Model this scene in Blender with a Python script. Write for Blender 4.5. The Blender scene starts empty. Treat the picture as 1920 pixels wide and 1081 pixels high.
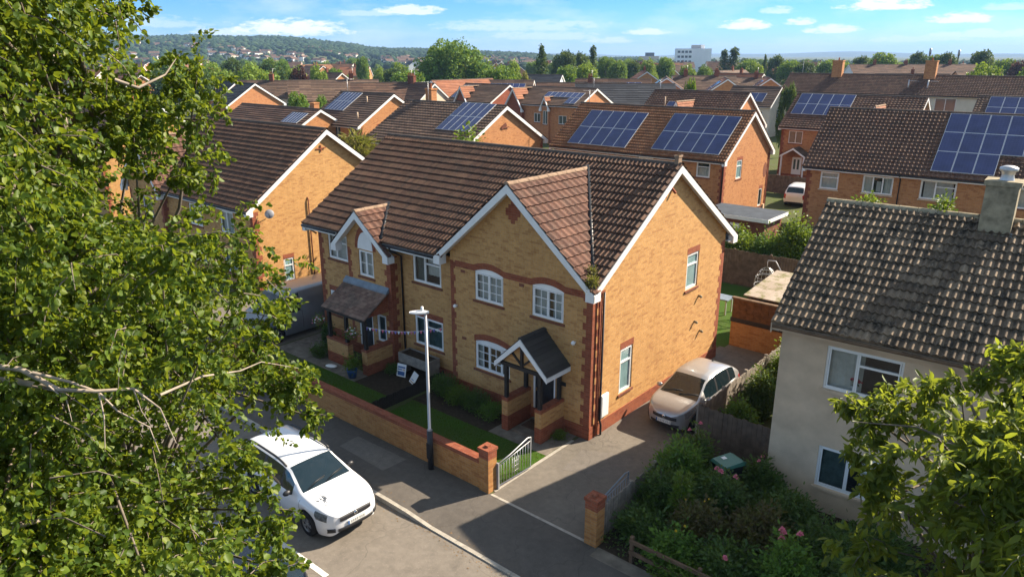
import bpy, bmesh, math, random
import numpy as np
from mathutils import Vector
R = math.radians
rng = random.Random(11)
nrg = np.random.default_rng(5)
SC = bpy.context.scene
C = SC.collection

# ------------------------------------------------------------------ mesh builder
class MB:
    def __init__(s):
        s.v = []; s.f = []; s.m = []; s.uv = []; s.sm = []
    def face(s, pts, m=0, uv=None, sm=False):
        i = len(s.v)
        s.v += [tuple(p) for p in pts]
        s.f.append(tuple(range(i, i + len(pts)))); s.m.append(m); s.uv.append(uv); s.sm.append(sm)
    def idx(s, ids, m=0, sm=False, uv=None):
        s.f.append(tuple(ids)); s.m.append(m); s.uv.append(uv); s.sm.append(sm)
    def hexa(s, p, m=0):
        i = len(s.v); s.v += [tuple(q) for q in p]
        for a in ((0, 3, 2, 1), (4, 5, 6, 7), (0, 1, 5, 4), (1, 2, 6, 5), (2, 3, 7, 6), (3, 0, 4, 7)):
            s.idx([i + k for k in a], m)
    def box(s, x0, x1, y0, y1, z0, z1, m=0):
        s.hexa([(x0, y0, z0), (x1, y0, z0), (x1, y1, z0), (x0, y1, z0), (x0, y0, z1), (x1, y0, z1), (x1, y1, z1), (x0, y1, z1)], m)
    def bar(s, a, b, w, h, m=0, up=(0, 0, 1)):
        a = Vector(a); b = Vector(b); d = (b - a).normalized(); u = Vector(up)
        if abs(d.dot(u)) > .98: u = Vector((0, 1, 0))
        r = d.cross(u).normalized() * (w / 2); t = r.cross(d).normalized() * (h / 2)
        s.hexa([a - r - t, b - r - t, b + r - t, a + r - t, a - r + t, b - r + t, b + r + t, a + r + t], m)
    def prism(s, poly, vec, m=0):
        v = Vector(vec); P = [Vector(p) for p in poly]; n = len(P); i = len(s.v)
        s.v += [tuple(p) for p in P] + [tuple(p + v) for p in P]
        s.idx(list(range(i + n - 1, i - 1, -1)), m); s.idx(list(range(i + n, i + 2 * n)), m)
        for k in range(n):
            j = (k + 1) % n
            s.idx([i + k, i + j, i + n + j, i + n + k], m)
    def grid(s, P, m=0, sm=True, closed=False, mf=None):
        nr = len(P); nc = len(P[0]); i = len(s.v)
        for row in P: s.v += [tuple(p) for p in row]
        for a in range(nr - 1):
            for b in range(nc if closed else nc - 1):
                c = (b + 1) % nc
                mm = mf(a, b) if mf else m
                if mm is None: continue
                s.idx([i + a * nc + b, i + a * nc + c, i + (a + 1) * nc + c, i + (a + 1) * nc + b], mm, sm)
    def tube(s, pts, r, n=6, m=0, caps=True):
        pts = [Vector(p) for p in pts]; rows = []
        rr = r if isinstance(r, (list, tuple)) else [r] * len(pts)
        u = None
        for k, p in enumerate(pts):
            d = (pts[min(k + 1, len(pts) - 1)] - pts[max(k - 1, 0)]).normalized()
            if u is None:
                u = d.orthogonal().normalized()
            else:
                u = (u - d * u.dot(d))
                u = u.normalized() if u.length > 1e-6 else d.orthogonal().normalized()
            w = d.cross(u)
            rows.append([p + (u * math.cos(2 * math.pi * q / n) + w * math.sin(2 * math.pi * q / n)) * rr[k] for q in range(n)])
        i = len(s.v)
        s.grid(rows, m, True, True)
        if caps:
            s.idx([i + q for q in range(n)][::-1], m); j = i + (len(pts) - 1) * n
            s.idx([j + q for q in range(n)], m)
    def lathe(s, prof, c=(0, 0, 0), n=12, m=0, axis='z', sm=True):
        rows = []
        for r, z in prof:
            row = []
            for q in range(n):
                a = 2 * math.pi * q / n; x, y = r * math.cos(a), r * math.sin(a)
                if axis == 'z': row.append((c[0] + x, c[1] + y, c[2] + z))
                elif axis == 'y': row.append((c[0] + y, c[1] + z, c[2] + x))
                else: row.append((c[0] + z, c[1] + x, c[2] + y))
            rows.append(row)
        s.grid(rows, m, sm, True)
    def ball(s, c, rx, ry=None, rz=None, nu=10, nv=7, m=0):
        ry = ry or rx; rz = rz or rx
        rows = [[(c[0] + rx * math.sin(math.pi * a / nv) * math.cos(2 * math.pi * b / nu), c[1] + ry * math.sin(math.pi * a / nv) * math.sin(2 * math.pi * b / nu),
                  c[2] - rz * math.cos(math.pi * a / nv)) for b in range(nu)] for a in range(nv + 1)]
        s.grid(rows, m, True, True)
    def build(s, name, mats, parent=None, loc=None, merge=None):
        me = bpy.data.meshes.new(name)
        me.from_pydata(s.v, [], s.f)
        if not isinstance(mats, (list, tuple)): mats = [mats]
        for m in mats: me.materials.append(m)
        n = len(s.f)
        me.polygons.foreach_set('material_index', np.array(s.m, dtype=np.int32))
        me.polygons.foreach_set('use_smooth', np.array(s.sm, dtype=bool))
        uvl = me.uv_layers.new(name='UVMap')
        co = np.array(s.v, dtype=np.float64).reshape(-1, 3)
        out = []
        for f, uv in zip(s.f, s.uv):
            if uv is not None:
                out += [c for q in uv for c in q]; continue
            p = co[list(f)]
            a = p[1] - p[0]; b = p[2] - p[0]
            nn = np.cross(a, b); L = np.linalg.norm(nn)
            if L < 1e-12 and len(f) > 3:
                nn = np.cross(p[2] - p[0], p[3] - p[0]); L = np.linalg.norm(nn)
            nn = nn / (L or 1)
            if abs(nn[2]) > .75: q = p[:, :2]
            else:
                t = np.array([-nn[1], nn[0]]); t /= (np.linalg.norm(t) or 1)
                q = np.stack([p[:, :2] @ t, p[:, 2]], 1)
            out += list(q.reshape(-1))
        uvl.data.foreach_set('uv', np.array(out, dtype=np.float32))
        if merge or (merge is None and len(s.v) < 6000):
            bm = bmesh.new(); bm.from_mesh(me)
            bmesh.ops.remove_doubles(bm, verts=bm.verts, dist=1e-4)
            bm.to_mesh(me); bm.free()
        me.update()
        o = bpy.data.objects.new(name, me)
        C.objects.link(o)
        if parent is not None: o.parent = parent
        if loc is not None: o.location = loc
        return o

def np_mesh(name, verts, faces, mat, parent=None, loc=None, smooth=False, midx=None):
    """verts (N,3), faces (M,4) -> object"""
    me = bpy.data.meshes.new(name)
    verts = np.asarray(verts, dtype=np.float32); faces = np.asarray(faces, dtype=np.int32)
    k = faces.shape[1]
    me.vertices.add(len(verts)); me.vertices.foreach_set('co', verts.reshape(-1))
    me.loops.add(faces.size); me.loops.foreach_set('vertex_index', faces.reshape(-1))
    me.polygons.add(len(faces)); me.polygons.foreach_set('loop_start', np.arange(0, faces.size, k, dtype=np.int32))
    me.polygons.foreach_set('loop_total', np.full(len(faces), k, dtype=np.int32))
    for m in (mat if isinstance(mat, (list, tuple)) else [mat]): me.materials.append(m)
    if midx is not None: me.polygons.foreach_set('material_index', np.asarray(midx, dtype=np.int32))
    if smooth: me.polygons.foreach_set('use_smooth', np.ones(len(faces), dtype=bool))
    me.update(calc_edges=True); me.validate()
    o = bpy.data.objects.new(name, me); C.objects.link(o)
    if parent is not None: o.parent = parent
    if loc is not None: o.location = loc
    return o

def tag(o, label=None, cat=None, group=None, kind=None):
    if label: o['label'] = label
    if cat: o['category'] = cat
    if group: o['group'] = group
    if kind: o['kind'] = kind
    return o
def thing(name, label, cat, loc=(0, 0, 0), rot=0, group=None):
    o = bpy.data.objects.new(name, None); C.objects.link(o)
    o.location = loc; o.rotation_euler = (0, 0, rot); o.empty_display_size = .3
    return tag(o, label, cat, group)
def struct(o): o['kind'] = 'structure'; return o
KIDS = {}
def dup(root, loc, rot=0, label=None, group=None, scale=None):
    def cp(o, par):
        c = o.copy(); C.objects.link(c)
        if par is not None: c.parent = par
        for ch in o.children: cp(ch, c)
        return c
    r = cp(root, None)
    r.location = loc; r.rotation_euler = (0, 0, rot)
    if scale: r.scale = scale
    if label: r['label'] = label
    if group: r['group'] = group
    return r

# ------------------------------------------------------------------ materials
def srgb(h):
    h = h.lstrip('#'); c = [int(h[i:i + 2], 16) / 255 for i in (0, 2, 4)]
    return tuple([x / 12.92 if x <= .04045 else ((x + .055) / 1.055) ** 2.4 for x in c] + [1])
class NT:
    def __init__(s, name):
        s.mat = bpy.data.materials.new(name); s.mat.use_nodes = True
        s.t = s.mat.node_tree; s.b = s.t.nodes['Principled BSDF']; s.out = s.t.nodes['Material Output']
    def n(s, typ, **k):
        nd = s.t.nodes.new('ShaderNode' + typ)
        for a, v in k.items():
            if a.startswith('i_'):
                key = a[2:].replace('_', ' ')
                nd.inputs[key].default_value = v
            else: setattr(nd, a, v)
        return nd
    def l(s, a, b): s.t.links.new(a, b)
    def math(s, op, a, b=None, clamp=False):
        m = s.n('Math', operation=op); m.use_clamp = clamp
        for i, x in enumerate((a, b)):
            if x is None: continue
            if isinstance(x, (int, float)): m.inputs[i].default_value = x
            else: s.l(x, m.inputs[i])
        return m.outputs[0]
    def mix(s, f, a, b, mode='MIX'):
        m = s.n('Mix', data_type='RGBA', blend_type=mode)
        for x, k in ((f, 0), (a, 6), (b, 7)):
            if isinstance(x, (int, float)): m.inputs[k].default_value = x
            elif isinstance(x, tuple): m.inputs[k].default_value = x
            else: s.l(x, m.inputs[k])
        return m.outputs[2]
    def ramp(s, f, stops):
        r = s.n('ValToRGB'); e = r.color_ramp.elements
        while len(e) < len(stops): e.new(.5)
        for q, (p, c) in zip(e, stops):
            q.position = p; q.color = c if isinstance(c, tuple) else (c, c, c, 1)
        s.l(f, r.inputs[0]); return r.outputs[0]
    def noise(s, vec, scale, detail=4, rough=.55, dim='3D'):
        nd = s.n('TexNoise', noise_dimensions=dim); nd.inputs['Scale'].default_value = scale; nd.inputs['Detail'].default_value = detail
        nd.inputs['Roughness'].default_value = rough
        if vec is not None: s.l(vec, nd.inputs['Vector'])
        return nd.outputs['Fac']
    def coord(s, k='Object'):
        return s.n('TexCoord').outputs[k]
    def geo(s, k='Position'): return s.n('NewGeometry').outputs[k]
    def bump(s, h, strength=.4, dist=.02):
        b = s.n('Bump'); b.inputs['Strength'].default_value = strength; b.inputs['Distance'].default_value = dist
        s.l(h, b.inputs['Height']); s.l(b.outputs[0], s.b.inputs['Normal'])
    def base(s, c):
        if isinstance(c, tuple): s.b.inputs['Base Color'].default_value = c
        else: s.l(c, s.b.inputs['Base Color'])
        return s
    def rough(s, r, spec=.5, metal=0):
        if isinstance(r, (int, float)): s.b.inputs['Roughness'].default_value = r
        else: s.l(r, s.b.inputs['Roughness'])
        s.b.inputs['Specular IOR Level'].default_value = spec; s.b.inputs['Metallic'].default_value = metal
        return s
def c3(r, g, b): return (r, g, b, 1)
def plain(name, col, rough=.6, spec=.4, metal=0, var=.12, scale=6, coat=0):
    t = NT(name); p = t.geo()
    f = t.noise(p, scale, 5)
    a = tuple(x * (1 - var) for x in col[:3]) + (1,); b = tuple(min(1, x * (1 + var)) for x in col[:3]) + (1,)
    t.base(t.ramp(f, [(.3, a), (.7, b)])).rough(rough, spec, metal)
    if coat: t.b.inputs['Coat Weight'].default_value = coat; t.b.inputs['Coat Roughness'].default_value = .05
    return t.mat
def brick(name, c1, c2, mortar, dirt=.25, bump=.5):
    t = NT(name); uv = t.coord('UV')
    bt = t.n('TexBrick'); bt.offset = .5
    t.l(uv, bt.inputs['Vector'])
    for k, v in (('Color1', c1), ('Color2', c2), ('Mortar', mortar), ('Scale', 1), ('Mortar Size', .0065), ('Mortar Smooth', .15), ('Bias', 0), ('Brick Width', .225), ('Row Height', .075)):
        bt.inputs[k].default_value = v
    p = t.geo()
    f1 = t.noise(p, .9, 5, .65); f2 = t.noise(p, 9, 3, .6)
    col = t.mix(t.math('MULTIPLY', t.ramp(f1, [(.35, 0.), (.75, 1.)]), dirt), bt.outputs['Color'], (c1[0] * .55, c1[1] * .5, c1[2] * .5, 1))
    col = t.mix(t.math('MULTIPLY', t.ramp(f2, [(.52, 0.), (.68, 1.)]), .35), col, (c2[0] * .62, c2[1] * .52, c2[2] * .5, 1))
    mp = t.n('Mapping'); mp.inputs['Scale'].default_value = (3.2, 3.2, .22); t.l(p, mp.inputs[0])
    col = t.mix(t.math('MULTIPLY', t.ramp(t.noise(mp.outputs[0], 1., 5, .65), [(.48, 0.), (.75, 1.)]), .3), col, (c1[0] * .5, c1[1] * .46, c1[2] * .5, 1))
    wn = t.n('TexWhiteNoise', noise_dimensions='2D'); sp = t.n('SeparateXYZ'); t.l(uv, sp.inputs[0]); cb = t.n('CombineXYZ')
    rw = t.math('FLOOR', t.math('DIVIDE', sp.outputs[1], .075))
    t.l(t.math('FLOOR', t.math('ADD', t.math('DIVIDE', sp.outputs[0], .225), t.math('MULTIPLY', t.math('MODULO', rw, 2.), .5))), cb.inputs[0]); t.l(rw, cb.inputs[1]); t.l(cb.outputs[0], wn.inputs['Vector'])
    col = t.mix(t.math('MULTIPLY', t.math('GREATER_THAN', wn.outputs['Value'], .86), .45), col, (c1[0] * .5, c1[1] * .4, c1[2] * .45, 1))
    t.base(col).rough(.9, .2)
    t.bump(bt.outputs['Fac'], -bump if False else bump, -.006)
    return t.mat
def tilemat(name, cols, moss=None, mossamt=.0, rough=.85, spec=.25, lich=None, lichamt=0., stain=None):
    t = NT(name); uv = t.coord('UV')
    sp = t.n('SeparateXYZ'); t.l(uv, sp.inputs[0])
    cb = t.n('CombineXYZ'); t.l(t.math('FLOOR', sp.outputs[0]), cb.inputs[0]); t.l(t.math('FLOOR', sp.outputs[1]), cb.inputs[1])
    wn = t.n('TexWhiteNoise', noise_dimensions='2D'); t.l(cb.outputs[0], wn.inputs['Vector'])
    p = t.geo()
    f = t.noise(p, 5, 6, .65)
    fac = t.math('ADD', t.math('MULTIPLY', wn.outputs['Value'], .6), t.math('MULTIPLY', f, .5))
    n = len(cols)
    col = t.ramp(fac, [(.2 + .7 * i / (n - 1), c) for i, c in enumerate(cols)])
    big = t.noise(p, .45, 4, .6)
    col = t.mix(t.ramp(big, [(.35, 0.), (.7, .45)]), col, tuple(x * .6 for x in cols[0][:3]) + (1,))
    if moss: col = t.mix(t.math('MULTIPLY', t.ramp(t.noise(p, 2.2, 6, .7), [(.5, 0.), (.62, 1.)]), mossamt), col, moss)
    if lich: col = t.mix(t.math('MULTIPLY', t.ramp(t.noise(p, 16, 4, .7), [(.55, 0.), (.66, 1.)]), lichamt), col, lich)
    if stain:   # soot run below a chimney: a band with a shape of its own in object space
        oc = t.n('SeparateXYZ'); t.l(t.coord('Object'), oc.inputs[0])
        x0, y0, wd, slope, sc = stain
        xx = t.math('SUBTRACT', oc.outputs[0], t.math('ADD', t.math('MULTIPLY', oc.outputs[1], slope), x0 - slope * y0))
        xx = t.math('ADD', xx, t.math('MULTIPLY', t.math('SUBTRACT', t.noise(p, 1.6, 5, .7), .5), .9))
        m = t.math('SUBTRACT', 1., t.math('DIVIDE', t.math('ABSOLUTE', xx), wd), True)
        col = t.mix(t.ramp(m, [(.05, 0.), (.3, .93)]), col, sc)
    t.base(col).rough(rough, spec)
    t.bump(f, .35, .01)
    return t.mat
def glassmat(name, tint=(.02, .03, .035), alpha=.35, rough=.03):
    t = NT(name)
    tr = t.n('BsdfTransparent'); tr.inputs[0].default_value = (.9, .95, .94, 1)
    t.base(tint + (1,)).rough(rough, .9)
    mx = t.n('MixShader'); mx.inputs[0].default_value = alpha
    t.l(tr.outputs[0], mx.inputs[1]); t.l(t.b.outputs[0], mx.inputs[2]); t.l(mx.outputs[0], t.out.inputs[0])
    return t.mat
def leafmat(name, cols, trans=.45, rough=.5, spec=.35, tcol=None):
    t = NT(name)
    rpi = t.geo('Random Per Island')
    n = len(cols)
    col = t.ramp(rpi, [(i / (n - 1), c) for i, c in enumerate(cols)])
    t.base(col).rough(rough, spec)
    tl = t.n('BsdfTranslucent')
    t.l(t.mix(.5, col, tcol or (.35, .42, .03, 1), 'MIX'), tl.inputs[0])
    mx = t.n('MixShader'); mx.inputs[0].default_value = trans
    t.l(t.b.outputs[0], mx.inputs[1]); t.l(tl.outputs[0], mx.inputs[2]); t.l(mx.outputs[0], t.out.inputs[0])
    return t.mat

M = {}
M['brick'] = brick('buff_brick', c3(.57, .315, .11), c3(.46, .24, .08), c3(.43, .31, .18))
M['brick_o'] = brick('orange_brick', c3(.50, .225, .085), c3(.42, .185, .068), c3(.38, .26, .16), .15)
M['brick_far'] = brick('salmon_brick', c3(.52, .22, .09), c3(.45, .19, .075), c3(.42, .27, .16), .12, .2)
M['brick_red'] = brick('red_brick', c3(.30, .088, .042), c3(.24, .068, .034), c3(.24, .13, .085), .2)
M['brick_dk'] = brick('dark_red_brick', c3(.22, .075, .042), c3(.17, .06, .036), c3(.2, .12, .08), .2)
M['brick_wall'] = brick('garden_wall_brick', c3(.46, .22, .07), c3(.36, .165, .05), c3(.33, .23, .13), .3)
M['tile'] = tilemat('brown_roof_tile', [c3(.088, .049, .034), c3(.138, .075, .049), c3(.19, .108, .068)], c3(.055, .045, .035), .5, lich=c3(.3, .22, .15), lichamt=.25)
M['tile_red'] = tilemat('red_brown_tile', [c3(.075, .037, .027), c3(.115, .053, .036), c3(.16, .078, .052)], c3(.09, .06, .045), .4, lich=c3(.34, .24, .16), lichamt=.3)
M['tile_or'] = tilemat('orange_brown_tile', [c3(.17, .075, .035), c3(.24, .10, .045), c3(.30, .15, .07)], c3(.1, .06, .04), .4, lich=c3(.34, .26, .12), lichamt=.35)
M['tile_plain'] = tilemat('orange_plain_tile', [c3(.22, .085, .045), c3(.28, .11, .055), c3(.34, .15, .08)], c3(.15, .08, .05), .3)
M['tile_dk'] = tilemat('dark_brown_tile', [c3(.095, .06, .044), c3(.145, .092, .064), c3(.20, .13, .088)], c3(.05, .045, .03), .4)
M['tile_slate'] = tilemat('blue_grey_slate', [c3(.035, .038, .045), c3(.05, .054, .062), c3(.07, .074, .082)], None)
M['tile_porch'] = tilemat('porch_plain_tile', [c3(.13, .075, .055), c3(.2, .12, .085), c3(.28, .18, .13)], c3(.06, .055, .04), .5, lich=c3(.26, .2, .17), lichamt=.35)
M['tile_gporch'] = tilemat('charcoal_porch_tile', [c3(.04, .036, .034), c3(.055, .05, .046), c3(.075, .066, .06)], c3(.05, .05, .03), .3)
M['tile_old'] = tilemat('weathered_concrete_tile', [c3(.10, .073, .050), c3(.17, .124, .083), c3(.30, .225, .152)], c3(.028, .026, .022), .85, lich=c3(.46, .36, .24), lichamt=.35)
M['ridge'] = plain('ridge_tile', c3(.085, .066, .054), .9, .2, 0, .3, 4)
M['ridge_lt'] = plain('pale_ridge_tile', c3(.27, .185, .125), .9, .2, 0, .25, 5)
M['white'] = plain('white_upvc', c3(.78, .78, .76), .35, .5, 0, .04, 3)
M['white_wood'] = plain('white_painted_wood', c3(.72, .72, .70), .5, .4, 0, .06, 4)
M['cream'] = plain('cream_render', c3(.62, .55, .42), .9, .2, 0, .08, 1.5)
M['greyrender'] = plain('grey_pebbledash', c3(.57, .435, .305), .95, .2, 0, .16, 1.6)
M['black'] = plain('black_plastic', c3(.018, .018, .02), .45, .4, 0, .2, 8)
M['blackwood'] = plain('black_stained_timber', c3(.03, .024, .02), .7, .3, 0, .25, 9)
M['lead'] = plain('lead_flashing', c3(.17, .21, .25), .55, .5, .2, .2, 4)
M['metal'] = plain('galvanised_steel', c3(.50, .50, .50), .45, .5, .6, .12, 5)
M['postgrey'] = plain('grey_painted_steel', c3(.33, .33, .34), .42, .5, .2, .08, 5)
M['glass'] = glassmat('window_glass', (.018, .025, .03), .36)
M['glass_far'] = plain('dark_window_glass', c3(.05, .065, .075), .08, .8, 0, .3, .7)
M['frost'] = plain('frosted_glass', c3(.16, .26, .27), .25, .5, 0, .15, 3)
M['room'] = plain('dim_room', c3(.06, .055, .05), .9, .1, 0, .4, 2)
M['curtain'] = plain('net_curtain', c3(.78, .76, .70), .9, .1, 0, .12, 6)
M['curtain_t'] = plain('teal_curtain', c3(.11, .16, .15), .9, .1, 0, .3, 5)
M['cardglass'] = glassmat('car_glass', (.006, .016, .021), .93, .02)
def panelmat():
    t = NT('solar_cells'); uv = t.coord('UV'); sp = t.n('SeparateXYZ'); t.l(uv, sp.inputs[0])
    g = None
    for k, n in ((0, 6), (1, 10)):
        fr = t.math('FRACT', t.math('MULTIPLY', sp.outputs[k], n))
        e = t.math('LESS_THAN', t.math('MINIMUM', fr, t.math('SUBTRACT', 1., fr)), .035)
        g = e if g is None else t.math('MAXIMUM', g, e)
    f = t.noise(t.geo(), 1.5, 3)
    col = t.ramp(f, [(.3, c3(.018, .026, .085)), (.7, c3(.03, .042, .13))])
    col = t.mix(t.math('MULTIPLY', g, .22), col, c3(.12, .15, .28))
    t.base(col).rough(.14, .6); return t.mat
M['cells'] = panelmat()
M['alu'] = plain('panel_frame_aluminium', c3(.62, .64, .66), .4, .5, .3, .05, 5)
def asphalt(name, c, patch=.35, rough=.9, grit=60):
    t = NT(name); p = t.geo()
    f = t.noise(p, grit, 3, .7); g = t.noise(p, .5, 6, .62); h = t.noise(p, 5, 4, .6)
    a = tuple(x * .72 for x in c[:3]) + (1,); b = tuple(x * 1.3 for x in c[:3]) + (1,)
    col = t.ramp(t.math('ADD', t.math('MULTIPLY', f, .55), t.math('MULTIPLY', h, .45)), [(.3, a), (.7, b)])
    col = t.mix(t.math('MULTIPLY', t.ramp(g, [(.4, 0.), (.68, 1.)]), patch), col, (c[0] * .55, c[1] * .55, c[2] * .56, 1))
    vo = t.n('TexVoronoi'); vo.inputs['Scale'].default_value = 16; t.l(p, vo.inputs['Vector'])
    col = t.mix(t.math('MULTIPLY', t.math('LESS_THAN', vo.outputs['Distance'], .11), .5), col, (min(1, c[0] * 2.4), min(1, c[1] * 2.3), min(1, c[2] * 2.1), 1))
    wv = t.n('VectorMath', operation='ADD'); nz = t.n('TexNoise'); nz.inputs['Scale'].default_value = 1.3; t.l(p, nz.inputs['Vector']); sc = t.n('VectorMath', operation='SCALE'); sc.inputs['Scale'].default_value = .9
    t.l(nz.outputs['Color'], sc.inputs[0]); t.l(p, wv.inputs[0]); t.l(sc.outputs[0], wv.inputs[1])
    ve = t.n('TexVoronoi', feature='DISTANCE_TO_EDGE'); ve.inputs['Scale'].default_value = .42; t.l(wv.outputs[0], ve.inputs['Vector'])
    col = t.mix(t.math('MULTIPLY', t.math('LESS_THAN', ve.outputs['Distance'], .0045), .3), col, (c[0] * .35, c[1] * .35, c[2] * .35, 1))
    st = t.noise(p, 1.7, 5, .7)
    col = t.mix(t.math('MULTIPLY', t.ramp(st, [(.6, 0.), (.72, 1.)]), .4), col, (c[0] * .5, c[1] * .5, c[2] * .5, 1))
    t.base(col).rough(rough, .25); t.bump(f, .5, .006); return t.mat
M['road'] = asphalt('road_asphalt', c3(.175, .152, .125), .25)
M['pave'] = asphalt('pavement_asphalt', c3(.105, .092, .078), .4)
M['drive'] = asphalt('driveway_asphalt', c3(.155, .135, .11), .45)
M['kerb'] = plain('concrete_kerb', c3(.34, .31, .26), .9, .2, 0, .22, 6)
M['paving'] = plain('worn_paving_slab', c3(.17, .145, .115), .95, .2, 0, .35, 3)
M['patio'] = plain('crazy_paving', c3(.16, .135, .11), .95, .2, 0, .4, 5)
M['soil'] = plain('garden_soil', c3(.045, .033, .022), 1, .1, 0, .4, 8)
def grass(name, a, b, c=None):
    t = NT(name); p = t.geo()
    f = t.noise(p, 24, 5, .7); g = t.noise(p, .8, 4, .6)
    col = t.mix(t.ramp(g, [(.35, 0.), (.7, .8)]), t.ramp(f, [(.3, a), (.7, b)]), c or a)
    t.base(col).rough(1, .1); t.bump(f, .8, .03); return t.mat
M['lawn'] = grass('mown_lawn', c3(.028, .07, .008), c3(.065, .14, .014), c3(.06, .082, .02))
M['field'] = grass('rough_grass', c3(.05, .075, .02), c3(.10, .12, .035), c3(.09, .085, .045))
M['fence'] = plain('weathered_fence_board', c3(.115, .085, .062), .95, .2, 0, .35, 4)
M['fence_br'] = plain('brown_fence_board', c3(.12, .056, .022), .9, .2, 0, .35, 5)
M['fence_gy'] = plain('silvered_timber', c3(.22, .19, .155), .95, .2, 0, .3, 5)
M['rail'] = plain('brown_rail_timber', c3(.14, .09, .055), .9, .2, 0, .3, 5)
M['bark'] = plain('grey_brown_bark', c3(.17, .14, .11), .95, .2, 0, .35, 7)
M['bark_lt'] = plain('pale_bark', c3(.30, .25, .20), .9, .2, 0, .3, 7)
M['red'] = plain('red_paint', c3(.5, .03, .03), .5, .4)
M['blue'] = plain('blue_plastic', c3(.03, .10, .28), .4, .5)
M['blue_sheet'] = plain('blue_tarpaulin', c3(.02, .16, .55), .45, .5, 0, .2, 3)
M['terracotta'] = plain('terracotta', c3(.35, .14, .07), .85, .2)
M['stone'] = plain('mossy_chimney_render', c3(.27, .23, .155), .95, .2, 0, .4, 5)
M['felt'] = plain('blue_grey_roofing_felt', c3(.055, .065, .08), .9, .2, 0, .2, 1.5)
M['pink'] = plain('pink_petals', c3(.62, .18, .24), .7, .2, 0, .2, 30)
M['magenta'] = plain('red_petals', c3(.55, .02, .06), .6, .2, 0, .2, 30)
M['yellow'] = plain('yellow_petals', c3(.6, .42, .03), .7, .2)
M['lampwhite'] = plain('white_lamp_housing', c3(.75, .76, .76), .4, .5, 0, .04)
M['leaf_big'] = leafmat('birch_leaf', [c3(.028, .062, .007), c3(.060, .110, .010), c3(.105, .165, .015), c3(.18, .22, .024)], .46, .5, .3, (.36, .41, .02, 1))
M['leaf_ch'] = leafmat('cherry_leaf', [c3(.055, .095, .012), c3(.105, .155, .018), c3(.17, .215, .028)], .52, .48, .35, (.42, .46, .03, 1))
M['leaf_sh'] = leafmat('shrub_leaf', [c3(0.027, 0.068, 0.015), c3(0.053, 0.112, 0.021), c3(0.090, 0.158, 0.030)], .3, .5, .35)
M['leaf_sh2'] = leafmat('bronze_shrub_leaf', [c3(0.057, 0.052, 0.021), c3(0.103, 0.069, 0.025), c3(0.081, 0.098, 0.023)], .3, .5, .3)
M['leaf_hedge'] = leafmat('bright_hedge_leaf', [c3(.05, .11, .012), c3(.085, .16, .018), c3(.15, .22, .025)], .35, .5, .3)
M['leaf_t1'] = leafmat('tree_leaf_mid', [c3(0.051, 0.126, 0.022), c3(0.090, 0.184, 0.030), c3(0.151, 0.270, 0.039)], .3, .6, .2)
M['leaf_t2'] = leafmat('tree_leaf_light', [c3(0.092, 0.173, 0.024), c3(0.162, 0.254, 0.036), c3(0.243, 0.324, 0.053)], .3, .6, .2)
M['leaf_t3'] = leafmat('tree_leaf_dark', [c3(0.024, 0.064, 0.020), c3(0.040, 0.092, 0.027), c3(0.068, 0.124, 0.036)], .2, .6, .2)
M['leaf_t4'] = leafmat('copper_leaf', [c3(.035, .016, .014), c3(.055, .025, .02), c3(.08, .035, .025)], .2, .6, .2, (.2, .06, .03, 1))
M['leaf_t5'] = leafmat('olive_leaf', [c3(0.120, 0.114, 0.030), c3(0.180, 0.156, 0.036), c3(0.240, 0.204, 0.060)], .3, .6, .2)
# ------------------------------------------------------------------ buildings
def vadd(*a): return tuple(sum(c) for c in zip(*a))
def vmul(a, k): return (a[0] * k, a[1] * k, a[2] * k)

def tile_roof(mb, O, U, Vv, W, S, per=.155, amp=.028, gauge=.345, ns=6, thick=.055, m=0, jit=.004, shape=1.3, v0=0.0, cut=(), clip=None):
    """courses of rolled tiles: O eave corner, U along the eave, Vv up the slope"""
    O = np.array(O, float); U = np.array(U, float); Vv = np.array(Vv, float); N = np.cross(U, Vv)
    nc = max(1, int(math.ceil(S / gauge - .05))); g = S / nc
    if ns:
        nt = max(1, int(round(W / per))); pu = W / nt; nx = nt * ns + 1
        u = np.linspace(0, W, nx); ph = (u / pu) % 1.0
        wave = amp * (0.5 + 0.5 * np.cos(2 * np.pi * (ph - .5))) ** shape
    else:
        nt = max(1, int(round(W / .3))); pu = W / nt; nx = max(2, int(W / 2.0) + 2)
        u = np.linspace(0, W, nx); wave = np.zeros(nx)
    for k in range(nc):
        a = k * g; b = min(S, a + g + .02)
        j = rng.uniform(-jit, jit)
        rows = []
        for v, h, ww in ((a, -.012, 0), (a, thick + j, 1), (b, 0.002, .95)):
            rows.append(O + u[:, None] * U + v * Vv + (h + wave * ww)[:, None] * N)
        i = len(mb.v)
        for r in rows: mb.v += [tuple(q) for q in r]
        for r in range(2):
            for c in range(nx - 1):
                uc = (c + .5) / (nx - 1) * nt
                if any(q0 < (u[c] + u[c + 1]) / 2 < q1 and a < qv for q0, q1, qv in cut): continue
                if clip and clip(np.array(mb.v[i + r * nx + c + 1]) + Vv * .1): continue
                mb.f.append((i + r * nx + c, i + r * nx + c + 1, i + (r + 1) * nx + c + 1, i + (r + 1) * nx + c))
                q = (uc, v0 + k + .5)
                mb.m.append(m); mb.uv.append((q, q, q, q)); mb.sm.append(False)
    # underside
    if clip: return
    A = O - N * .04
    e = sorted([0, W] + [q for c in cut for q in c[:2]])
    for a, b in zip(e, e[1:]):
        va = max([qv for q0, q1, qv in cut if q0 < (a + b) / 2 < q1] + [0])
        mb.face([A + a * U + va * Vv, A + a * U + S * Vv, A + b * U + S * Vv, A + b * U + va * Vv], m, ((.5, .5),) * 4)

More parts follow.
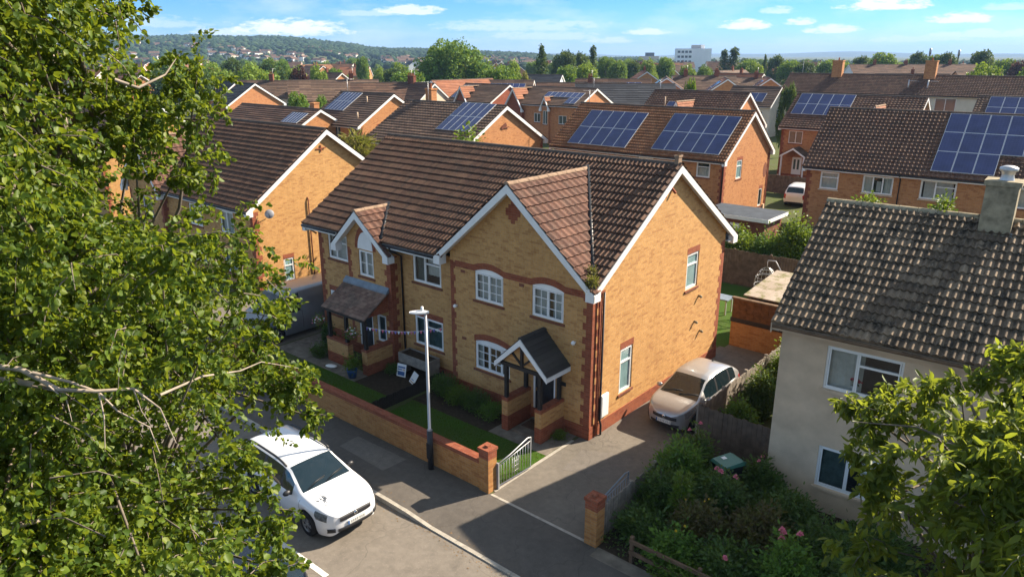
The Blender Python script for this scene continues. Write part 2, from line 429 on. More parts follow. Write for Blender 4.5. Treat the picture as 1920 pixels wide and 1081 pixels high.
def ridge_tiles(mb, a, b, r=.12, m=0, seg=.45):
    a = Vector(a); b = Vector(b); L = (b - a).length; n = max(1, int(L / seg)); d = (b - a) / n
    side = d.normalized().cross(Vector((0, 0, 1))).normalized()
    for k in range(n):
        p = a + d * k; q = a + d * (k + 1) - d * .02
        rows = []
        for pt, rr in ((p, r * 1.04), (q, r)):
            rows.append([pt + side * rr * math.cos(t) * 1.1 + Vector((0, 0, rr * math.sin(t) * .85 - .05)) for t in [math.pi * i / 6 for i in range(7)]])
        mb.grid(rows, m, False)
        mb.face([rows[0][i] for i in range(7)], m)

class Fr:
    """local frame on a wall: u along, n outward, z up"""
    def __init__(s, O, U, N): s.O = np.array(O, float); s.U = np.array(U, float); s.N = np.array(N, float)
    def p(s, u, n, z): return tuple(s.O + s.U * u + s.N * n + np.array((0, 0, z)))
    def box(s, mb, u0, u1, n0, n1, z0, z1, m=0):
        mb.hexa([s.p(u0, n0, z0), s.p(u1, n0, z0), s.p(u1, n1, z0), s.p(u0, n1, z0), s.p(u0, n0, z1), s.p(u1, n0, z1), s.p(u1, n1, z1), s.p(u0, n1, z1)][::1], m)
    def quad(s, mb, u0, u1, z0, z1, n, m=0):
        mb.face([s.p(u0, n, z0), s.p(u1, n, z0), s.p(u1, n, z1), s.p(u0, n, z1)], m)

def wall_panel(mb, F, w, z0, z1, holes, d=.09, m=0, u_start=0.):
    us = sorted(set([u_start, w] + [h[0] for h in holes] + [h[1] for h in holes]))
    zs = sorted(set([z0, z1] + [h[2] for h in holes] + [h[3] for h in holes]))
    for a, b in zip(us, us[1:]):
        for c, e in zip(zs, zs[1:]):
            mu, mz = (a + b) / 2, (c + e) / 2
            if any(h[0] < mu < h[1] and h[2] < mz < h[3] for h in holes): continue
            F.quad(mb, a, b, c, e, 0, m)
    for (a, b, c, e) in holes:
        mb.face([F.p(a, 0, c), F.p(a, 0, e), F.p(a, -d, e), F.p(a, -d, c)], m)
        mb.face([F.p(b, 0, c), F.p(b, -d, c), F.p(b, -d, e), F.p(b, 0, e)], m)
        mb.face([F.p(a, 0, c), F.p(a, -d, c), F.p(b, -d, c), F.p(b, 0, c)], m)
        mb.face([F.p(a, 0, e), F.p(b, 0, e), F.p(b, -d, e), F.p(a, -d, e)], m)

STY = {  # columns (fraction, has transom, bars nx, nz)
    'two': [(.5, 0, 0, 0), (.5, 0, 0, 0)],
    'two_t': [(.42, 0, 0, 0), (.58, .3, 0, 0)],
    'geo': [(.5, 0, 2, 3), (.5, 0, 2, 3)],
    'geo3': [(.4, 0, 2, 3), (.38, 0, 2, 3), (.22, 0, 0, 0)],
    'one_t': [(1, .3, 0, 0)],
    'one': [(1, 0, 0, 0)],
    'three': [(.33, 0, 0, 0), (.34, 0, 0, 0), (.33, 0, 0, 0)],
    'slim2': [(.5, 0, 1, 2), (.5, 0, 1, 2)],
}
def window(par, F, u0, u1, z0, z1, style='two', near=True, d=.09, curtain=None, arch=0, sillm='brick_dk', glass=None, sill=True, fw=.055):
    w = u1 - u0; h = z1 - z0
    mb = MB(); gl = MB()
    n0, n1 = -d + .0, -d + .055
    F.box(mb, u0, u1, n0, n1, z0, z0 + fw); 
    if arch:
        N = 10; zb = z1 - arch
        for i in range(N):
            a, b = i / N, (i + 1) / N
            ha, hb = zb + arch * (1 - (2 * a - 1) ** 2), zb + arch * (1 - (2 * b - 1) ** 2)
            ua, ub = u0 + w * a, u0 + w * b
            p = [F.p(ua, n0, zb - fw), F.p(ub, n0, zb - fw), F.p(ub, n1, zb - fw), F.p(ua, n1, zb - fw), F.p(ua, n0, ha), F.p(ub, n0, hb), F.p(ub, n1, hb), F.p(ua, n1, ha)]
            mb.hexa(p)
        ztop = zb - fw * .2
    else:
        F.box(mb, u0, u1, n0, n1, z1 - fw, z1); ztop = z1
    F.box(mb, u0, u0 + fw, n0, n1 - .002, z0 + fw, ztop - fw); F.box(mb, u1 - fw, u1, n0, n1 - .002, z0 + fw, ztop - fw)
    a = u0 + fw; W = w - 2 * fw; tot = 0
    for k, (fr, tr, bx, bz) in enumerate(STY[style]):
        b = a + W * fr
        if k < len(STY[style]) - 1: F.box(mb, b - fw * .55, b + fw * .55, n0, n1 - .004, z0 + fw, ztop - fw)
        zz0, zz1 = z0 + fw, ztop - fw
        if near:  # opening casement rim
            e = .03
            F.box(mb, a + .01, b - .01, n0 + .01, n1 + .012, zz0, zz0 + e); F.box(mb, a + .01, a + .01 + e, n0 + .01, n1 + .01, zz0 + e, zz1); F.box(mb, b - .01 - e, b - .01, n0 + .01, n1 + .01, zz0 + e, zz1)
            F.box(mb, a + .01 + e, b - .01 - e, n0 + .01, n1 + .011, zz1 - e, zz1)
        if tr:
            zt = zz1 - (zz1 - zz0) * tr
            F.box(mb, a, b, n0 + .003, n1 + .006, zt - fw * .5, zt + fw * .5)
        for i in range(1, bx): u = a + (b - a) * i / bx; F.box(mb, u - .011, u + .011, n0 + .02, n1 - .008, zz0, zz1)
        for i in range(1, bz): z = zz0 + (zz1 - zz0) * i / bz; F.box(mb, a, b, n0 + .021, n1 - .0095, z - .011, z + .011)
        a = b
    fo = mb.build('window', M['white'], par)
    F.quad(gl, u0 + .02, u1 - .02, z0 + .02, z1 - .02 - (arch * .2), n0 + .026)
    gl.build('pane', glass or (M['glass'] if near else M['glass_far']), fo)
    if near and glass is None:
        rm = MB(); F.box(rm, u0 - .02, u1 + .02, n0 - .5, n0 - .012, z0 - .02, z1 + .02)
        # leave the window side of the room open
        rm.f = [f for i, f in enumerate(rm.f) if i not in (4,)]; rm.m = rm.m[:len(rm.f)]; rm.uv = rm.uv[:len(rm.f)]; rm.sm = rm.sm[:len(rm.f)]
        rm.build('room_recess', M['room'], fo)
        if curtain:
            cm = MB()
            for (f0, f1, z0f, z1f, mm) in curtain:
                pts = []
                n = 14
                rows = []
                for zf in (z0f, z1f):
                    rows.append([F.p(u0 + w * (f0 + (f1 - f0) * i / n), n0 - .07 - .018 * math.sin(i * 2.1), z0 + h * zf) for i in range(n + 1)])
                cm.grid(rows, mm, True)
            cm.build('curtain', [M['curtain'], M['curtain_t'], M['white']], fo)
    if sill:
        sb = MB(); F.box(sb, u0 - .06, u1 + .06, -.02, .045, z0 - .085, z0 - .012)
        sb.build('sill', M[sillm], fo)
    return fo

def quoin(par, F, z0, z1, m='brick_red', w=(.34, .22), sgn=1, F2=None, name='quoin'):
    """toothed red brick corner; F.u = 0 at the corner, sgn gives the direction along the wall"""
    mb = MB(); z = z0; k = 0
    while z < z1 - .01:
        zz = min(z + .225, z1); a = w[k % 2]
        us = sorted((0, sgn * a)); F.box(mb, us[0], us[1], -.02, .004, z, zz)
        if F2 is not None:
            b = w[(k + 1) % 2]; F2.box(mb, *sorted((0, -sgn * b)), -.02, .004, z, zz)
        z = zz; k += 1
    return mb.build(name, M[m], par)

def gable_board(par, x, D, ez, rz, ov, side=1, y0=None, depth=.21, wallx=0, m='white_wood', boxed=True):
    """barge board with its soffit and boxed eaves ends; gable plane at x, ridge along x"""
    y0 = -ov if y0 is None else y0
    yr = D / 2; y1 = D + ov
    mb = MB(); t = .03 * side
    for ya, yb in ((y0, yr), (y1, yr)):
        A = (x, ya, ez - .035); B = (x, yb, rz - .035)
        P = [A, B, (x, yb, rz - .035 - depth * 1.15), (x, ya, ez - .035 - depth * 1.15)]
        mb.prism(P, (-t, 0, 0))
        # soffit
        zs = depth * .95
        mb.face([(x - t, ya, ez - zs), (x - t, yb, rz - zs), (wallx, yb, rz - zs), (wallx, ya, ez - zs)])
        if boxed:
            s = (rz - ez) / (yr + ov); w = .36 if ya < yr else -.36
            zb = ez - .035 - depth * 1.15
            Q = [(x + t * .1, ya, ez - .05), (x + t * .1, ya + w, ez - .05 + abs(w) * s - .17), (x + t * .1, ya + w, zb - .02), (x + t * .1, ya, zb - .02)]
            mb.prism(Q, (wallx - x + t * .05, 0, 0))
    return mb.build('bargeboard', M[m], par)

def solar(par, F3, u, v, w, h):
    """one module on a roof frame F3=(O,U,V)"""
    O, U, Vv = [np.array(q, float) for q in F3]; N = np.cross(U, Vv)
    def p(a, b, c): return tuple(O + U * a + Vv * b + N * c)
    mb = MB()
    mb.hexa([p(u, v, .07), p(u + w, v, .07), p(u + w, v + h, .07), p(u, v + h, .07), p(u, v, .115), p(u + w, v, .115), p(u + w, v + h, .115), p(u, v + h, .115)], 1)
    e = .022
    mb.face([p(u + e, v + e, .118), p(u + w - e, v + e, .118), p(u + w - e, v + h - e, .118), p(u + e, v + h - e, .118)], 0, ((0, 0), (1, 0), (1, 1), (0, 1)))
    return mb.build('solar_panel', [M['cells'], M['alu']], par)

def house(name, label, loc, rot=0, L=13.9, D=8.75, ez=4.9, rz=8.07, wall='brick', roof='tile', ov=.42, vo=.22, tile=(.155, .028, .345, 6),
          quoins=True, wins=(), near=False, board='white_wood', bays=(), panels=(), plinth=True, group=None, cat='house', ridge='ridge', gutter='black',
          front_holes=(), right_holes=(), boxed=True, openings=None, back_tile=False, cut=(), eaves=None, gables=(1, 1)):
    T = thing(name, label, cat, loc, rot, group)
    s = (rz - ez) / (D / 2 + ov); ln = math.hypot(1, s); c_, s_ = 1 / ln, s / ln
    S = (D / 2 + ov) * ln
    zt = ez - .13
    FF = Fr((0, 0, 0), (1, 0, 0), (0, -1, 0)); FR = Fr((0, 0, 0), (0, 1, 0), (1, 0, 0))
    FL = Fr((-L, 0, 0), (0, -1, 0), (-1, 0, 0)); FB = Fr((0, D, 0), (-1, 0, 0), (0, 1, 0))
    FM = {'F': FF, 'R': FR, 'L': FL, 'B': FB}
    d = .09
    holes = {'F': list(front_holes), 'R': list(right_holes), 'L': [], 'B': []}
    for wdef in wins: holes[wdef[0]].append((wdef[1], wdef[2], wdef[3], wdef[4]))
    mb = MB()
    hF = [h for h in holes['F']]
    FF0 = Fr((-L, 0, 0), (1, 0, 0), (0, -1, 0))
    wall_panel(mb, FF0, L, 0, zt, [(h[0] + L, h[1] + L, h[2], h[3]) for h in hF], d)
    wall_panel(mb, FR, D, 0, zt, holes['R'], d)
    wall_panel(mb, FL, 0, 0, zt, holes['L'], d, 0, -D)
    wall_panel(mb, FB, L, 0, zt, holes['B'], d)
    zw = ez + ov * s - .1
    for x, o in ((0, 1), (-L, -1)):
        P = [(x, 0, zt), (x, D, zt), (x, D, zw), (x, D / 2, rz - .1), (x, 0, zw)]
        mb.face(P if o > 0 else P[::-1])
    mb.build('wall', M[wall], T)
    # roof
    rb = MB()
    per, amp, gau, ns = tile
    tile_roof(rb, (-L - vo, -ov, ez), (1, 0, 0), (0, c_, s_), L + 2 * vo, S, per, amp, gau, ns, cut=cut)
    tile_roof(rb, (vo, D + ov, ez), (-1, 0, 0), (0, -c_, s_), L + 2 * vo, S, per, amp, gau, ns if back_tile else 0, v0=40)
    ro = rb.build('roof', M[roof], T)
    r2 = MB(); ridge_tiles(r2, (-L - vo, D / 2, rz + .02), (vo, D / 2, rz + .02)); r2.build('ridge', M[ridge], ro)
    for sd, x, wx in ((1, vo, 0), (-1, -L - vo, -L)):
        if gables[0 if sd > 0 else 1]: gable_board(T, x, D, ez, rz, ov, sd, wallx=wx, m=board, boxed=boxed)
    # eaves: fascia, soffit, gutter
    for y, o in ((-ov + .03, 1), (D + ov - .03, -1)):
        yw = 0 if o > 0 else D
        for ea, ee in (eaves if eaves and o > 0 else [(-L - vo + .05, vo - .05)]):
            eb = MB(); eb.box(ea, ee, min(y, y + .025 * o), max(y, y + .025 * o), ez - .2, ez - .03)
            eb.face([(ea, y, ez - .19), (ee, y, ez - .19), (ee, yw, ez - .19), (ea, yw, ez - .19)])
            eb.build('fascia', M[board], T)
    for ea, ee in (eaves or [(-L - vo + .06, vo - .06)]):
        gb = MB(); gb.tube([(ea, -ov - .035, ez - .075), (ee, -ov - .035, ez - .075)], .05, 8)
        gb.build('gutter', M[gutter], T)
    if plinth:
        pb = MB()
        for F, w0, w1 in ((FF, -L, 0), (FR, 0, D)):
            F.box(pb, w0, w1 + (.03 if F is FF else 0), 0.0, .03, 0, .42)
        pb.build('plinth', M['brick_red'], T)
    if quoins:
        quoin(T, FF, .42 if plinth else 0, zt, sgn=-1, F2=FR)
        quoin(T, Fr((-L, 0, 0), (1, 0, 0), (0, -1, 0)), 0, zt, sgn=1)
        quoin(T, Fr((0, D, 0), (0, 1, 0), (1, 0, 0)), 0, zt, sgn=-1)
    for wdef in wins:
        f, u0, u1, z0, z1, st = wdef[:6]; kw = wdef[6] if len(wdef) > 6 else {}
        wo = window(T, FM[f], u0, u1, z0, z1, st, near, d, **{k: v for k, v in kw.items() if k != 'lintel'})
        if kw.get('lintel'):
            lb = MB(); FM[f].box(lb, u0 - .02, u1 + .02, -.015, .004, z1, z1 + .225); lb.build('lintel', M['brick_red'], wo)
    for P in panels:   # (u0, v0, columns, rows, w, h[, missing])
        u0, v0, nu, nv, w, h = P[:6]; miss = P[6] if len(P) > 6 else ()
        for a in range(nu):
            for b in range(nv):
                if (a, b) in miss: continue
                solar(T, ((-L - vo, -ov, ez), (1, 0, 0), (0, c_, s_)), u0 + a * (w + .018), v0 + b * (h + .018), w, h)
    for B in bays: bay(T, B, s, ov, ez, board, tile)
    T['_s'] = s
    return T

def bay(T, B, s, ov, ez, board, tile):
    x0, x1, p, ax, az, be, bo = B['x0'], B['x1'], B['p'], B['ax'], B['az'], B['be'], B.get('ovb', .25)
    roof, wallm = B.get('roof', 'tile_red'), B.get('wall', 'brick')
    near = B.get('near', False)
    F = Fr((x0, -p, 0), (1, 0, 0), (0, -1, 0)); w = x1 - x0
    F0 = Fr((0, -p, 0), (1, 0, 0), (0, -1, 0))
    zt = be - .1; z0 = B.get('z0', 0)
    holes = [(h[0] - x0, h[1] - x0, h[2], h[3]) for h in B.get('wins', ())] + [(h[0] - x0, h[1] - x0, h[2], h[3]) for h in B.get('holes', ())]
    mb = MB()
    wall_panel(mb, F, w, z0, zt, holes, .09)
    xl, xr = x0 - B.get('ovl', bo), x1 + B.get('ovr', bo); sl = (az - be) / (ax - xl); sr = (az - be) / (xr - ax)
    mb.face([(x0, -p, zt), (x1, -p, zt), (x1, -p, be + (xr - x1) * sr - .08), (ax, -p, az - .08), (x0, -p, be + (x0 - xl) * sl - .08)])
    for x, o in ((x0, -1), (x1, 1)):
        P = [(x, -p, z0), (x, 0.02, z0), (x, 0.02, be), (x, -p, be)]
        mb.face(P if o > 0 else P[::-1])
    if z0 > 0: mb.face([(x0, -p, z0), (x0, .02, z0), (x1, .02, z0), (x1, -p, z0)])
    mb.build('bay_wall', M[wallm], T)
    fo = .32; yf = -p - fo
    yi = -ov + (az - ez) / s + .1
    rb = MB(); ln = math.hypot(1, sr); per, amp, gau, ns = tile
    cl = lambda q: q[1] > -ov and q[2] < ez + (q[1] + ov) * s - .12
    tile_roof(rb, (xr, yf, be), (0, 1, 0), (-1 / ln, 0, sr / ln), yi - yf, (xr - ax) * ln, B.get('per', .3), amp * .6, gau, ns, clip=cl)
    ln = math.hypot(1, sl)
    tile_roof(rb, (xl, yi, be), (0, -1, 0), (1 / ln, 0, sl / ln), yi - yf, (ax - xl) * ln, B.get('per', .3), amp * .6, gau, ns, clip=cl)
    ro = rb.build('bay_roof', M[roof], T)
    r2 = MB(); ridge_tiles(r2, (ax, yf, az + .02), (ax, yi, az + .02), .1); r2.build('ridge', M[B.get('ridge', 'ridge_lt')], ro)
    if near:
        vb = MB()
        for xe in (xr, xl):
            zs = max(be, ez); xs = xe + (ax - xe) * (zs - be) / (az - be)
            a = Vector((xs, -ov + (zs - ez) / s, zs + .05)); b = Vector((ax, -ov + (az - ez) / s, az + .05))
            vb.tube([a + (b - a) * .02, b], .075, 6)
        vb.build('valley', M['black'], ro)
    # boards
    bb = MB(); dp = B.get('dp', .2)
    for xe, sg in ((xl, 1), (xr, -1)):
        A = (xe, yf, be - .03); Bq = (ax, yf, az - .03)
        bb.prism([A, Bq, (ax, yf, az - .03 - dp * 1.4), (xe, yf, be - .03 - dp * 1.1)], (0, .03, 0))
        bb.face([(xe, yf + .03, be - dp * 1.05), (ax, yf + .03, az - dp * 1.25), (ax, -p, az - dp * 1.25), (xe, -p, be - dp * 1.05)])
        k = .3 * sg
        zb = be - .03 - dp * 1.1
        bb.prism([(xe, yf - .002, be - .05), (xe + k, yf - .002, be + abs(k) * sl * .6 - .05), (xe + k, yf - .002, zb - .02), (xe, yf - .002, zb - .02)], (0, fo, 0))
    bb.build('bargeboard', M[board], T)
    for wdef in B.get('wins', ()):
        u0, u1, za, zb, st = wdef[:5]; kw = wdef[5] if len(wdef) > 5 else {}
        wo = window(T, F0, u0, u1, za, zb, st, near, .09, **{k: v for k, v in kw.items() if k != 'lintel'})
        if kw.get('lintel'):
            lb = MB(); F0.box(lb, u0 - .02, u1 + .02, -.015, .004, zb, zb + .2); lb.build('lintel', M['brick_red'], wo)
    if B.get('quoins', True):
        quoin(T, Fr((x0, -p, 0), (1, 0, 0), (0, -1, 0)), z0, zt, sgn=1, F2=Fr((x0, -p, 0), (0, -1, 0), (-1, 0, 0)) if p > .25 else None, w=(.24, .16))
        if B.get('rq', True): quoin(T, Fr((x1, -p, 0), (1, 0, 0), (0, -1, 0)), z0, zt, sgn=-1, F2=Fr((x1, -p, 0), (0, 1, 0), (1, 0, 0)), w=(.34, .22))

def arch_band(par, F, spans, u0, u1, zb, zt, rise, name='brick_band'):
    """red band along a wall that arches over each span (a, b); lower edge meets the arched window heads"""
    mb = MB(); us = set([u0, u1])
    for a, b in spans:
        for i in range(13): us.add(a + (b - a) * i / 12)
    us = sorted(us)
    def off(u):
        for a, b in spans:
            m = (a + b) / 2; h = (b - a) / 2
            if a - 1e-6 <= u <= b + 1e-6: return rise * (1 - ((u - m) / h) ** 2)
        return 0
    for a, b in zip(us, us[1:]):
        oa, ob = off(a), off(b)
        mb.hexa([F.p(a, -.06, zb + oa), F.p(b, -.06, zb + ob), F.p(b, .004, zb + ob), F.p(a, .004, zb + oa), F.p(a, -.06, zt + oa), F.p(b, -.06, zt + ob), F.p(b, .004, zt + ob), F.p(a, .004, zt + oa)])
    return mb.build(name, M['brick_red'], par)

def chimney(par, x, y, z0, z1, w=.75, d=.55, m='brick_o', pots=2, name='chimney'):
    mb = MB(); mb.box(x - w / 2, x + w / 2, y - d / 2, y + d / 2, z0, z1)
    mb.box(x - w / 2 - .05, x + w / 2 + .05, y - d / 2 - .05, y + d / 2 + .05, z1, z1 + .12)
    o = mb.build(name, M[m], par)
    for k in range(pots):
        pb = MB(); px = x + (k - (pots - 1) / 2) * w / max(1, pots) * .9
        pb.lathe([(.11, 0), (.09, .3), (.11, .32), (.11, .36), (.05, .36)], (px, y, z1 + .12), 8)
        pb.build('chimney_pot', M['terracotta'], o)
    return o
# ------------------------------------------------------------------ vehicles
def pchip(xs, ys):
    xs = np.array(xs, float); ys = np.array(ys, float); h = np.diff(xs); d = np.diff(ys) / h
    m = np.zeros(len(xs)); m[0], m[-1] = d[0], d[-1]
    for i in range(1, len(xs) - 1):
        if d[i - 1] * d[i] > 0:
            w1, w2 = 2 * h[i] + h[i - 1], h[i] + 2 * h[i - 1]; m[i] = (w1 + w2) / (w1 / d[i - 1] + w2 / d[i])
    def f(x):
        x = min(max(x, xs[0]), xs[-1]); i = min(int(np.searchsorted(xs, x, 'right')) - 1, len(h) - 1); t = (x - xs[i]) / h[i]
        return (ys[i] * (1 + 2 * t) * (1 - t) ** 2 + h[i] * m[i] * t * (1 - t) ** 2 + ys[i + 1] * t * t * (3 - 2 * t) + h[i] * m[i + 1] * t * t * (t - 1))
    return f

def carpaint(name, col, metal=0., rough=.25, dust=.1):
    t = NT(name); f = t.noise(t.geo(), 2.5, 6, .65)
    t.base(t.mix(t.math('MULTIPLY', t.ramp(f, [(.45, 0.), (.75, 1.)]), dust), col, (col[0] * .6, col[1] * .57, col[2] * .5, 1))).rough(rough, .5, metal)
    t.b.inputs['Coat Weight'].default_value = .7; t.b.inputs['Coat Roughness'].default_value = .04
    return t.mat
M['cpwhite'] = carpaint('white_car_paint', c3(.68, .69, .70), 0, .3, .12)
M['cpsilver'] = carpaint('silver_car_paint', c3(.37, .37, .37), .5, .3, .15)
M['cpgrey'] = carpaint('grey_van_paint', c3(.19, .205, .225), .3, .35, .3)
M['cpdark'] = carpaint('dark_blue_car_paint', c3(.012, .018, .03), .3, .2, .1)
M['tyre'] = plain('tyre_rubber', c3(.02, .02, .021), .85, .2, 0, .2, 10)
M['alloy'] = plain('alloy_wheel', c3(.40, .40, .41), .35, .5, .7, .06, 9)
M['lens'] = plain('headlamp_lens', c3(.17, .18, .18), .06, .9, .3, .6, 22)
M['redlens'] = plain('red_lamp_lens', c3(.35, .012, .015), .15, .7)
M['plate'] = plain('pale_number_plate', c3(.66, .66, .60), .4, .4, 0, .05)
M['plate_y'] = plain('yellow_number_plate', c3(.7, .52, .08), .4, .4, 0, .05)
M['chrome'] = plain('chrome_trim', c3(.7, .7, .7), .12, .5, 1.0, .03)
M['seatdark'] = plain('car_interior', c3(.03, .033, .036), .8, .2, 0, .2, 6)

def car(name, label, cat, loc, rot, S):
    T = thing(name, label, cat, loc, rot)
    top = pchip(*zip(*S['top'])); hw = pchip(*zip(*S['hw'])); bot = pchip(*zip(*S['bot'])); belt = pchip(*zip(*S['belt']))
    xa, xb = S['top'][0][0], S['top'][-1][0]
    wr, wc = S['wheel_r'], S['wheels']; ra = wr + .055
    xs = list(np.arange(xa, xb, .05)) + [xb]
    xs += [xb - .02, xb - .08, xa + .02] + [q for s in S['seams'] for q in (s - .007, s + .007)]
    for w in S['windows']: xs += [w[0], w[1]]
    xs = sorted(set(round(float(x), 4) for x in xs)); xs = [x for i, x in enumerate(xs) if i == 0 or x - xs[i - 1] > .003]
    tum = S.get('tumble', .2)
    def half(x):
        W = hw(x); zl = bot(x); zt = top(x)
        for c in wc:
            if abs(x - c) < ra: zl = max(zl, wr + math.sqrt(ra * ra - (x - c) ** 2))
        zb = min(belt(x), zt - .035); h = zt - zb; zl = min(zl, zb - .1)
        f = min(1., max(0., h / .45))
        w7 = W * (.93 - tum * f); k = zb - zl
        return [(W * .93, zl), (W * .985, zl + .2 * k), (W, zl + .45 * k), (W * .992, zl + .7 * k), (W * .97, zl + .9 * k), (W * .93, zb),
                (W * .93 * .55 + w7 * .45, zb + h * .45), (w7, zb + h * .87), (w7 * .9, zb + h * .955), (w7 * .55, zb + h * .992), (0, zt)]
    rows = []; prof = []
    for x in xs:
        h = half(x); prof.append(h)
        rows.append([(x, -y, z) for y, z in h] + [(x, y, z) for y, z in h[-2::-1]])
    nc = 21
    ws0, ws1 = S['screen']; rw0, rw1 = S['rear']
    hl = S.get('headlight'); tl = S.get('taillight')
    def kind(a, b):
        x = (xs[a] + xs[a + 1]) / 2; r = b if b < 10 else 19 - b     # 0..9
        hgt = min(prof[a][10][1] - prof[a][5][1], prof[a + 1][10][1] - prof[a + 1][5][1])
        if r in (8, 9) or (r == 7 and S.get('wrap')):
            if ws0 < x < ws1: return 'windscreen'
            if rw0 < x < rw1: return 'rear_window'
        if r in (5, 6) and hgt > .13:
            for i, (a0, b0) in enumerate(S['windows']):
                if a0 < x < b0: return 'side_window'
            if S.get('dpillar', True) and S['windows'][0][0] < x < S['windows'][-1][1]: return 'pillar'
        if hl and hl[0] < x < hl[1] and r in hl[2]: return 'headlight'
        if tl and tl[0] < x < tl[1] and r in tl[2]: return 'tail_light'
        if r in (1, 2, 3, 4) and any(abs(x - s) < .008 for s in S['seams']): return 'seam'
        if r == 0 and S.get('cladding') : return 'sill_trim'
        return 'body'
    sets = {}
    for a in range(len(xs) - 1):
        for b in range(nc - 1):
            k = kind(a, b); key = k
            if k in ('headlight', 'tail_light', 'side_window'): key = k + ('R' if b < 10 else 'L')
            if k == 'side_window':
                x = (xs[a] + xs[a + 1]) / 2; key += str([i for i, q in enumerate(S['windows']) if q[0] < x < q[1]][0])
            sets.setdefault(key, []).append((a, b))
    MATS = {'body': S['paint'], 'windscreen': 'cardglass', 'rear_window': 'cardglass', 'side_window': 'cardglass', 'pillar': 'black', 'headlight': 'lens', 'tail_light': 'redlens', 'seam': 'black', 'sill_trim': 'black'}
    body = None
    for key in sorted(sets, key=lambda k: k != 'body'):
        base = key.rstrip('0123456789'); base = base[:-1] if base[-1] in 'RL' else base
        mb = MB(); ids = {}
        for a, b in sets[key]:
            f = []
            for q in ((a, b), (a, b + 1), (a + 1, b + 1), (a + 1, b)):
                if q not in ids: ids[q] = len(mb.v); mb.v.append(rows[q[0]][q[1]])
                f.append(ids[q])
            mb.idx(f, 0, True)
        if key == 'body':
            for ring in (rows[0], rows[-1]): mb.face(ring if ring is rows[0] else ring[::-1])
        o = mb.build(base, M[MATS[base]], T, merge=False)
        if key == 'body': body = o
    # inside: dark floor and seats seen through the glass
    ib = MB(); hwm = hw(0) * .8
    ib.box(xa + .35, xb - .45, -hwm, hwm, bot(0) + .04, bot(0) + .3)
    ib.box(xa + .3, xb - .3, -hw(0) * .62, hw(0) * .62, bot(0) + .02, wr + ra * .9)
    for sx in S.get('seats', ()):
        for sy in (-.36, .36):
            ib.box(sx - .1, sx + .06, sy - .23, sy + .23, .5, 1.08); ib.box(sx - .06, sx + .03, sy - .12, sy + .12, 1.1, 1.27)
    dx = S.get('dash')
    if dx: ib.box(dx - .05, dx + .45, -hw(dx) * .8, hw(dx) * .8, .55, belt(dx) - .06)
    ib.build('interior', M['seatdark'], T)
    # wheels
    for c in wc:
        for sy in (-1, 1):
            y = sy * (hw(c) - .115)
            wb = MB(); r = wr
            wb.lathe([(r * .62, -.1), (r * .93, -.1), (r, -.07), (r, .07), (r * .93, .1), (r * .62, .1)], (c, y, r), 20, 0, 'y')
            w = wb.build('wheel', M['tyre'], T)
            rb = MB(); yy = .085 * sy
            rb.lathe([(r * .7, yy), (r * .62, yy * 1.08), (r * .6, yy * .75)], (c, y, r), 20, 0, 'y')
            rb.lathe([(0, yy * .55), (r * .62, yy * .45)], (c, y, r), 20, 1, 'y')
            rb.lathe([(.0, yy * 1.1), (r * .16, yy * 1.08), (r * .17, yy * .5)], (c, y, r), 10, 0, 'y')
            for k in range(S.get('spokes', 5)):
                for dlt in (-.13, .13):
                    an = 2 * math.pi * k / S.get('spokes', 5); an2 = an + dlt
                    rb.bar((c + math.cos(an) * r * .12, y + yy * .98, r + math.sin(an) * r * .12), (c + math.cos(an2) * r * .64, y + yy * .98, r + math.sin(an2) * r * .64), .03, .03, 0, (0, 1, 0))
            rb.build('rim', [M['alloy'], M['black']], w)
    # mirrors
    mx = S['mirror']
    for sy in (-1, 1):
        mm = MB(); y = sy * (hw(mx) + .06)
        mm.ball((mx, y, belt(mx) + .07), .07, .115, .075, 10, 7)
        mm.bar((mx, sy * hw(mx) * .92, belt(mx) + .0), (mx, y, belt(mx) + .05), .05, .04)
        mm.build('wing_mirror', M[S.get('mirror_m', S['paint'])], T)
    # nose patches
    xf_tab = [(hw(x), x) for x in np.arange(xb - .9, xb + .001, .02)][::-1]
    hx = np.array([q[0] for q in xf_tab]); xx = np.array([q[1] for q in xf_tab])
    tz = np.array([top(x) for x in np.arange(xb - .9, xb + .001, .02)][::-1]); tx = np.arange(xb - .9, xb + .001, .02)[::-1]
    def nose(y, z):
        a = float(np.interp(abs(y), hx, xx)); b = float(np.interp(z + .008, np.maximum.accumulate(tz), tx))
        return min(a, b)
    def patch(nm, y0, y1, z0, z1, m, off=.012, ny=10, nz=3, par=None, slant=0):
        mb = MB(); Rw = []
        for j in range(nz + 1):
            z = z0 + (z1 - z0) * j / nz
            Rw.append([(nose(y, z) + off, y, z + slant * abs(y)) for y in [y0 + (y1 - y0) * i / ny for i in range(ny + 1)]])
        mb.grid(Rw, 0, True)
        back = [[(x - .05, y, z) for x, y, z in r] for r in (Rw[0], Rw[-1])]
        mb.grid([back[0], Rw[0]], 0, False); mb.grid([Rw[-1], back[1]], 0, False)
        return mb.build(nm, M[m], par or T)
    for P in S.get('patches', ()): patch(*P)
    if S.get('plate_f'):
        z = S['plate_f']; mb = MB(); x = nose(0, z) + .03
        mb.box(x - .02, x, -.26, .26, z - .055, z + .055); pl = mb.build('number_plate', M['plate'], T)
        b2 = MB(); b2.box(x, x + .002, -.26, -.21, z - .055, z + .055, 0)
        for k in range(7): b2.box(x, x + .002, -.17 + k * .058 + (.02 if k > 3 else 0), -.135 + k * .058 + (.02 if k > 3 else 0), z - .035, z + .035, 1)
        b2.build('plate_marks', [M['blue'], M['postgrey']], pl)
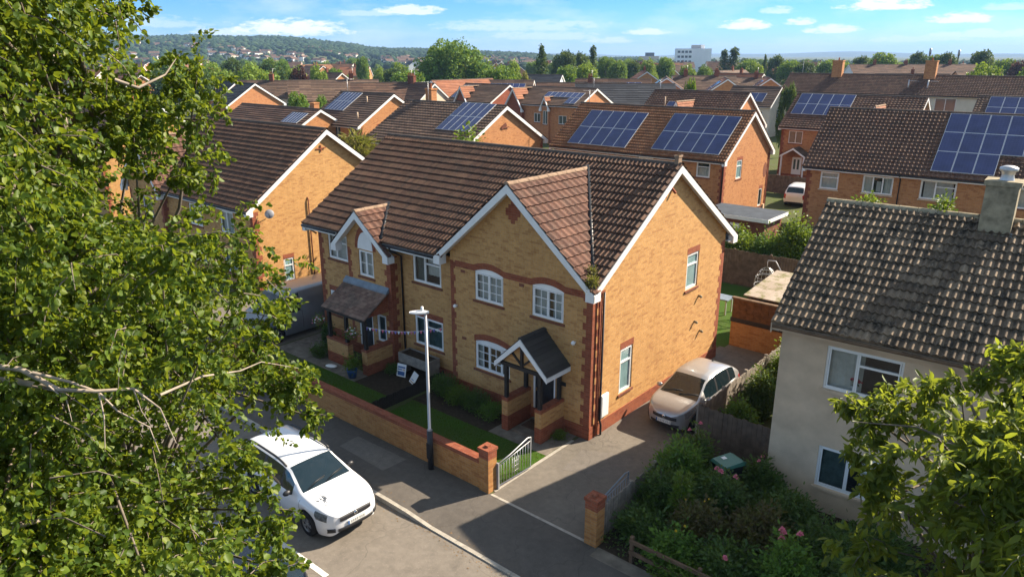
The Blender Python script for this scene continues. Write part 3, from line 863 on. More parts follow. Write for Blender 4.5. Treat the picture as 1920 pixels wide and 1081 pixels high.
    if S.get('badge'):
        z = S['badge']; x = nose(0, z) + .02
        mb = MB(); mb.lathe([(0, .012), (.055, .012), (.06, 0)], (x, 0, z), 14, 0, 'x'); bd = mb.build('badge', M['chrome'], T)
        b2 = MB(); b2.lathe([(0, .015), (.03, .015), (.032, .012)], (x, 0, z), 12, 0, 'x'); b2.build('badge_centre', M['black'], bd)
    if S.get('rails'):
        r0, r1 = S['rails']
        for sy in (-1, 1):
            mb = MB(); pts = []
            n = 12
            for i in range(n + 1):
                x = r0 + (r1 - r0) * i / n; h = half(x); lift = .045 * min(1, 5 * min(i, n - i) / n) + .005
                pts.append((x, sy * (h[7][0] * .97), h[7][1] + lift + .05))
            mb.tube(pts, .03, 6); mb.build('roof_rail', M['black'], T)
    if S.get('fin'):
        mb = MB(); x = S['fin']; mb.prism([(x - .12, -.02, top(x) - .01), (x + .1, -.02, top(x) - .01), (x - .1, -.02, top(x) + .07)], (0, .04, 0)); mb.build('aerial', M['black'], T)
    if S.get('scuff'):
        sx, sy = S['scuff']; mb = MB(); r0 = random.Random(4)
        def surf(x, y):
            h = half(x)[5:]; return float(np.interp(abs(y), [q[0] for q in h][::-1], [q[1] for q in h][::-1])) + .004
        for k in range(16):
            x, y = sx + r0.gauss(0, .1), sy + r0.gauss(0, .055); a = r0.uniform(-.5, .5); l, w = r0.uniform(.02, .08), r0.uniform(.006, .018)
            q = [(x + i * l * math.cos(a) - j * w * math.sin(a), y + i * l * math.sin(a) + j * w * math.cos(a)) for i, j in ((-1, -.6), (1, -1), (.8, 1), (-1, .7))]
            mb.face([(u, v, surf(u, v)) for u, v in q])
        mb.build('scuff_mark', M['felt'], T)
    if S.get('wiper'):
        mb = MB(); x = S['wiper']
        for (ya, yb) in ((-.55, .05), (.0, .6)):
            mb.tube([(x, ya, top(x) + .02), (x - .1, (ya + yb) / 2, top(x - .1) + .03), (x - .16, yb, top(x - .16) + .015)], .012, 5)
        mb.build('wiper', M['black'], T)
    for dz in S.get('handles', ()):
        for sy in (-1, 1):
            mb = MB(); x = dz; mb.box(x - .1, x + .1, sy * hw(x) * .975 - .02, sy * hw(x) * .975 + .02, belt(x) - .13, belt(x) - .1)
            mb.build('door_handle', M[S['paint']], T)
    return T, nose, top, hw

ESTATE = dict(paint='cpwhite', wheel_r=.325, wheels=(-1.28, 1.38), seams=(1.12, .18, -.78), tumble=.2,
    top=[(-2.27, .72), (-2.24, .88), (-2.17, 1.0), (-2.02, 1.18), (-1.88, 1.36), (-1.7, 1.435), (-1.2, 1.465), (-.4, 1.48), (.1, 1.455), (.32, 1.41), (.62, 1.26), (1.1, 1.015), (1.5, .955), (1.9, .89), (2.1, .82), (2.2, .755), (2.25, .68), (2.27, .58)],
    hw=[(-2.27, .58), (-2.22, .72), (-2.1, .82), (-1.8, .875), (-1, .9), (0, .905), (1, .9), (1.5, .885), (1.85, .835), (2.05, .755), (2.17, .64), (2.24, .47), (2.27, .28)],
    bot=[(-2.27, .42), (-2.1, .3), (-1.7, .24), (0, .2), (1.7, .2), (2.1, .22), (2.2, .27), (2.26, .36)],
    belt=[(-2.27, .95), (-1.9, .99), (-1, .955), (0, .92), (1.1, .9), (2.26, .8)],
    windows=[(-1.9, -1.35), (-1.28, -.72), (-.6, .2), (.26, .75)][:4], screen=(.34, 1.09), rear=(-2.17, -1.9),
    headlight=(1.72, 2.1, (3, 4)), taillight=(-2.24, -2.0, (3, 4)), mirror=.72, mirror_m='black', seats=(-.75, .05), dash=.75,
    patches=[('grille', -.46, .46, .60, .71, 'black', .022), ('lower_grille', -.52, .52, .33, .41, 'black', .022), ('fog_lamp', -.74, -.58, .34, .44, 'black', .022, 4, 2), ('fog_lamp', .58, .74, .34, .44, 'black', .022, 4, 2)],
    plate_f=.49, badge=.66, rails=(-1.75, .25), fin=-1.45, wiper=1.06, handles=(-.65, .3), wrap=False, scuff=(1.62, -.5))
MPV = dict(paint='cpsilver', wheel_r=.31, wheels=(-1.2, 1.25), seams=(1.0, .05, -.75), tumble=.22,
    top=[(-1.94, .78), (-1.88, .98), (-1.76, 1.14), (-1.55, 1.30), (-1.3, 1.41), (-.9, 1.48), (-.3, 1.515), (.1, 1.49), (.32, 1.42), (.7, 1.21), (1.12, .985), (1.45, .92), (1.7, .83), (1.85, .72), (1.92, .62), (1.94, .55)],
    hw=[(-1.94, .6), (-1.88, .72), (-1.7, .8), (-1, .84), (0, .845), (1, .835), (1.4, .8), (1.65, .72), (1.8, .6), (1.89, .42), (1.94, .22)],
    bot=[(-1.94, .4), (-1.7, .26), (0, .2), (1.5, .2), (1.85, .24), (1.94, .34)],
    belt=[(-1.94, 1.0), (-1, .97), (0, .93), (1, .9), (1.94, .78)],
    windows=[(-1.45, -1.05), (-.98, -.15), (-.05, .7)], screen=(.32, 1.1), rear=(-1.88, -1.5), headlight=(1.32, 1.78, (3, 4)), taillight=(-1.9, -1.7, (3, 4)), mirror=.72, seats=(-.6, .1), dash=.7,
    patches=[('grille', -.42, .42, .50, .60, 'black', .014), ('lower_grille', -.5, .5, .28, .36, 'black', .014)], plate_f=.42, badge=.57, fin=-1.2, wiper=1.06, handles=(-.6, .2))
SUV = dict(ESTATE, scuff=None, wheel_r=.34, top=[(x, z * 1.13) for x, z in ESTATE['top']], belt=[(x, z * 1.1) for x, z in ESTATE['belt']], rails=None, fin=None, patches=(), plate_f=None, badge=None, headlight=None,
    taillight=(-2.24, -2.05, (2, 3, 4)), wiper=None, handles=(), seats=())
VAN = dict(paint='cpgrey', wheel_r=.33, wheels=(-1.5, 1.5), seams=(1.2, .25, -1.0), tumble=.1, dpillar=False,
    top=[(-2.5, 1.0), (-2.48, 1.7), (-2.42, 1.95), (-2.2, 2.02), (-1, 2.04), (.3, 2.03), (.75, 1.96), (.95, 1.86), (1.25, 1.6), (1.75, 1.22), (2.1, 1.08), (2.35, .9), (2.47, .7)],
    hw=[(-2.5, .85), (-2.4, .93), (-2, .96), (0, .97), (1.3, .96), (1.8, .92), (2.15, .82), (2.35, .65), (2.47, .35)],
    bot=[(-2.5, .35), (-2, .25), (0, .22), (2, .24), (2.47, .4)], belt=[(-2.5, 1.18), (0, 1.16), (1.3, 1.12), (2.47, .9)],
    windows=[(.3, 1.42)], screen=(.95, 1.72), rear=(-2.6, -2.55), headlight=(1.95, 2.25, (3, 4)), taillight=(-2.5, -2.4, (3, 4)), mirror=1.35, mirror_m='black', seats=(.3,), dash=1.2,
    patches=[('grille', -.5, .5, .62, .74, 'black', .014)], plate_f=.5, spokes=6)

# ------------------------------------------------------------------ street furniture and garden things
def board_fence(name, label, a, b, h, m='fence', bw=.14, posts=1.8, group=None, gap=.004, jitter=.03, cat='fence', postm=None, z0=0, lean=0):
    a = Vector(a); b = Vector(b); L = (b - a).length; ang = math.atan2(b.y - a.y, b.x - a.x)
    T = thing(name, label, cat, (a.x, a.y, z0), ang, group)
    mb = MB(); n = int(L / bw)
    for i in range(n):
        x = i * L / n; hh = h + rng.uniform(-jitter, jitter)
        t = rng.uniform(-.004, .004)
        mb.box(x + gap, x + L / n - gap, -.012 + t, .012 + t, .04, hh)
    mb.build('boards', M[m], T)
    rb = MB()
    for z in (.25, h * .55, h - .22):
        rb.box(0, L, .013, .05, z, z + .07)
    rb.build('rails', M[m], T)
    k = max(1, int(round(L / posts)))
    for i in range(k + 1):
        pb = MB(); x = L * i / k; pb.box(x - .045, x + .045, -.02, .075, 0, h + .06); pb.build('post', M[postm or m], T)
    return T
# ------------------------------------------------------------------ plants
def unit(a): return a / np.maximum(np.linalg.norm(a, axis=1, keepdims=True), 1e-9)
def leaves(P, D, Lg, Wd, fold=.18, up=None):
    """rhombus leaves at P pointing along D (N,3); Lg, Wd (N,)"""
    n = len(P); D = unit(D)
    Rn = nrg.normal(size=(n, 3)); Rn[:, 2] += .9 if up is None else up
    Sd = unit(np.cross(D, Rn)); Nn = np.cross(Sd, D)
    Lg = Lg[:, None]; Wd = Wd[:, None]
    b = P; m = P + D * Lg * .45; t = P + D * Lg - Nn * Lg * .08
    l = m + Sd * Wd * .5 + Nn * Wd * fold; r = m - Sd * Wd * .5 + Nn * Wd * fold
    v = np.stack([b, r, t, l], 1).reshape(-1, 3)
    f = np.arange(4 * n).reshape(n, 4)
    return v, f
def leaves6(P, D, Lg, Wd, fold=.18, up=None):
    """oval leaves folded along the midrib: six points, two quads each"""
    n = len(P); D = unit(D)
    Rn = nrg.normal(size=(n, 3)); Rn[:, 2] += .9 if up is None else up
    Sd = unit(np.cross(D, Rn)); Nn = np.cross(Sd, D); Lg = Lg[:, None]; Wd = Wd[:, None]
    cur = nrg.uniform(-.05, .22, (n, 1))
    m1 = P + D * Lg * .28; m2 = P + D * Lg * .68 - Nn * Lg * cur * .45; t = P + D * Lg - Nn * Lg * cur
    r1, l1 = m1 - Sd * Wd * .46 + Nn * Wd * fold, m1 + Sd * Wd * .46 + Nn * Wd * fold
    r2, l2 = m2 - Sd * Wd * .40 + Nn * Wd * fold, m2 + Sd * Wd * .40 + Nn * Wd * fold
    v = np.stack([P, r1, r2, t, l2, l1], 1).reshape(-1, 3)
    b = (np.arange(n) * 6)[:, None]
    return v, np.concatenate([b + np.array([[0, 1, 2, 3]]), b + np.array([[0, 3, 4, 5]])])
def rdir(n): return unit(nrg.normal(size=(n, 3)))

def crown_points(clumps, per, shell=.6):
    P = []
    for (c, r) in clumps:
        n = max(4, int(per * r[0] * r[1])) if hasattr(r, '__len__') else max(4, int(per * r * r))
        d = rdir(n); rad = nrg.uniform(0, 1, n) ** (1 / 3) * (1 - shell) + shell * nrg.uniform(.75, 1.05, n)
        P.append(np.array(c) + d * rad[:, None] * np.array(r if hasattr(r, '__len__') else (r, r, r)))
    return np.concatenate(P)

def tree_proto(kind, nclump, leafsize, per, mat, seed, form='round'):
    """unit-height tree prototype (height 1): trunk + crown meshes"""
    r0 = random.Random(seed); cl = []
    for _ in range(nclump):
        a = r0.uniform(0, 6.283)
        if form == 'round':
            u = r0.uniform(-1, 1); q = math.sqrt(1 - u * u); k = r0.uniform(.55, 1) ** .5
            c = (.36 * k * q * math.cos(a), .36 * k * q * math.sin(a), .56 + .32 * k * u); r = r0.uniform(.09, .155)
        elif form == 'wide':
            u = r0.uniform(-.8, 1); q = math.sqrt(1 - u * u); k = r0.uniform(.6, 1) ** .5
            c = (.58 * k * q * math.cos(a), .5 * k * q * math.sin(a), .48 + .38 * k * u - .1 * q); r = r0.uniform(.1, .17)
        elif form == 'cone':
            h = r0.uniform(.1, 1); w = .28 * (1.02 - h) ** .8 * r0.uniform(.5, 1)
            c = (w * math.cos(a), w * math.sin(a), h * .95); r = .03 + .10 * (1.05 - h)
        elif form == 'column':
            h = r0.uniform(.08, 1); w = .13 * math.sin(math.pi * min(1, h * .75 + .22)) * r0.uniform(.4, 1)
            c = (w * math.cos(a), w * math.sin(a), h * .95); r = .07
        elif form == 'bush':
            u = r0.uniform(-.2, 1); q = math.sqrt(1 - min(1, u * u)); k = r0.uniform(.5, 1) ** .5
            c = (.62 * k * q * math.cos(a), .62 * k * q * math.sin(a), .15 + .72 * k * max(0, u)); r = r0.uniform(.14, .24)
        cl.append((c, r))
    P = crown_points(cl, per)
    P[:, 2] = np.clip(P[:, 2] / P[:, 2].max(), .02, 1.05)
    n = len(P); L = nrg.uniform(.6, 1.2, n) * leafsize
    d = rdir(n); d[:, 2] -= .25
    v, f = leaves(P, d, L, L * .75, .1, 1.6)
    T = bpy.data.objects.new(kind, None); T.empty_display_size = .3
    C.objects.link(T)
    mb = MB()
    if form != 'bush':
        mb.tube([(0, 0, 0), (.012, .005, .2), (0, 0, .4), (.01, 0, .6)], [.03, .022, .014, .004], 6)
        for k in range(5):
            c, r = cl[k]; mb.tube([(0, 0, .25 + .05 * k), tuple(np.array(c) * .6 + np.array((0, 0, .12))), c], [.014, .009, .004], 5)
    else:
        for k in range(6):
            c, r = cl[k]; mb.tube([(0, 0, 0), tuple(np.array(c) * .6), c], [.02, .013, .006], 5)
    mb.build('trunk' if form != 'bush' else 'stems', M['bark'], T)
    np_mesh('crown' if form != 'bush' else 'foliage', v, f, M[mat], T)
    return T

def place(proto, x, y, h, w=None, z=0, label=None, group=None, cat='tree', rot=None):
    rot = rng.uniform(0, 6.28) if rot is None else rot
    first = 'used' not in proto
    if first: proto['used'] = 1; o = proto; o.location = (x, y, z); o.rotation_euler = (0, 0, rot)
    else: o = dup(proto, (x, y, z), rot)
    wv = (w or h) ; o.scale = (wv, wv, h)
    tag(o, label, cat, group)
    if 'group' in o.keys() and not group: del o['group']
    return o

def leafy_tree(name, label, cat, base, trunk_pts, trunk_r, tips, mat, bark, leafL, ntwig, twigL, nleaf, spread=.8, droop=.5, wl=.72, group=None, extra=None):
    """near tree: limbs run to the tips, each tip carries leafy twigs; coordinates are world, the thing sits at base"""
    T = thing(name, label, cat, base, 0, group); B = np.array(base)
    mb = MB(); tp = [Vector(p) - Vector(base) for p in trunk_pts]
    mb.tube(tp, trunk_r, 10)
    mb.build('trunk', M[bark], T)
    lb = MB(); Pl = []; Dl = []
    tipsA = []
    for (c, rad, wgt) in tips:
        c = Vector(c) - Vector(base)
        # limb from the nearest trunk height below the tip
        cand = [p for p in tp if p.z < c.z - .2] or [tp[0]]
        s = cand[min(len(cand) - 1, int(len(cand) * rng.uniform(.55, 1)))] if len(cand) > 1 else cand[0]
        mid = s.lerp(c, .5) + Vector((rng.uniform(-.3, .3), rng.uniform(-.3, .3), rng.uniform(.1, .5)))
        q1 = s.lerp(mid, .5) + Vector((0, 0, .1)); q2 = mid.lerp(c, .5)
        lb.tube([s, q1, mid, q2, c], [.032, .026, .019, .012, .006], 5, 0, False)
        nt = max(3, int(ntwig * wgt))
        for _ in range(nt):
            d = Vector((rng.gauss(0, 1), rng.gauss(0, 1), rng.gauss(0, .8))).normalized()
            p0 = c + Vector((rng.gauss(0, .42), rng.gauss(0, .42), rng.gauss(0, .38))) * rad * 1.0
            d = (d + (p0 - c) * (.8 / rad) + Vector((0, 0, -droop * .4))).normalized()
            Lt = twigL * rng.uniform(.55, 1.3) * min(1.1, rad / .55 + .15)
            p1 = p0 + d * Lt * .5; d2 = (d + Vector((0, 0, -droop))).normalized(); p2 = p1 + d2 * Lt * .5
            if rng.random() < .25: lb.tube([p0, p1, p2], [.007, .005, .0025], 3, 0, False)
            k = max(3, int(nleaf * rng.uniform(.7, 1.3)))
            for i in range(k):
                t = (i + rng.random()) / k
                pos = p0.lerp(p1, t * 2) if t < .5 else p1.lerp(p2, t * 2 - 1)
                dd = d if t < .5 else d2
                off = Vector((rng.gauss(0, 1), rng.gauss(0, 1), rng.gauss(0, 1) - .35)).normalized()
                Pl.append(tuple(pos + off * .018)); Dl.append(tuple(off + dd * .55 + Vector((0, 0, -.25))))
    if extra: extra(lb, Vector(base))
    lb.build('limbs', [M['bark'], M[bark]], T, merge=False)
    P = np.array(Pl); D = np.array(Dl); n = len(P)
    L = leafL * nrg.uniform(.45, 1.4, n)
    v, f = leaves6(P, D, L, L * wl, .16, .8)
    np_mesh('crown', v, f, M[mat], T)
    return T

def shrub(name, label, cat, loc, h, w, mat='leaf_sh', leafL=.07, dens=1., seed=0, group=None, flowers=None, depth=None, wl=.55, spiky=0.):
    r0 = random.Random(seed); T = thing(name, label, cat, loc, r0.uniform(0, 6), group)
    dpt = depth or w
    mb = MB(); Pl = []; Dl = []
    ns = int(34 * dens * (w * dpt) ** .5 * h + 10)
    tips = []
    for i in range(ns):
        a = r0.uniform(0, 6.283); k = r0.random() ** .5
        hh = h * (1 - .55 * k ** 2) * r0.uniform(.55, 1.05) * (1.25 if r0.random() < spiky else 1)
        t = Vector((w / 2 * k * math.cos(a), dpt / 2 * k * math.sin(a), hh)); b = Vector((t.x * .35, t.y * .35, 0))
        m = b.lerp(t, .55) + Vector((r0.uniform(-.05, .05), r0.uniform(-.05, .05), .05))
        if i % 2 == 0: mb.tube([b, m, t], [.012, .008, .003], 4, 0, False)
        tips.append(t)
        nl = int(80 * dens)
        for j in range(nl):
            s = r0.random() ** .6
            p = b.lerp(m, s * 2) if s < .5 else m.lerp(t, s * 2 - 1)
            o = Vector((r0.gauss(0, 1), r0.gauss(0, 1), r0.gauss(0, .7)))
            rad = .13 * (w * .6) ** .5
            Pl.append(tuple(p + o * rad)); Dl.append(tuple(o.normalized() + Vector((0, 0, .25))))
    mb.build('stems', M['bark'], T, merge=False)
    P = np.array(Pl); P[:, 2] = np.clip(P[:, 2], .01, None); D = np.array(Dl); n = len(P)
    L = leafL * nrg.uniform(.6, 1.3, n)
    v, f = leaves6(P, D, L, L * wl, .12, 1.1)
    np_mesh('foliage', v, f, M[mat], T)
    if flowers:
        fm, fr, nf = flowers
        tips.sort(key=lambda t: -t.z - .4 * t.length)
        for t in tips[:nf]:
            fb = MB(); c = t + Vector((r0.uniform(-.05, .05), r0.uniform(-.05, .05), .05))
            for q in range(9):
                a = q * 2.4; rr = fr * (.25 + .07 * q); tilt = .2 + .09 * q
                ux = Vector((math.cos(a), math.sin(a), 0)); pv = c + ux * rr * .35
                tip = c + ux * rr + Vector((0, 0, fr * (1 - .13 * q))); sd = Vector((-ux.y, ux.x, 0)) * fr * .55
                fb.face([pv - sd * .4, tip - sd, tip + ux * fr * .15, tip + sd, pv + sd * .4][:5], 0)
            fb.ball(c, fr * .35, m=0, nu=6, nv=4)
            fb.build('flower', M[fm], T)
    return T

ICO_V = None
def ico():
    global ICO_V
    if ICO_V is None:
        bm = bmesh.new(); bmesh.ops.create_icosphere(bm, subdivisions=1, radius=1)
        v = np.array([q.co[:] for q in bm.verts]); f = np.array([[q.index for q in p.verts] for p in bm.faces]); bm.free(); ICO_V = (v, f)
    return ICO_V
def blobs(name, C3, Rd, mat, squash=.8, jit=.22):
    v, f = ico(); n = len(C3)
    Vv = v[None] * (1 + nrg.normal(0, jit, (n, len(v), 1))) * Rd[:, None, None]
    Vv[:, :, 2] *= squash
    Vv = (Vv + C3[:, None, :]).reshape(-1, 3)
    F = (f[None] + (np.arange(n) * len(v))[:, None, None]).reshape(-1, 3)
    return np_mesh(name, Vv, F, mat)
# ------------------------------------------------------------------ camera, sun, sky
CAM = Vector((11.3845, -17.3057, 11.4218)); YAW, PIT, FPX = -.7062, .3081, 1373.65
cam = bpy.data.objects.new('camera', bpy.data.cameras.new('camera')); C.objects.link(cam)
cam.location = CAM; cam.rotation_euler = (math.pi / 2 - PIT, 0, -YAW)
cam.data.sensor_width = 36; cam.data.lens = FPX / 1920 * 36; cam.data.clip_end = 30000; cam.data.clip_start = .05
SC.camera = cam
_fw = Vector((math.sin(YAW) * math.cos(PIT), math.cos(YAW) * math.cos(PIT), -math.sin(PIT))); _rt = Vector((math.cos(YAW), -math.sin(YAW), 0)); _up = _rt.cross(_fw)
def ray(px, py): return _fw + _rt * ((px - 960) / FPX) - _up * ((py - 540.5) / FPX)
def at_z(px, py, z): d = ray(px, py); return CAM + d * ((z - CAM.z) / d.z)
def at_d(px, py, dist): d = ray(px, py); return CAM + d * (dist / math.hypot(d.x, d.y))
SAZ, SEL = R(26.5), R(34.5)
SD = Vector((math.sin(SAZ) * math.cos(SEL), math.cos(SAZ) * math.cos(SEL), math.sin(SEL)))
sl = bpy.data.lights.new('sun', 'SUN'); so = bpy.data.objects.new('sun', sl); C.objects.link(so)
sl.energy = 5.0; sl.angle = R(.5); sl.color = (1, .87, .70)
so.rotation_euler = SD.to_track_quat('Z', 'Y').to_euler(); so.location = (20, 30, 40)
W = bpy.data.worlds.new('World'); SC.world = W; W.use_nodes = True
def build_world():
    t = W.node_tree; nd = t.nodes; bg = nd['Background']
    def N(typ, **k):
        q = nd.new('ShaderNode' + typ)
        for a, v in k.items(): setattr(q, a, v)
        return q
    def mth(op, a, b=None, cl=False):
        m = N('Math', operation=op); m.use_clamp = cl
        for i, x in enumerate((a, b)):
            if x is None: continue
            if isinstance(x, (int, float)): m.inputs[i].default_value = x
            else: t.links.new(x, m.inputs[i])
        return m.outputs[0]
    def mixc(f, a, b, mode='MIX'):
        m = N('Mix', data_type='RGBA', blend_type=mode)
        for x, k in ((f, 0), (a, 6), (b, 7)):
            if isinstance(x, (int, float, tuple)): m.inputs[k].default_value = x
            else: t.links.new(x, m.inputs[k])
        return m.outputs[2]
    sky = N('TexSky', sky_type='NISHITA'); sky.sun_disc = False; sky.sun_elevation = SEL; sky.sun_rotation = SAZ
    sky.air_density = 1.0; sky.dust_density = .35; sky.ozone_density = 2.0
    tc = N('TexCoord'); sp = N('SeparateXYZ'); t.links.new(tc.outputs['Generated'], sp.inputs[0])
    az = mth('ARCTAN2', sp.outputs[0], sp.outputs[1]); el = mth('ARCSINE', sp.outputs[2])
    # low sky: deep blue a few degrees up, pale at the horizon
    cr = N('ValToRGB'); t.links.new(mth('DIVIDE', el, .09, True), cr.inputs[0])
    e = cr.color_ramp.elements; e[0].position = 0; e[0].color = SKY0; e[1].position = 1; e[1].color = SKY1
    m = e.new(.45); m.color = SKYM
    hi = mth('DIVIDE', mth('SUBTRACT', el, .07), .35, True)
    tint = mixc(hi, cr.outputs[0], (1.0, .82, .62, 1))  # unseen upper sky tinted warm, added to warm the light in the shade
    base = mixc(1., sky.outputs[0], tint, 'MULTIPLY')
    # noise in direction space
    cb = N('CombineXYZ'); t.links.new(mth('MULTIPLY', az, 1.), cb.inputs[0]); t.links.new(mth('MULTIPLY', el, 3.2), cb.inputs[1])
    def noise(sc, det=6, ro=.6):
        q = N('TexNoise'); q.inputs['Scale'].default_value = sc; q.inputs['Detail'].default_value = det; q.inputs['Roughness'].default_value = ro
        t.links.new(cb.outputs[0], q.inputs['Vector']); return q.outputs['Fac']
    n1 = noise(52, 9, .68); n2 = noise(7, 7, .6)
    tot = None
    for (px, py, rx, ry, st) in CLOUDS:
        d = ray(px, py).normalized(); a0 = math.atan2(d.x, d.y); e0 = math.asin(d.z)
        ra, rb = rx / 1441, ry / 1441
        da = mth('DIVIDE', mth('SUBTRACT', az, a0), ra); de = mth('SUBTRACT', el, e0)
        up = mth('DIVIDE', mth('MAXIMUM', de, 0.), rb); dn = mth('DIVIDE', mth('MINIMUM', de, 0.), rb * .45)
        q = mth('ADD', mth('MULTIPLY', da, da), mth('ADD', mth('MULTIPLY', up, up), mth('MULTIPLY', dn, dn)))
        q = mth('SUBTRACT', 1.15, q)
        q = mth('ADD', q, mth('MULTIPLY', mth('SUBTRACT', n1, .5), 4.2))
        q = mth('MULTIPLY', mth('MULTIPLY', q, 1.25, True), st, True)
        tot = q if tot is None else mth('MAXIMUM', tot, q)
    # thin streaky veil
    vr = N('ValToRGB'); t.links.new(n2, vr.inputs[0]); vr.color_ramp.elements[0].position = .47; vr.color_ramp.elements[1].position = .75
    veil = mth('MULTIPLY', vr.outputs[0], .42)
    cm = mth('MAXIMUM', tot, veil, True)
    lp = mth('DIVIDE', el, .16, True)
    # cloud veil spans the unseen upper sky too, added for neutral ambient light
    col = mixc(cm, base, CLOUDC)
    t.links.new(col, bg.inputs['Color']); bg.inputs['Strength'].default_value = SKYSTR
HAZE = .00016
SKYSTR = .128
SKY0, SKYM, SKY1 = (.21, .36, .64, 1), (.15, .34, .67, 1), (.08, .27, .61, 1)
CLOUDC = (3.6, 3.7, 3.85, 1)
CLOUDS = [(545, 58, 110, 20, .95), (440, 62, 70, 10, .6), (770, 22, 62, 13, .75), (690, 27, 70, 8, .4), (1398, 50, 44, 13, .95), (1500, 43, 26, 9, .8), (1562, 58, 48, 11, .8), (1658, 12, 70, 15, .95), (1798, 38, 50, 12, .9),
          (1215, 62, 44, 9, .7), (1140, 78, 50, 8, .5), (1462, 22, 34, 8, .5), (980, 52, 170, 16, .42), (1020, 70, 120, 12, .4), (1850, 66, 90, 10, .5), (1890, 15, 40, 8, .4), (250, 45, 120, 14, .35), (1720, 75, 90, 8, .4)]
build_world()
SC.view_settings.view_transform = 'Standard'; SC.view_settings.look = 'None'; SC.view_settings.exposure = 1.42; SC.view_settings.gamma = 1
SC.cycles.use_denoising = True
SC.cycles.max_bounces = 8; SC.cycles.transparent_max_bounces = 16; SC.cycles.volume_bounces = 0; SC.cycles.diffuse_bounces = 3; SC.cycles.glossy_bounces = 3
SC.cycles.sample_clamp_indirect = 6

# ------------------------------------------------------------------ ground
KY = -6.4           # kerb line
def ground():
    mb = MB(); X0, X1 = -9000, 9000
    for y0, y1, z in ((-9000, -12.6, -.004), (-12.6, -4.9, -.17), (-4.9, 9500, -.004)):
        mb.face([(X0, y0, z), (X1, y0, z), (X1, y1, z), (X0, y1, z)])
    for y in (-12.6, -4.9): mb.face([(X0, y, -.17), (X1, y, -.17), (X1, y, -.004), (X0, y, -.004)])
    struct(mb.build('ground', M['field']))
    mb = MB(); mb.face([(-160, -12.5, -.12), (90, -12.5, -.12), (90, KY, -.12), (-160, KY, -.12)]); struct(mb.build('road', M['road']))
ground()
def drop(x):  # how far the kerb is lowered for the driveways
    def ss(a, b): t = min(1, max(0, (x - a) / (b - a))); return t * t * (3 - 2 * t)
    return ss(-1.9, -.5) * (1 - ss(4.2, 5.2)) + ss(-21.5, -20) * (1 - ss(-14.6, -13.4))
def pavement():
    mb = MB(); xs = sorted(set([-160, -60, -24] + [round(-23 + .25 * i, 2) for i in range(120)] + [20, 60, 90]))
    rows = []
    for y, k in ((KY, 1), (-6.0, .72), (-5.6, .38), (-5.2, .1), (-4.9, 0), (-4.45, 0)):
        rows.append([(x, y, .002 - .095 * drop(x) * k) for x in xs])
    mb.grid(rows, 0, True); struct(mb.build('pavement', M['pave']))
    kb = MB(); n = 0
    x = -60.
    while x < 40:
        w = .9; a, b = x + .006, x + w - .006
        za, zb = .006 - .095 * drop(a), .006 - .095 * drop(b)
        kb.hexa([(a, KY - .125, -.16), (b, KY - .125, -.16), (b, KY + .0, -.16), (a, KY + .0, -.16), (a, KY - .115, za), (b, KY - .115, zb), (b, KY + .0, zb), (a, KY + .0, za)])
        x += w
    struct(kb.build('kerb', M['kerb']))
    k2 = MB(); k2.box(-60, 40, -12.62, -12.5, -.16, .01); struct(k2.build('kerb', M['kerb']))
    nv = MB(); nv.face([(-60, -15.2, .004), (40, -15.2, .004), (40, -12.62, .004), (-60, -12.62, .004)]); struct(nv.build('pavement', M['pave']))
    lm = MB()
    for k in range(-6, 3):
        x1 = -1.12 + k * 6.2; lm.face([(x1 - 2.6, -9.36, -.115), (x1, -9.36, -.115), (x1, -9.22, -.115), (x1 - 2.6, -9.22, -.115)])
    struct(lm.build('road_marking', plain('worn_road_paint', c3(.62, .60, .54), .8, .2, 0, .22, 14)))
pavement()
def flat(name, x0, x1, y0, y1, z, m, n=1):
    mb = MB(); mb.face([(x0, y0, z), (x1, y0, z), (x1, y1, z), (x0, y1, z)]); return struct(mb.build(name, M[m]))
flat('driveway', -.31, 2.86, -4.45, 11.0, .003, 'drive')
flat('driveway', -20.5, -14.2, -4.45, 12, .003, 'drive')
eg = MB()
eg.box(-.40, -.30, -4.3, -.62, 0, .012); eg.box(-.32, 2.86, -4.50, -4.42, .0, .008); eg.box(2.80, 2.86, -4.4, 11, 0, .02)
struct(eg.build('path_edging', M['kerb']))
def lawn(x0, x1, y0, y1, name='lawn'):
    mb = MB(); mb.face([(x0, y0, .006), (x1, y0, .006), (x1, y1, .006), (x0, y1, .006)]); struct(mb.build(name, M['lawn']))
    n = int(abs((x1 - x0) * (y1 - y0)) * 700)
    P = np.stack([nrg.uniform(x0, x1, n), nrg.uniform(y0, y1, n), np.full(n, .0)], 1)
    D = rdir(n); D[:, 2] = np.abs(D[:, 2]) + 1.2
    L = nrg.uniform(.025, .06, n); v, f = leaves(P, D, L, L * .3, .05, 0)
    o = np_mesh('grass', v, f, M['leaf_grass']); tag(o, 'short mown grass growing on the front lawn', 'grass', kind='stuff')
M['leaf_grass'] = leafmat('grass_blade', [c3(.025, .065, .007), c3(.045, .105, .01), c3(.075, .15, .016)], .35, .6, .2)
lawn(-6.2, -.42, -4.2, -1.95); lawn(-2.0, -.42, -1.95, -1.9)
lawn(-12.0, -6.55, -4.2, -2.35)
flat('flower_bed', -6.3, -2.75, -1.95, -.3, .005, 'soil')
flat('path', -2.75, -.42, -1.9, -.3, .007, 'paving')
flat('path', -14.1, -9.0, -2.35, -1.55, .007, 'paving')
flat('patio', -14.1, -11.3, -1.55, 0, .009, 'patio')
flat('flower_bed', -9.0, -6.55, -2.35, 0, .005, 'soil')
flat('front_garden', 2.9, 18, -4.45, 1.0, .004, 'soil')
flat('verge', 3.2, 18, -4.85, -4.45, .008, 'paving')

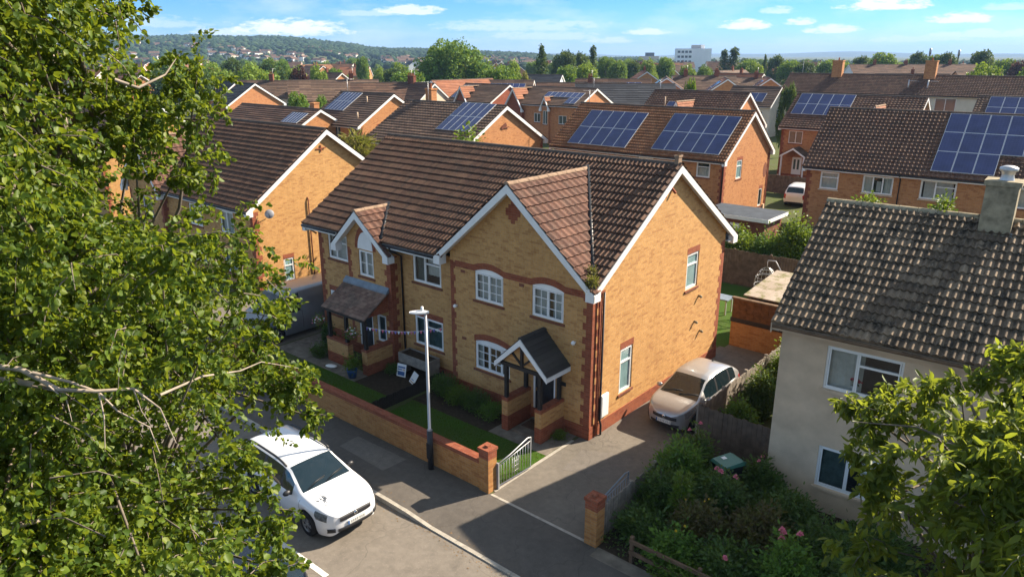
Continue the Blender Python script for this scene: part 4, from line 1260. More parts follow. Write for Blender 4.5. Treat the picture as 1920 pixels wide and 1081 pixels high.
# ------------------------------------------------------------------ the main pair of houses
cur_g = [(.02, .98, .02, .98, 0)]
def main_house():
    bayR = dict(x0=-5.9, x1=0.0, p=.3, ax=-3.08, az=7.72, be=4.88, ovl=.5, ovr=.24, dp=.2, near=True, per=.3, roof='tile_red',
        wins=[(-4.76, -3.5, 3.6, 4.72, 'geo', dict(arch=.13, curtain=[(.05, .95, .05, .9, 0)])), (-2.3, -1.06, 3.6, 4.72, 'geo', dict(arch=.13, curtain=[(.0, .4, .05, .9, 0), (.6, 1, .05, .9, 0)])),
              (-4.78, -3.22, 1.1, 2.22, 'geo3', dict(arch=.13, curtain=[(0, .16, .02, .95, 0)]))], holes=[(-2.22, -1.32, .1, 2.1)])
    bayL = dict(x0=-11.4, x1=-8.9, p=.45, ax=-10.45, az=5.92, be=4.45, ovl=.62, ovr=.26, dp=.2, near=True, per=.3, roof='tile_red',
        wins=[(-10.74, -9.86, 3.33, 4.36, 'slim2', dict(curtain=[(.03, .97, .05, .95, 0)]))], holes=[(-10.95, -10.1, .1, 2.1), (-9.85, -9.3, .85, 1.95)])
    T = house('semi_detached_house', 'buff brick semi-detached pair with two white-trimmed front gables and two porches', (0, 0, 0), 0, 13.92, 8.5, 4.9, 8.07,
        ov=.6, vo=.22, tile=(.165, .058, .345, 8), near=True, wall='brick', roof='tile',
        wins=[('F', -13.28, -12.02, 3.49, 4.55, 'two_t', dict(curtain=[(.02, .98, .02, .98, 0)])), ('F', -8.16, -6.68, 3.5, 4.62, 'two_t', dict(curtain=[(.05, .4, .02, .98, 1), (.45, .98, .3, .98, 0)])),
              ('F', -8.17, -6.66, 1.05, 2.18, 'two_t', dict(curtain=[(.02, .98, .02, .98, 1)], lintel=1)), ('F', -13.4, -12.7, 1.05, 2.08, 'one', dict(curtain=[(.02, .98, .02, .98, 0)], lintel=1)),
              ('R', 5.5, 6.4, 3.45, 4.77, 'one_t', dict(glass=M['frost'], lintel=1)), ('R', 1.35, 2.12, .95, 2.5, 'one_t', dict(glass=M['frost'], lintel=1))],
        bays=[bayR, bayL], cut=[(14.14 - 6.05, 14.14 - .0 + .1, .5), (14.14 - 11.4, 14.14 - 9.6, .5)], eaves=[(-14.1, -11.9), (-9.2, -6.42)])
    F3 = Fr((0, -.3, 0), (1, 0, 0), (0, -1, 0)); F0 = Fr((0, 0, 0), (1, 0, 0), (0, -1, 0)); FR = Fr((0, 0, 0), (0, 1, 0), (1, 0, 0)); F45 = Fr((0, -.45, 0), (1, 0, 0), (0, -1, 0))
    arch_band(T, F3, [(-4.80, -3.46), (-2.34, -1.02)], -5.68, -.34, 4.585, 4.80, .14)
    arch_band(T, F3, [(-4.82, -3.18)], -4.82, -3.18, 2.09, 2.31, .14, 'arched_lintel')
    # red brick diamond in the gable
    db = MB()
    for i, w in enumerate((.08, .19, .3, .3, .19, .08)): F3.box(db, -3.08 - w, -3.08 + w, -.01, .005, 6.42 + i * .12, 6.54 + i * .12)
    db.build('brick_diamond', M['brick_red'], T)
    # plinths of the bays
    pb = MB(); F3.box(pb, -5.93, .03, 0, .03, 0, .42); F45.box(pb, -11.43, -8.87, 0, .03, 0, .42); pb.box(.0, .031, -.33, 0, 0, .42); pb.build('plinth', M['brick_red'], T)
    # arched white panel over the small bay window
    ab = MB(); pts = [F45.p(-10.3 + .44 * math.cos(a), .015, 4.4 + .68 * math.sin(a)) for a in [math.pi * i / 14 for i in range(15)]]
    ab.prism(pts, (0, .05, 0)); ab.build('arched_panel', M['white_wood'], T)
    rb = MB()
    for k in range(13):
        a0, a1 = math.pi * k / 13, math.pi * (k + 1) / 13
        q = [(-10.3 + r * math.cos(a), 4.4 + r * 1.5 * math.sin(a)) for a, r in ((a0, .45), (a1, .45), (a1, .62), (a0, .62))]
        rb.prism([F45.p(u, .006, z) for u, z in q], (0, .03, 0))
    rb.build('brick_arch', M['brick_red'], T)
    # doors
    def door(F, u0, u1, z0, z1, m, dark=True):
        fb = MB(); F.box(fb, u0, u0 + .07, -.09, -.02, z0, z1); F.box(fb, u1 - .07, u1, -.09, -.02, z0, z1); F.box(fb, u0 + .07, u1 - .07, -.09, -.021, z1 - .07, z1)
        d = fb.build('door', M['white'], T)
        lb = MB(); F.box(lb, u0 + .07, u1 - .07, -.085, -.045, z0 + .02, z1 - .07); 
        for (a, b, c, e) in ((.12, .46, .1, .42), (.54, .88, .1, .42), (.12, .46, .5, .9), (.54, .88, .5, .9)):
            w = u1 - u0 - .14; h = z1 - z0; F.box(lb, u0 + .07 + a * w, u0 + .07 + b * w, -.046, -.038, z0 + c * h, z0 + e * h)
        lb.build('door_leaf', M[m], d)
        hb = MB(); F.box(hb, u0 + .13, u0 + .17, -.04, -.0, z0 + .95, z0 + 1.08); hb.build('handle', M['chrome'], d)
    door(F3, -2.22, -1.32, .1, 2.1, 'black'); door(F45, -10.95, -10.1, .1, 2.1, 'seatdark')
    window(T, F45, -9.85, -9.3, .85, 1.95, 'one', True, .09, [(.0, 1, 0, .95, 1)])
    # right porch: gabled roof on two posts and dwarf walls
    P = thing('porch', None, None, (0, 0, 0)); P.parent = T
    ax, az, xl, xr, ze, yf, yb = -1.78, 3.28, -2.82, -.74, 2.3, -1.5, -.3
    mb = MB()
    for xe, U in ((xr, (0, 1, 0)), (xl, (0, -1, 0))):
        dx, dz = ax - xe, az - ze; ln = math.hypot(dx, dz)
        tile_roof(mb, (xe, yf if xe == xr else yb, ze), U, (dx / ln, 0, dz / ln), yb - yf, ln, .25, 0, .2, 0, .022)
    ridge_tiles(mb, (ax, yf, az + .02), (ax, yb, az + .02), .09)
    mb.build('porch_roof', M['tile_gporch'], P)
    mb = MB()
    for xe in (xl, xr): mb.prism([(xe, yf - .02, ze - .02), (ax, yf - .02, az - .02), (ax, yf - .02, az - .23), (xe, yf - .02, ze - .19)], (0, .035, 0))
    for xe, o in ((xl, 1), (xr, -1)): mb.box(min(xe, xe + .03 * o), max(xe, xe + .03 * o), yf + .02, yb, ze - .17, ze - .03)
    mb.build('porch_bargeboard', M['white_wood'], P)
    mb = MB(); mb.face([(xl + .25, yf + .13, 2.32), (xr - .25, yf + .13, 2.32), (ax, yf + .13, az - .2)]); mb.build('porch_gable_infill', M['brick'], P)
    mb = MB(); mb.bar((xl + .2, yf + .1, 2.27), (xr - .2, yf + .1, 2.27), .1, .11); mb.bar((ax, yf + .1, 2.3), (ax, yf + .1, az - .2), .09, .09, 0, (0, 1, 0))
    mb.bar((ax - .02, yf + .11, 2.34), (ax + .42, yf + .11, 2.72), .06, .06, 0, (0, 1, 0)); mb.bar((ax + .02, yf + .11, 2.34), (ax - .42, yf + .11, 2.72), .06, .06, 0, (0, 1, 0)); mb.build('porch_beam', M['blackwood'], P)
    for x in (-2.42, -1.08):
        for y in (yf + .12, -.42):
            mb = MB(); mb.box(x - .055, x + .055, y - .055, y + .055, 1.1, 2.24); mb.build('post', M['blackwood'], P)
        mb = MB(); mb.box(x - .12, x + .12, yf + .02, -.301, .52, 1.02); w = mb.build('dwarf_wall', M['brick'], P)
        mb = MB(); mb.box(x - .125, x + .125, yf + .015, -.301, 0, .52); mb.box(x - .13, x + .13, yf + .01, -.301, 1.02, 1.12); mb.build('red_courses', M['brick_red'], P)
    mb = MB(); mb.box(-2.2, -1.3, yf + .1, -.31, 0, .09); mb.build('step', M['paving'], P)
    mb = MB(); mb.box(-2.1, -1.4, -1.05, -.5, .091, .11); mb.build('doormat', plain('brown_doormat', c3(.10, .06, .04), 1, .1, 0, .4, 30), P)
    # left porch: lean-to roof
    P = thing('porch', None, None, (0, 0, 0)); P.parent = T
    x0, x1, yt, yb_, zt, zb = -11.62, -9.02, -.45, -1.72, 3.0, 2.18
    ln = math.hypot(yt - yb_, zt - zb)
    mb = MB(); tile_roof(mb, (x0, yb_, zb), (1, 0, 0), (0, (yt - yb_) / ln, (zt - zb) / ln), x1 - x0, ln, .17, 0.004, .16, 4, .022, jit=.008); mb.build('porch_roof', M['tile_porch'], P)
    mb = MB(); mb.prism([(x0, yt - .001, zt - .02), (x0, yt - .16, zt - .09), (x0, yt - .16, zt - .02), (x0, yt - .001, zt + .14)], (x1 - x0, 0, 0)); mb.build('flashing', M['lead'], P)
    mb = MB(); mb.prism([(x1 - .12, yt, zt - .06), (x1 - .12, yb_ + .1, zb + .02), (x1 - .12, yt, zb + .0)], (-.06, 0, 0)); mb.build('porch_cheek', M['brick_red'], P); mb = MB(); mb.prism([(x0 + .12, yt, zt - .06), (x0 + .12, yb_ + .1, zb + .02), (x0 + .12, yt, zb)], (.06, 0, 0)); mb.build('porch_cheek', M['brick_red'], P)
    mb = MB(); mb.box(x0 + .05, x1 - .05, yb_ + .06, yb_ + .16, zb - .14, zb - .03); mb.box(x0, x1, yb_ - .02, yb_ + .01, zb - .09, zb - .015); mb.build('porch_beam', M['blackwood'], P)
    for x in (-11.3, -10.25, -9.12):
        mb = MB(); mb.box(x - .06, x + .06, yb_ + .06, yb_ + .18, 0.9, zb - .14); mb.build('post', M['blackwood'], P)
    for bx in ((-11.42, -10.12, yb_ + .02, yb_ + .26), (-9.28, -9.0, yb_ + .02, -.451)):
        mb = MB(); mb.box(*bx, .42, .92); w = mb.build('dwarf_wall', M['brick'], P)
        mb = MB(); a, b, c, d = bx; mb.box(a - .004, b + .004, c - .004, d, 0, .42); mb.box(a - .01, b + .01, c - .01, d, .92, 1.0); mb.build('red_courses', M['brick_red'], P)
    # downpipes
    def pipe(pts, m='black', r=.035):
        b = MB(); b.tube(pts, r, 7); b.build('downpipe', M[m], T)
    pipe([(-8.72, -.62, 4.8), (-8.72, -.56, 4.66), (-8.72, -.06, 4.35), (-8.72, -.06, .05)]); pipe([(-13.98, -.62, 4.8), (-13.98, -.3, 4.6), (-13.98, -.05, 4.4)])
    pipe([(.05, .22, 4.72), (.05, .22, .5), (.1, .22, .35), (.1, .22, .02)]); pipe([(.06, .0, 4.6), (.06, .0, .04)], 'brick_red', .03)
    # meter box, vents, lights, camera, number plaque
    mb = MB(); FR.box(mb, .28, .68, 0, .07, .55, 1.3); FR.box(mb, .31, .65, .07, .08, .58, 1.27); mb.build('meter_box', M['white_wood'], T)
    for u, z in ((-5.3, 4.42), (-2.72, 4.45), (-5.3, 2.0)):
        mb = MB(); F3.box(mb, u - .1, u + .1, 0, .012, z, z + .1); mb.build('air_vent', M['brick_dk'], T)
    for u, z in ((-5.62, 3.18), (-.6, 3.12)):
        mb = MB(); c = F3.p(u, .1, z); mb.ball(c, .07, nu=8, nv=6); mb.bar(F3.p(u, 0, z), c, .06, .06); mb.build('security_light', M['white'], T)
    mb = MB(); F3.box(mb, -1.1, -.9, 0, .02, 1.55, 1.68); mb.build('number_plaque', M['black'], T)
    mb = MB(); F3.box(mb, -1.16, -1.08, 0, .05, 1.78, 1.95); mb.build('letter_lamp', M['black'], T)
    mb = MB(); mb.bar((.0, 3.6, 7.2), (.06, 3.6, 7.2),   .05, .3, 0); mb.build('cable_bracket', M['brick_red'], T); mb = MB(); mb.bar((0, 4.05, 7.25), (.05, 4.05, 7.3), .06, .34, 0); mb.build('cable_bracket', M['brick_red'], T)
    for y, z in ((6.6, 3.0), (6.4, 2.05), (6.9, 1.55)):
        mb = MB(); mb.tube([(0, y, z), (.1, y, z), (.12, y, z - .05)], .05, 7); mb.build('flue', M['stone'], T)
    mb = MB(); mb.box(-.02, .12, 4.13, 4.35, 7.95, 8.36); mb.box(-.04, .14, 4.1, 4.38, 8.3, 8.36); mb.build('ridge_vent', M['ridge_lt'], T)
    # moss and a seedling growing in the valley
    return T
MH = main_house()

def patch_sheet(name, pts, z, m):
    mb = MB(); mb.face([(x, y, z) for x, y in pts]); return struct(mb.build(name, m))
PD, PL = asphalt('dark_asphalt_patch', c3(.07, .063, .056), .2), asphalt('pale_asphalt_patch', c3(.15, .132, .112), .3)
patch_sheet('pavement_patch', [(-5.6, -5.55), (-3.5, -5.6), (-3.45, -4.75), (-5.65, -4.8)], .006, PL)
patch_sheet('pavement_patch', [(-12.4, -5.9), (-10.2, -5.85), (-10.3, -4.7), (-12.5, -4.75)], .006, PD)
patch_sheet('driveway_patch', [(.4, -2.2), (1.9, -1.6), (1.6, -.2), (.2, -.9)], .007, PL)
patch_sheet('road_patch', [(-.9, -10.9), (.9, -10.8), (.8, -9.7), (-1.0, -9.8)], -.116, PL)
n = 700
kx = nrg.uniform(-12, 4.5, n); off = np.abs(nrg.normal(0, .14, n)); side = nrg.random(n) < .7
ky = np.where(side, KY - .16 - off, KY + .05 + off * .6); kz = np.where(side, -.112, .012 - .095 * np.array([drop(x) for x in kx]))
LV = nrg.uniform(.015, .05, n); dd = rdir(n); dd[:, 2] *= .15; v, f = leaves(np.stack([kx, ky, kz], 1), dd, LV, LV * .7, .02, 4)
M['litter'] = plain('dry_leaf_litter', c3(.22, .13, .05), .9, .2, 0, .5, 9)
tag(np_mesh('leaf_litter', v, f, M['litter']), 'dry leaf litter and grit gathered along the kerb', 'litter', kind='stuff')
# ------------------------------------------------------------------ neighbouring houses
TN = (.165, .05, .33, 6)
def hrow(hid, x, y, th, L, h, zr, ze, ov=.42, vo=.22, **k):
    """house from the fitted roof: ridge right end (x, y) with overhangs, eave half depth h"""
    U = Vector((math.cos(R(th)), math.sin(R(th)), 0)); Wv = Vector((-U.y, U.x, 0))
    o = Vector((x, y, 0)) - Wv * (h - ov) - U * vo
    return house(hid, k.pop('label'), o, R(th), L - 2 * vo, 2 * (h - ov), ze, zr, ov=ov, vo=vo, **k)
# left neighbour with its own front gable
cur = dict(curtain=[(.02, .98, .02, .98, 0)])
H2 = hrow('detached_house', -21.18, 5.99, 0, 13.9, 5.03, 7.76, 4.15, label='buff brick house behind the grey van, brown roof and satellite dish on its gable', near=True, tile=TN, brick=None) if False else \
    hrow('detached_house', -21.18, 5.99, 0, 13.9, 5.03, 7.76, 4.15, label='buff brick house behind the grey van, brown roof and satellite dish on its gable', near=True, tile=TN,
    wins=[('F', -6.5, -5.15, 2.55, 3.72, 'two', cur), ('F', -3.2, -1.85, 2.6, 3.78, 'two', cur), ('F', -6.5, -5.1, .5, 1.6, 'two', cur), ('F', -3.2, -1.85, .5, 1.6, 'two', cur), ('R', 1.5, 2.12, .12, 1.36, 'one_t', dict(glass=M['frost'], lintel=1))],
    bays=[dict(x0=-13.1, x1=-8.95, p=.3, ax=-11.1, az=7.0, be=3.95, ovl=.5, ovr=.3, near=False, roof='tile_red', per=.3, wins=[(-11.5, -10.25, 2.4, 3.6, 'two', {})])], cut=[(.2, 4.5, .5)], eaves=[(-8.5, .16)], plinth=False)
FR2 = Fr((0, 0, 0), (0, 1, 0), (1, 0, 0))
mb = MB(); mb.lathe([(0, .03), (.1, .025), (.18, 0), (.23, -.03)], (0, 0, 0), 16, 0, 'x'); dish = mb.build('satellite_dish', M['postgrey'], H2); dish.location = (.34, .75, 4.1 - .2); dish.rotation_euler = (0, R(-20), R(-35))
mb = MB(); mb.tube([(-.34, .0, -.05), (-.1, 0, 0), (0, 0, 0)], .018, 5); mb.tube([(0, 0, -.2), (.26, 0, -.02)], .012, 5); mb.build('dish_arm', M['black'], dish)
mb = MB(); mb.tube([(.06, 3.25, -.0), (.06, 3.25, 4.2), (.0, 3.25, 4.35)], .035, 6); mb.build('soil_pipe', M['brick_dk'], H2)
mb = MB(); mb.bar((.02, 4.0, 6.75), (.05, 4.6, 6.8), .04, .05); mb.bar((.03, 4.3, 6.6), (.03, 4.3, 6.95), .04, .05); mb.build('cable_bracket', M['brick_red'], H2)
# house further left, seen through the tree
hrow('gabled_house', -45.5, 8.5, 0, 14, 5.0, 7.9, 4.5, label='brick house mostly hidden behind the large leafy tree, only its roof showing', tile=(.3, .02, .33, 0), plinth=False, wins=[('F', -3, -1.8, 2.6, 3.7, 'two')])
# house behind with two solar arrays
H1 = hrow('solar_house', -9.14, 32.3, 0, 14.48, 4.2, 7.79, 4.79, label='orange brick house with two ten-panel solar arrays on a rust brown roof', wall='brick_o', roof='tile_or', tile=(.2, .045, .31, 6), near=True,
    wins=[('F', -1.98, -.98, 3.58, 4.6, 'one_t', dict(curtain=[(0, 1, 0, .6, 0)], lintel=0)), ('R', 1.95, 2.85, 3.35, 4.62, 'one_t', dict(glass=M['frost'], lintel=1)), ('R', 6.2, 6.85, .85, 2.15, 'one', dict(lintel=1)), ('F', -6.5, -5.3, 3.5, 4.55, 'two', cur)],
    panels=[(1.6, .38, 5, 2, 1.0, 1.92), (8.75, .52, 5, 2, 1.0, 1.92)])
mb = MB(); q = [FR2.p(6.95 + .32 * math.cos(a), .012, 3.45 + .55 * math.sin(a)) for a in [math.pi * 2 * i / 18 for i in range(18)]]; mb.prism(q, (-.03, 0, 0)); mb.build('oval_brick_panel', M['brick_dk'], H1)
mb = MB(); mb.tube([(-.06, -.46, 4.7), (-.06, -.06, 4.4), (-.06, -.06, .1)], .035, 6); mb.build('downpipe', M['black'], H1)
mb = MB(); mb.tube([(.06, 7.45, 4.6), (.06, 7.45, .1)], .035, 6); mb.build('downpipe', M['brick_dk'], H1)
mb = MB(); mb.box(.0, .1, 7.05, 7.3, .2, .9); mb.build('meter_box', M['greyrender'], H1)
# right middle house with the big array
H3 = hrow('terraced_house', 8.86, 35.15, 2.5, 13.9, 4.6, 8.1, 4.75, label='brick house behind the mossy chimney with a stepped solar array on brown pantiles', roof='tile', tile=(.24, .055, .33, 6), near=True, wall='brick_o', gutter='black',
    wins=[('F', -12.6, -11.5, 3.4, 4.46, 'one_t', dict(curtain=[(0, 1, 0, .95, 0)], sillm='greyrender')), ('F', -10.1, -8.4, 3.4, 4.46, 'three', dict(curtain=[(0, .3, 0, 1, 0), (.45, .6, .1, .7, 2), (.7, 1, 0, 1, 0)], sillm='greyrender')), ('F', -6.95, -5.1, 3.4, 4.5, 'two_t', dict(curtain=[(.1, .9, 0, .9, 0)], sillm='greyrender')), ('F', -2.2, -.9, 3.4, 4.5, 'two_t', cur),
          ('F', -10.2, -9.6, .9, 2.0, 'one', cur)], panels=[(7.12, .42, 5, 3, 1.03, 1.67, ((3, 0), (4, 0)))])
mb = MB(); mb.tube([(-8.05, -.46, 4.65), (-8.05, -.05, 4.4), (-8.05, -.05, .1)], .035, 6); mb.build('downpipe', M['black'], H3)
# house behind it
H4 = hrow('porch_house', -4.19, 58.69, 1, 11.68, 4.44, 7.81, 4.87, label='brick house with solar roof and a small gabled porch over a white door', wall='brick_o', roof='tile', tile=(.3, .03, .33, 4), near=False,
    wins=[('F', -10.5, -9.2, 3.35, 4.5, 'two')], panels=[(.5, 1.95, 5, 2, 1.0, 1.6)], bays=[dict(x0=-4.3, x1=-1.8, p=.3, ax=-3.05, az=7.1, be=4.8, roof='tile_plain', near=False, quoins=False, wall='brick_red', board='white_wood', wins=[(-3.6, -2.5, 3.4, 4.6, 'two', {})])])
PH = thing('porch', None, None); PH.parent = H4
mb = MB()
for xe, U, y in ((-8.2, (0, 1, 0), -1.6), (-10.6, (0, -1, 0), 0)):
    dx, dz = -9.4 - xe, .75; ln = math.hypot(dx, dz); tile_roof(mb, (xe, y, 2.35), U, (dx / ln, 0, dz / ln), 1.6, ln, .3, 0, .25, 0)
mb.build('porch_roof', M['tile_dk'], PH)
mb = MB()
for xe in (-8.2, -10.6): mb.prism([(xe, -1.62, 2.33), (-9.4, -1.62, 3.08), (-9.4, -1.62, 2.9), (xe, -1.62, 2.16)], (0, .03, 0))
mb.build('porch_bargeboard', M['white_wood'], PH)
for x in (-10.45, -8.35):
    mb = MB(); mb.box(x - .06, x + .06, -1.55, -1.43, 0, 2.3); mb.build('post', M['white_wood'], PH)
mb = MB(); mb.box(-9.9, -9.0, -.02, .06, 0, 2.05); dr = mb.build('door', M['white'], H4)
mb = MB(); mb.box(-9.75, -9.55, -.03, -.02, .9, 1.85); mb.box(-9.4, -9.2, -.03, -.02, .9, 1.85); mb.build('door_glass', M['glass_far'], dr)
# middle rows
H10 = hrow('long_house', -17.83, 51.63, 0, 10.21, 4.73, 8.07, 4.78, label='brick house with one small white front gable half hidden behind the two solar arrays', wall='brick_far', roof='tile', tile=(.3, .03, .33, 4),
    bays=[dict(x0=-6.0, x1=-3.8, p=.3, ax=-4.9, az=7.25, be=4.85, roof='tile_plain', quoins=False, wall='brick_red', wins=[(-5.4, -4.4, 3.4, 4.5, 'two', {})])], panels=[(2.6, 2.6, 1, 1, .9, 1.2)])
mb = MB(); mb.tube([(-7.6, 2.2, 6.3), (-7.6, 2.2, 7.5)], .06, 6); mb.build('vent_pipe', M['greyrender'], H10)
H6 = hrow('gable_house', -24.98, 24.81, 0, 11, 4.96, 7.86, 5.02, label='buff brick house with ten solar panels and a plain sunlit gable behind the main ridge', wall='brick_o', roof='tile_dk', tile=(.3, .03, .34, 4),
    panels=[(6.62, 2.1, 5, 2, .66, 1.78)], wins=[('F', -10, -8.6, 3.5, 4.6, 'two')])
mb = MB(); mb.bar((.02, 4.1, 6.2), (.06, 4.6, 6.5), .05, .3, 0, (0, 1, 0)); mb.bar((.02, 4.0, 6.2), (.08, 4.9, 6.3), .05, .06); mb.build('aerial_bracket', M['brick_dk'], H6)
chimney(H6, -8.8, 5.4, 7.2, 8.7, .7, .6, 'brick_o', 1)
H7 = hrow('vent_house', -45.16, 31.31, 0, 8.35, 4.65, 7.83, 5.01, label='brick house with solar panels at the far end of its dark roof and vent pipes', wall='brick_o', roof='tile_dk', tile=(.3, .02, .34, 0),
    panels=[(.8, 2.15, 6, 2, .5, 1.5)], wins=[('R', 2.05, 2.9, 3.3, 4.85, 'one_t', dict(lintel=1)), ('F', -1.5, -.4, 3.6, 4.8, 'two'), ('F', -4.0, -3.0, 3.6, 4.8, 'two')])
for u, y in ((-2.2, 2.8), (-1.0, .6)):
    mb = MB(); z = 5.01 + (y + .42) * H7['_s']; mb.tube([(u, y, z - .1), (u, y, z + .6)], .07, 6); mb.build('vent_pipe', M['greyrender'], H7)
H7b = hrow('low_house', -49.0, 25.4, 0, 14, 4.6, 6.5, 3.9, label='low brick house with a blue solar array tucked below the dark vented roof', wall='brick_o', roof='tile', tile=(.3, .02, .34, 0), panels=[(10.6, 2.7, 6, 1, .42, 1.65)])
chimney(H7b, -1.9, 5.0, 6.0, 6.9, .7, .6, 'brick_o', 0)
H9 = hrow('solar_cottage', -45.2, 66.5, 0, 12, 4.2, 7.22, 5.07, label='brick house with staggered solar panels around a small orange dormer gable', wall='brick_far', roof='tile_dk', tile=(.3, .02, .34, 0),
    panels=[(4.9, 2.0, 7, 1, .86, 1.25), (9.3, .5, 2, 1, .86, 1.4)], wins=[('F', -7.5, -6.4, 2.7, 3.9, 'two'), ('F', -3.3, -2.0, 2.65, 3.75, 'two')],
    bays=[dict(x0=-12.3, x1=-9.2, p=.5, ax=-10.7, az=7.1, be=4.2, roof='tile_plain', wall='brick_red', quoins=False), dict(x0=-5.95, x1=-4.75, p=.3, ax=-5.35, az=6.1, be=4.5, roof='tile_plain', quoins=False, wall='brick_far', wins=[(-5.75, -4.95, 2.5, 4.3, 'two', {})])])
H8 = hrow('red_gable_house', -60.2, 66.2, 0, 8.9, 4.29, 7.34, 5.02, label='red brick house with an orange roofed front gable beside a steep solar array', wall='brick_red', roof='tile_dk', tile=(.3, .02, .34, 0),
    panels=[(.4, .8, 3, 1, .85, 3.4)], bays=[dict(x0=-6.9, x1=-4.2, p=.4, ax=-5.55, az=7.1, be=4.4, roof='tile_plain', wall='brick_red', quoins=False)])
HB1 = hrow('slate_gable_house', -99.48, 45.93, 0, 7.2, 3.93, 7.56, 4.79, label='orange brick gabled house with a dark slate roof, left of its matching twin', wall='brick_far', roof='tile_slate', tile=(.3, 0, .34, 0), quoins=False, wins=[('F', -6, -5, 2.8, 4, 'two'), ('F', -4, -3, 2.8, 4, 'two'), ('F', -2, -1, 2.8, 4, 'two')])
HB2 = hrow('slate_gable_house', -80.79, 37.77, 0, 4, 4.49, 7.83, 5.04, label='orange brick gable end with a dark slate roof and one small white window', wall='brick_far', roof='tile_slate', tile=(.3, 0, .34, 0), quoins=False, wins=[('R', 3.1, 4.1, 2.6, 4.2, 'two')])
mb = MB(); mb.tube([(-3.2, 1.5, 6), (-3.2, 1.5, 7.1)], .09, 6); mb.build('vent_pipe', M['greyrender'], HB1)
# long white terrace
H5 = hrow('rendered_terrace', 4.4, 96, .9, 35, 3.63, 8.88, 6.43, label='long cream rendered terrace with brown tiled roof and two brick chimneys', wall='cream', roof='tile', tile=(.3, .03, .34, 4), quoins=False, board='cream', boxed=False, plinth=False,
    wins=[('F', -33.5, -32.4, 4.6, 6.0, 'one', dict(sillm='greyrender')), ('F', -14.6, -12.2, 4.5, 6.1, 'two', dict(sillm='greyrender')), ('F', -18.2, -17.0, 5.0, 6.1, 'one', dict(sillm='greyrender'))])
for x in (-28.0, -16.2): chimney(H5, x, 2.9, 8.0, 10.6, 1.35, 1.0, 'brick_o', 1)
for x in (-18.2, -15.9):
    mb = MB(); mb.tube([(x, .9, 6.9), (x, .9, 8.3)], .09, 6); mb.tube([(x, .9, 8.2), (x + 1.2, .9, 8.15)], .03, 4); mb.build('aerial', M['metal'], H5)
mb = MB(); mb.tube([(-16.9, -.1, 6.3), (-16.9, -.1, .5)], .08, 6); mb.build('downpipe', M['felt'], H5)
H5b = hrow('array_house', 11.0, 63.0, 1, 12, 4.6, 7.9, 4.8, label='brown pantiled roof with solar panels at the right edge below the cream terrace', wall='brick_o', roof='tile_dk', tile=(.3, .03, .33, 4), panels=[(1.0, 2.3, 6, 2, 1.1, 1.5)])
# grey house on the right
TG = (.165, .056, .30, 10)
G = hrow('grey_rendered_house', 15.9, 4.46, 2.5, 11, 3.79, 7.54, 5.0, ov=.3, label='grey pebbledashed house with a weathered tile roof and stained chimney', wall='greyrender', roof='tile_old', tile=TG, near=True, quoins=False, plinth=False, board='greyrender', boxed=False, ridge='stone', gutter='rail',
    wins=[('F', -9.43, -7.7, 3.46, 4.6, 'two_t', dict(curtain=[(.02, .42, .0, 1, 0), (.44, .5, .05, 1, 0)], sillm='greyrender')), ('F', -9.31, -7.6, .72, 1.88, 'two_t', dict(curtain=[(.02, .38, .0, .95, 1), (.6, 1, .0, .95, 0)], sillm='greyrender')), ('F', -4.5, -2.8, 3.46, 4.6, 'two_t', cur)])
ch = chimney(G, -6.72, 3.3, 6.6, 8.42, .68, .6, 'stone', 0)
mb = MB(); mb.lathe([(.16, 0), (.13, .12), (.15, .2), (.2, .22), (.2, .3), (.1, .34), (0, .35)], (-6.68, 3.3, 8.54), 12); mb.build('chimney_cowl', M['metal'], ch)
mb = MB(); mb.box(-7.12, -6.32, 2.93, 3.0, 6.75, 7.1); mb.box(-6.375, -6.33, 3.0, 3.6, 6.8, 7.3); mb.build('flashing', M['lead'], ch)
# red flower in a pot and a cup on the bedroom sill of the grey house (behind the glass)
def in_G(x, y, z):
    c, s = math.cos(R(2.5)), math.sin(R(2.5)); o = G.location; return (o.x + x * c - y * s, o.y + x * s + y * c, z)
T_ = thing('pot_plant', 'red flowering pot plant standing behind the upper window of the grey house', 'pot plant', in_G(-8.72, .17, 3.5))
mb = MB(); mb.lathe([(.0, 0), (.08, 0), (.11, .16), (.1, .16)], (0, 0, 0), 10); mb.build('pot', M['white'], T_)
mb = MB()
for i in range(22):
    a = i * 2.4; r = .03 + .008 * i; mb.ball((r * math.cos(a) * .7, r * math.sin(a) * .35, .30 + .03 * math.sin(i * 1.7)), .035, .035, .025, 6, 4)
mb.build('bloom', M['magenta'], T_)
v_, f_ = leaves(nrg.uniform(-.08, .08, (40, 3)) * np.array((1, .6, .6)) + np.array((0, 0, .2)), rdir(40), np.full(40, .09), np.full(40, .05)); np_mesh('foliage', v_, f_, M['leaf_sh'], T_)
T_ = thing('cup', 'small white cup standing beside the red pot plant behind the glass', 'cup', in_G(-8.2, .16, 3.5))
mb = MB(); mb.lathe([(0, 0), (.045, 0), (.065, .17), (.06, .17), (.04, .02)], (0, 0, 0), 10); mb.build('cup_body', M['white'], T_)

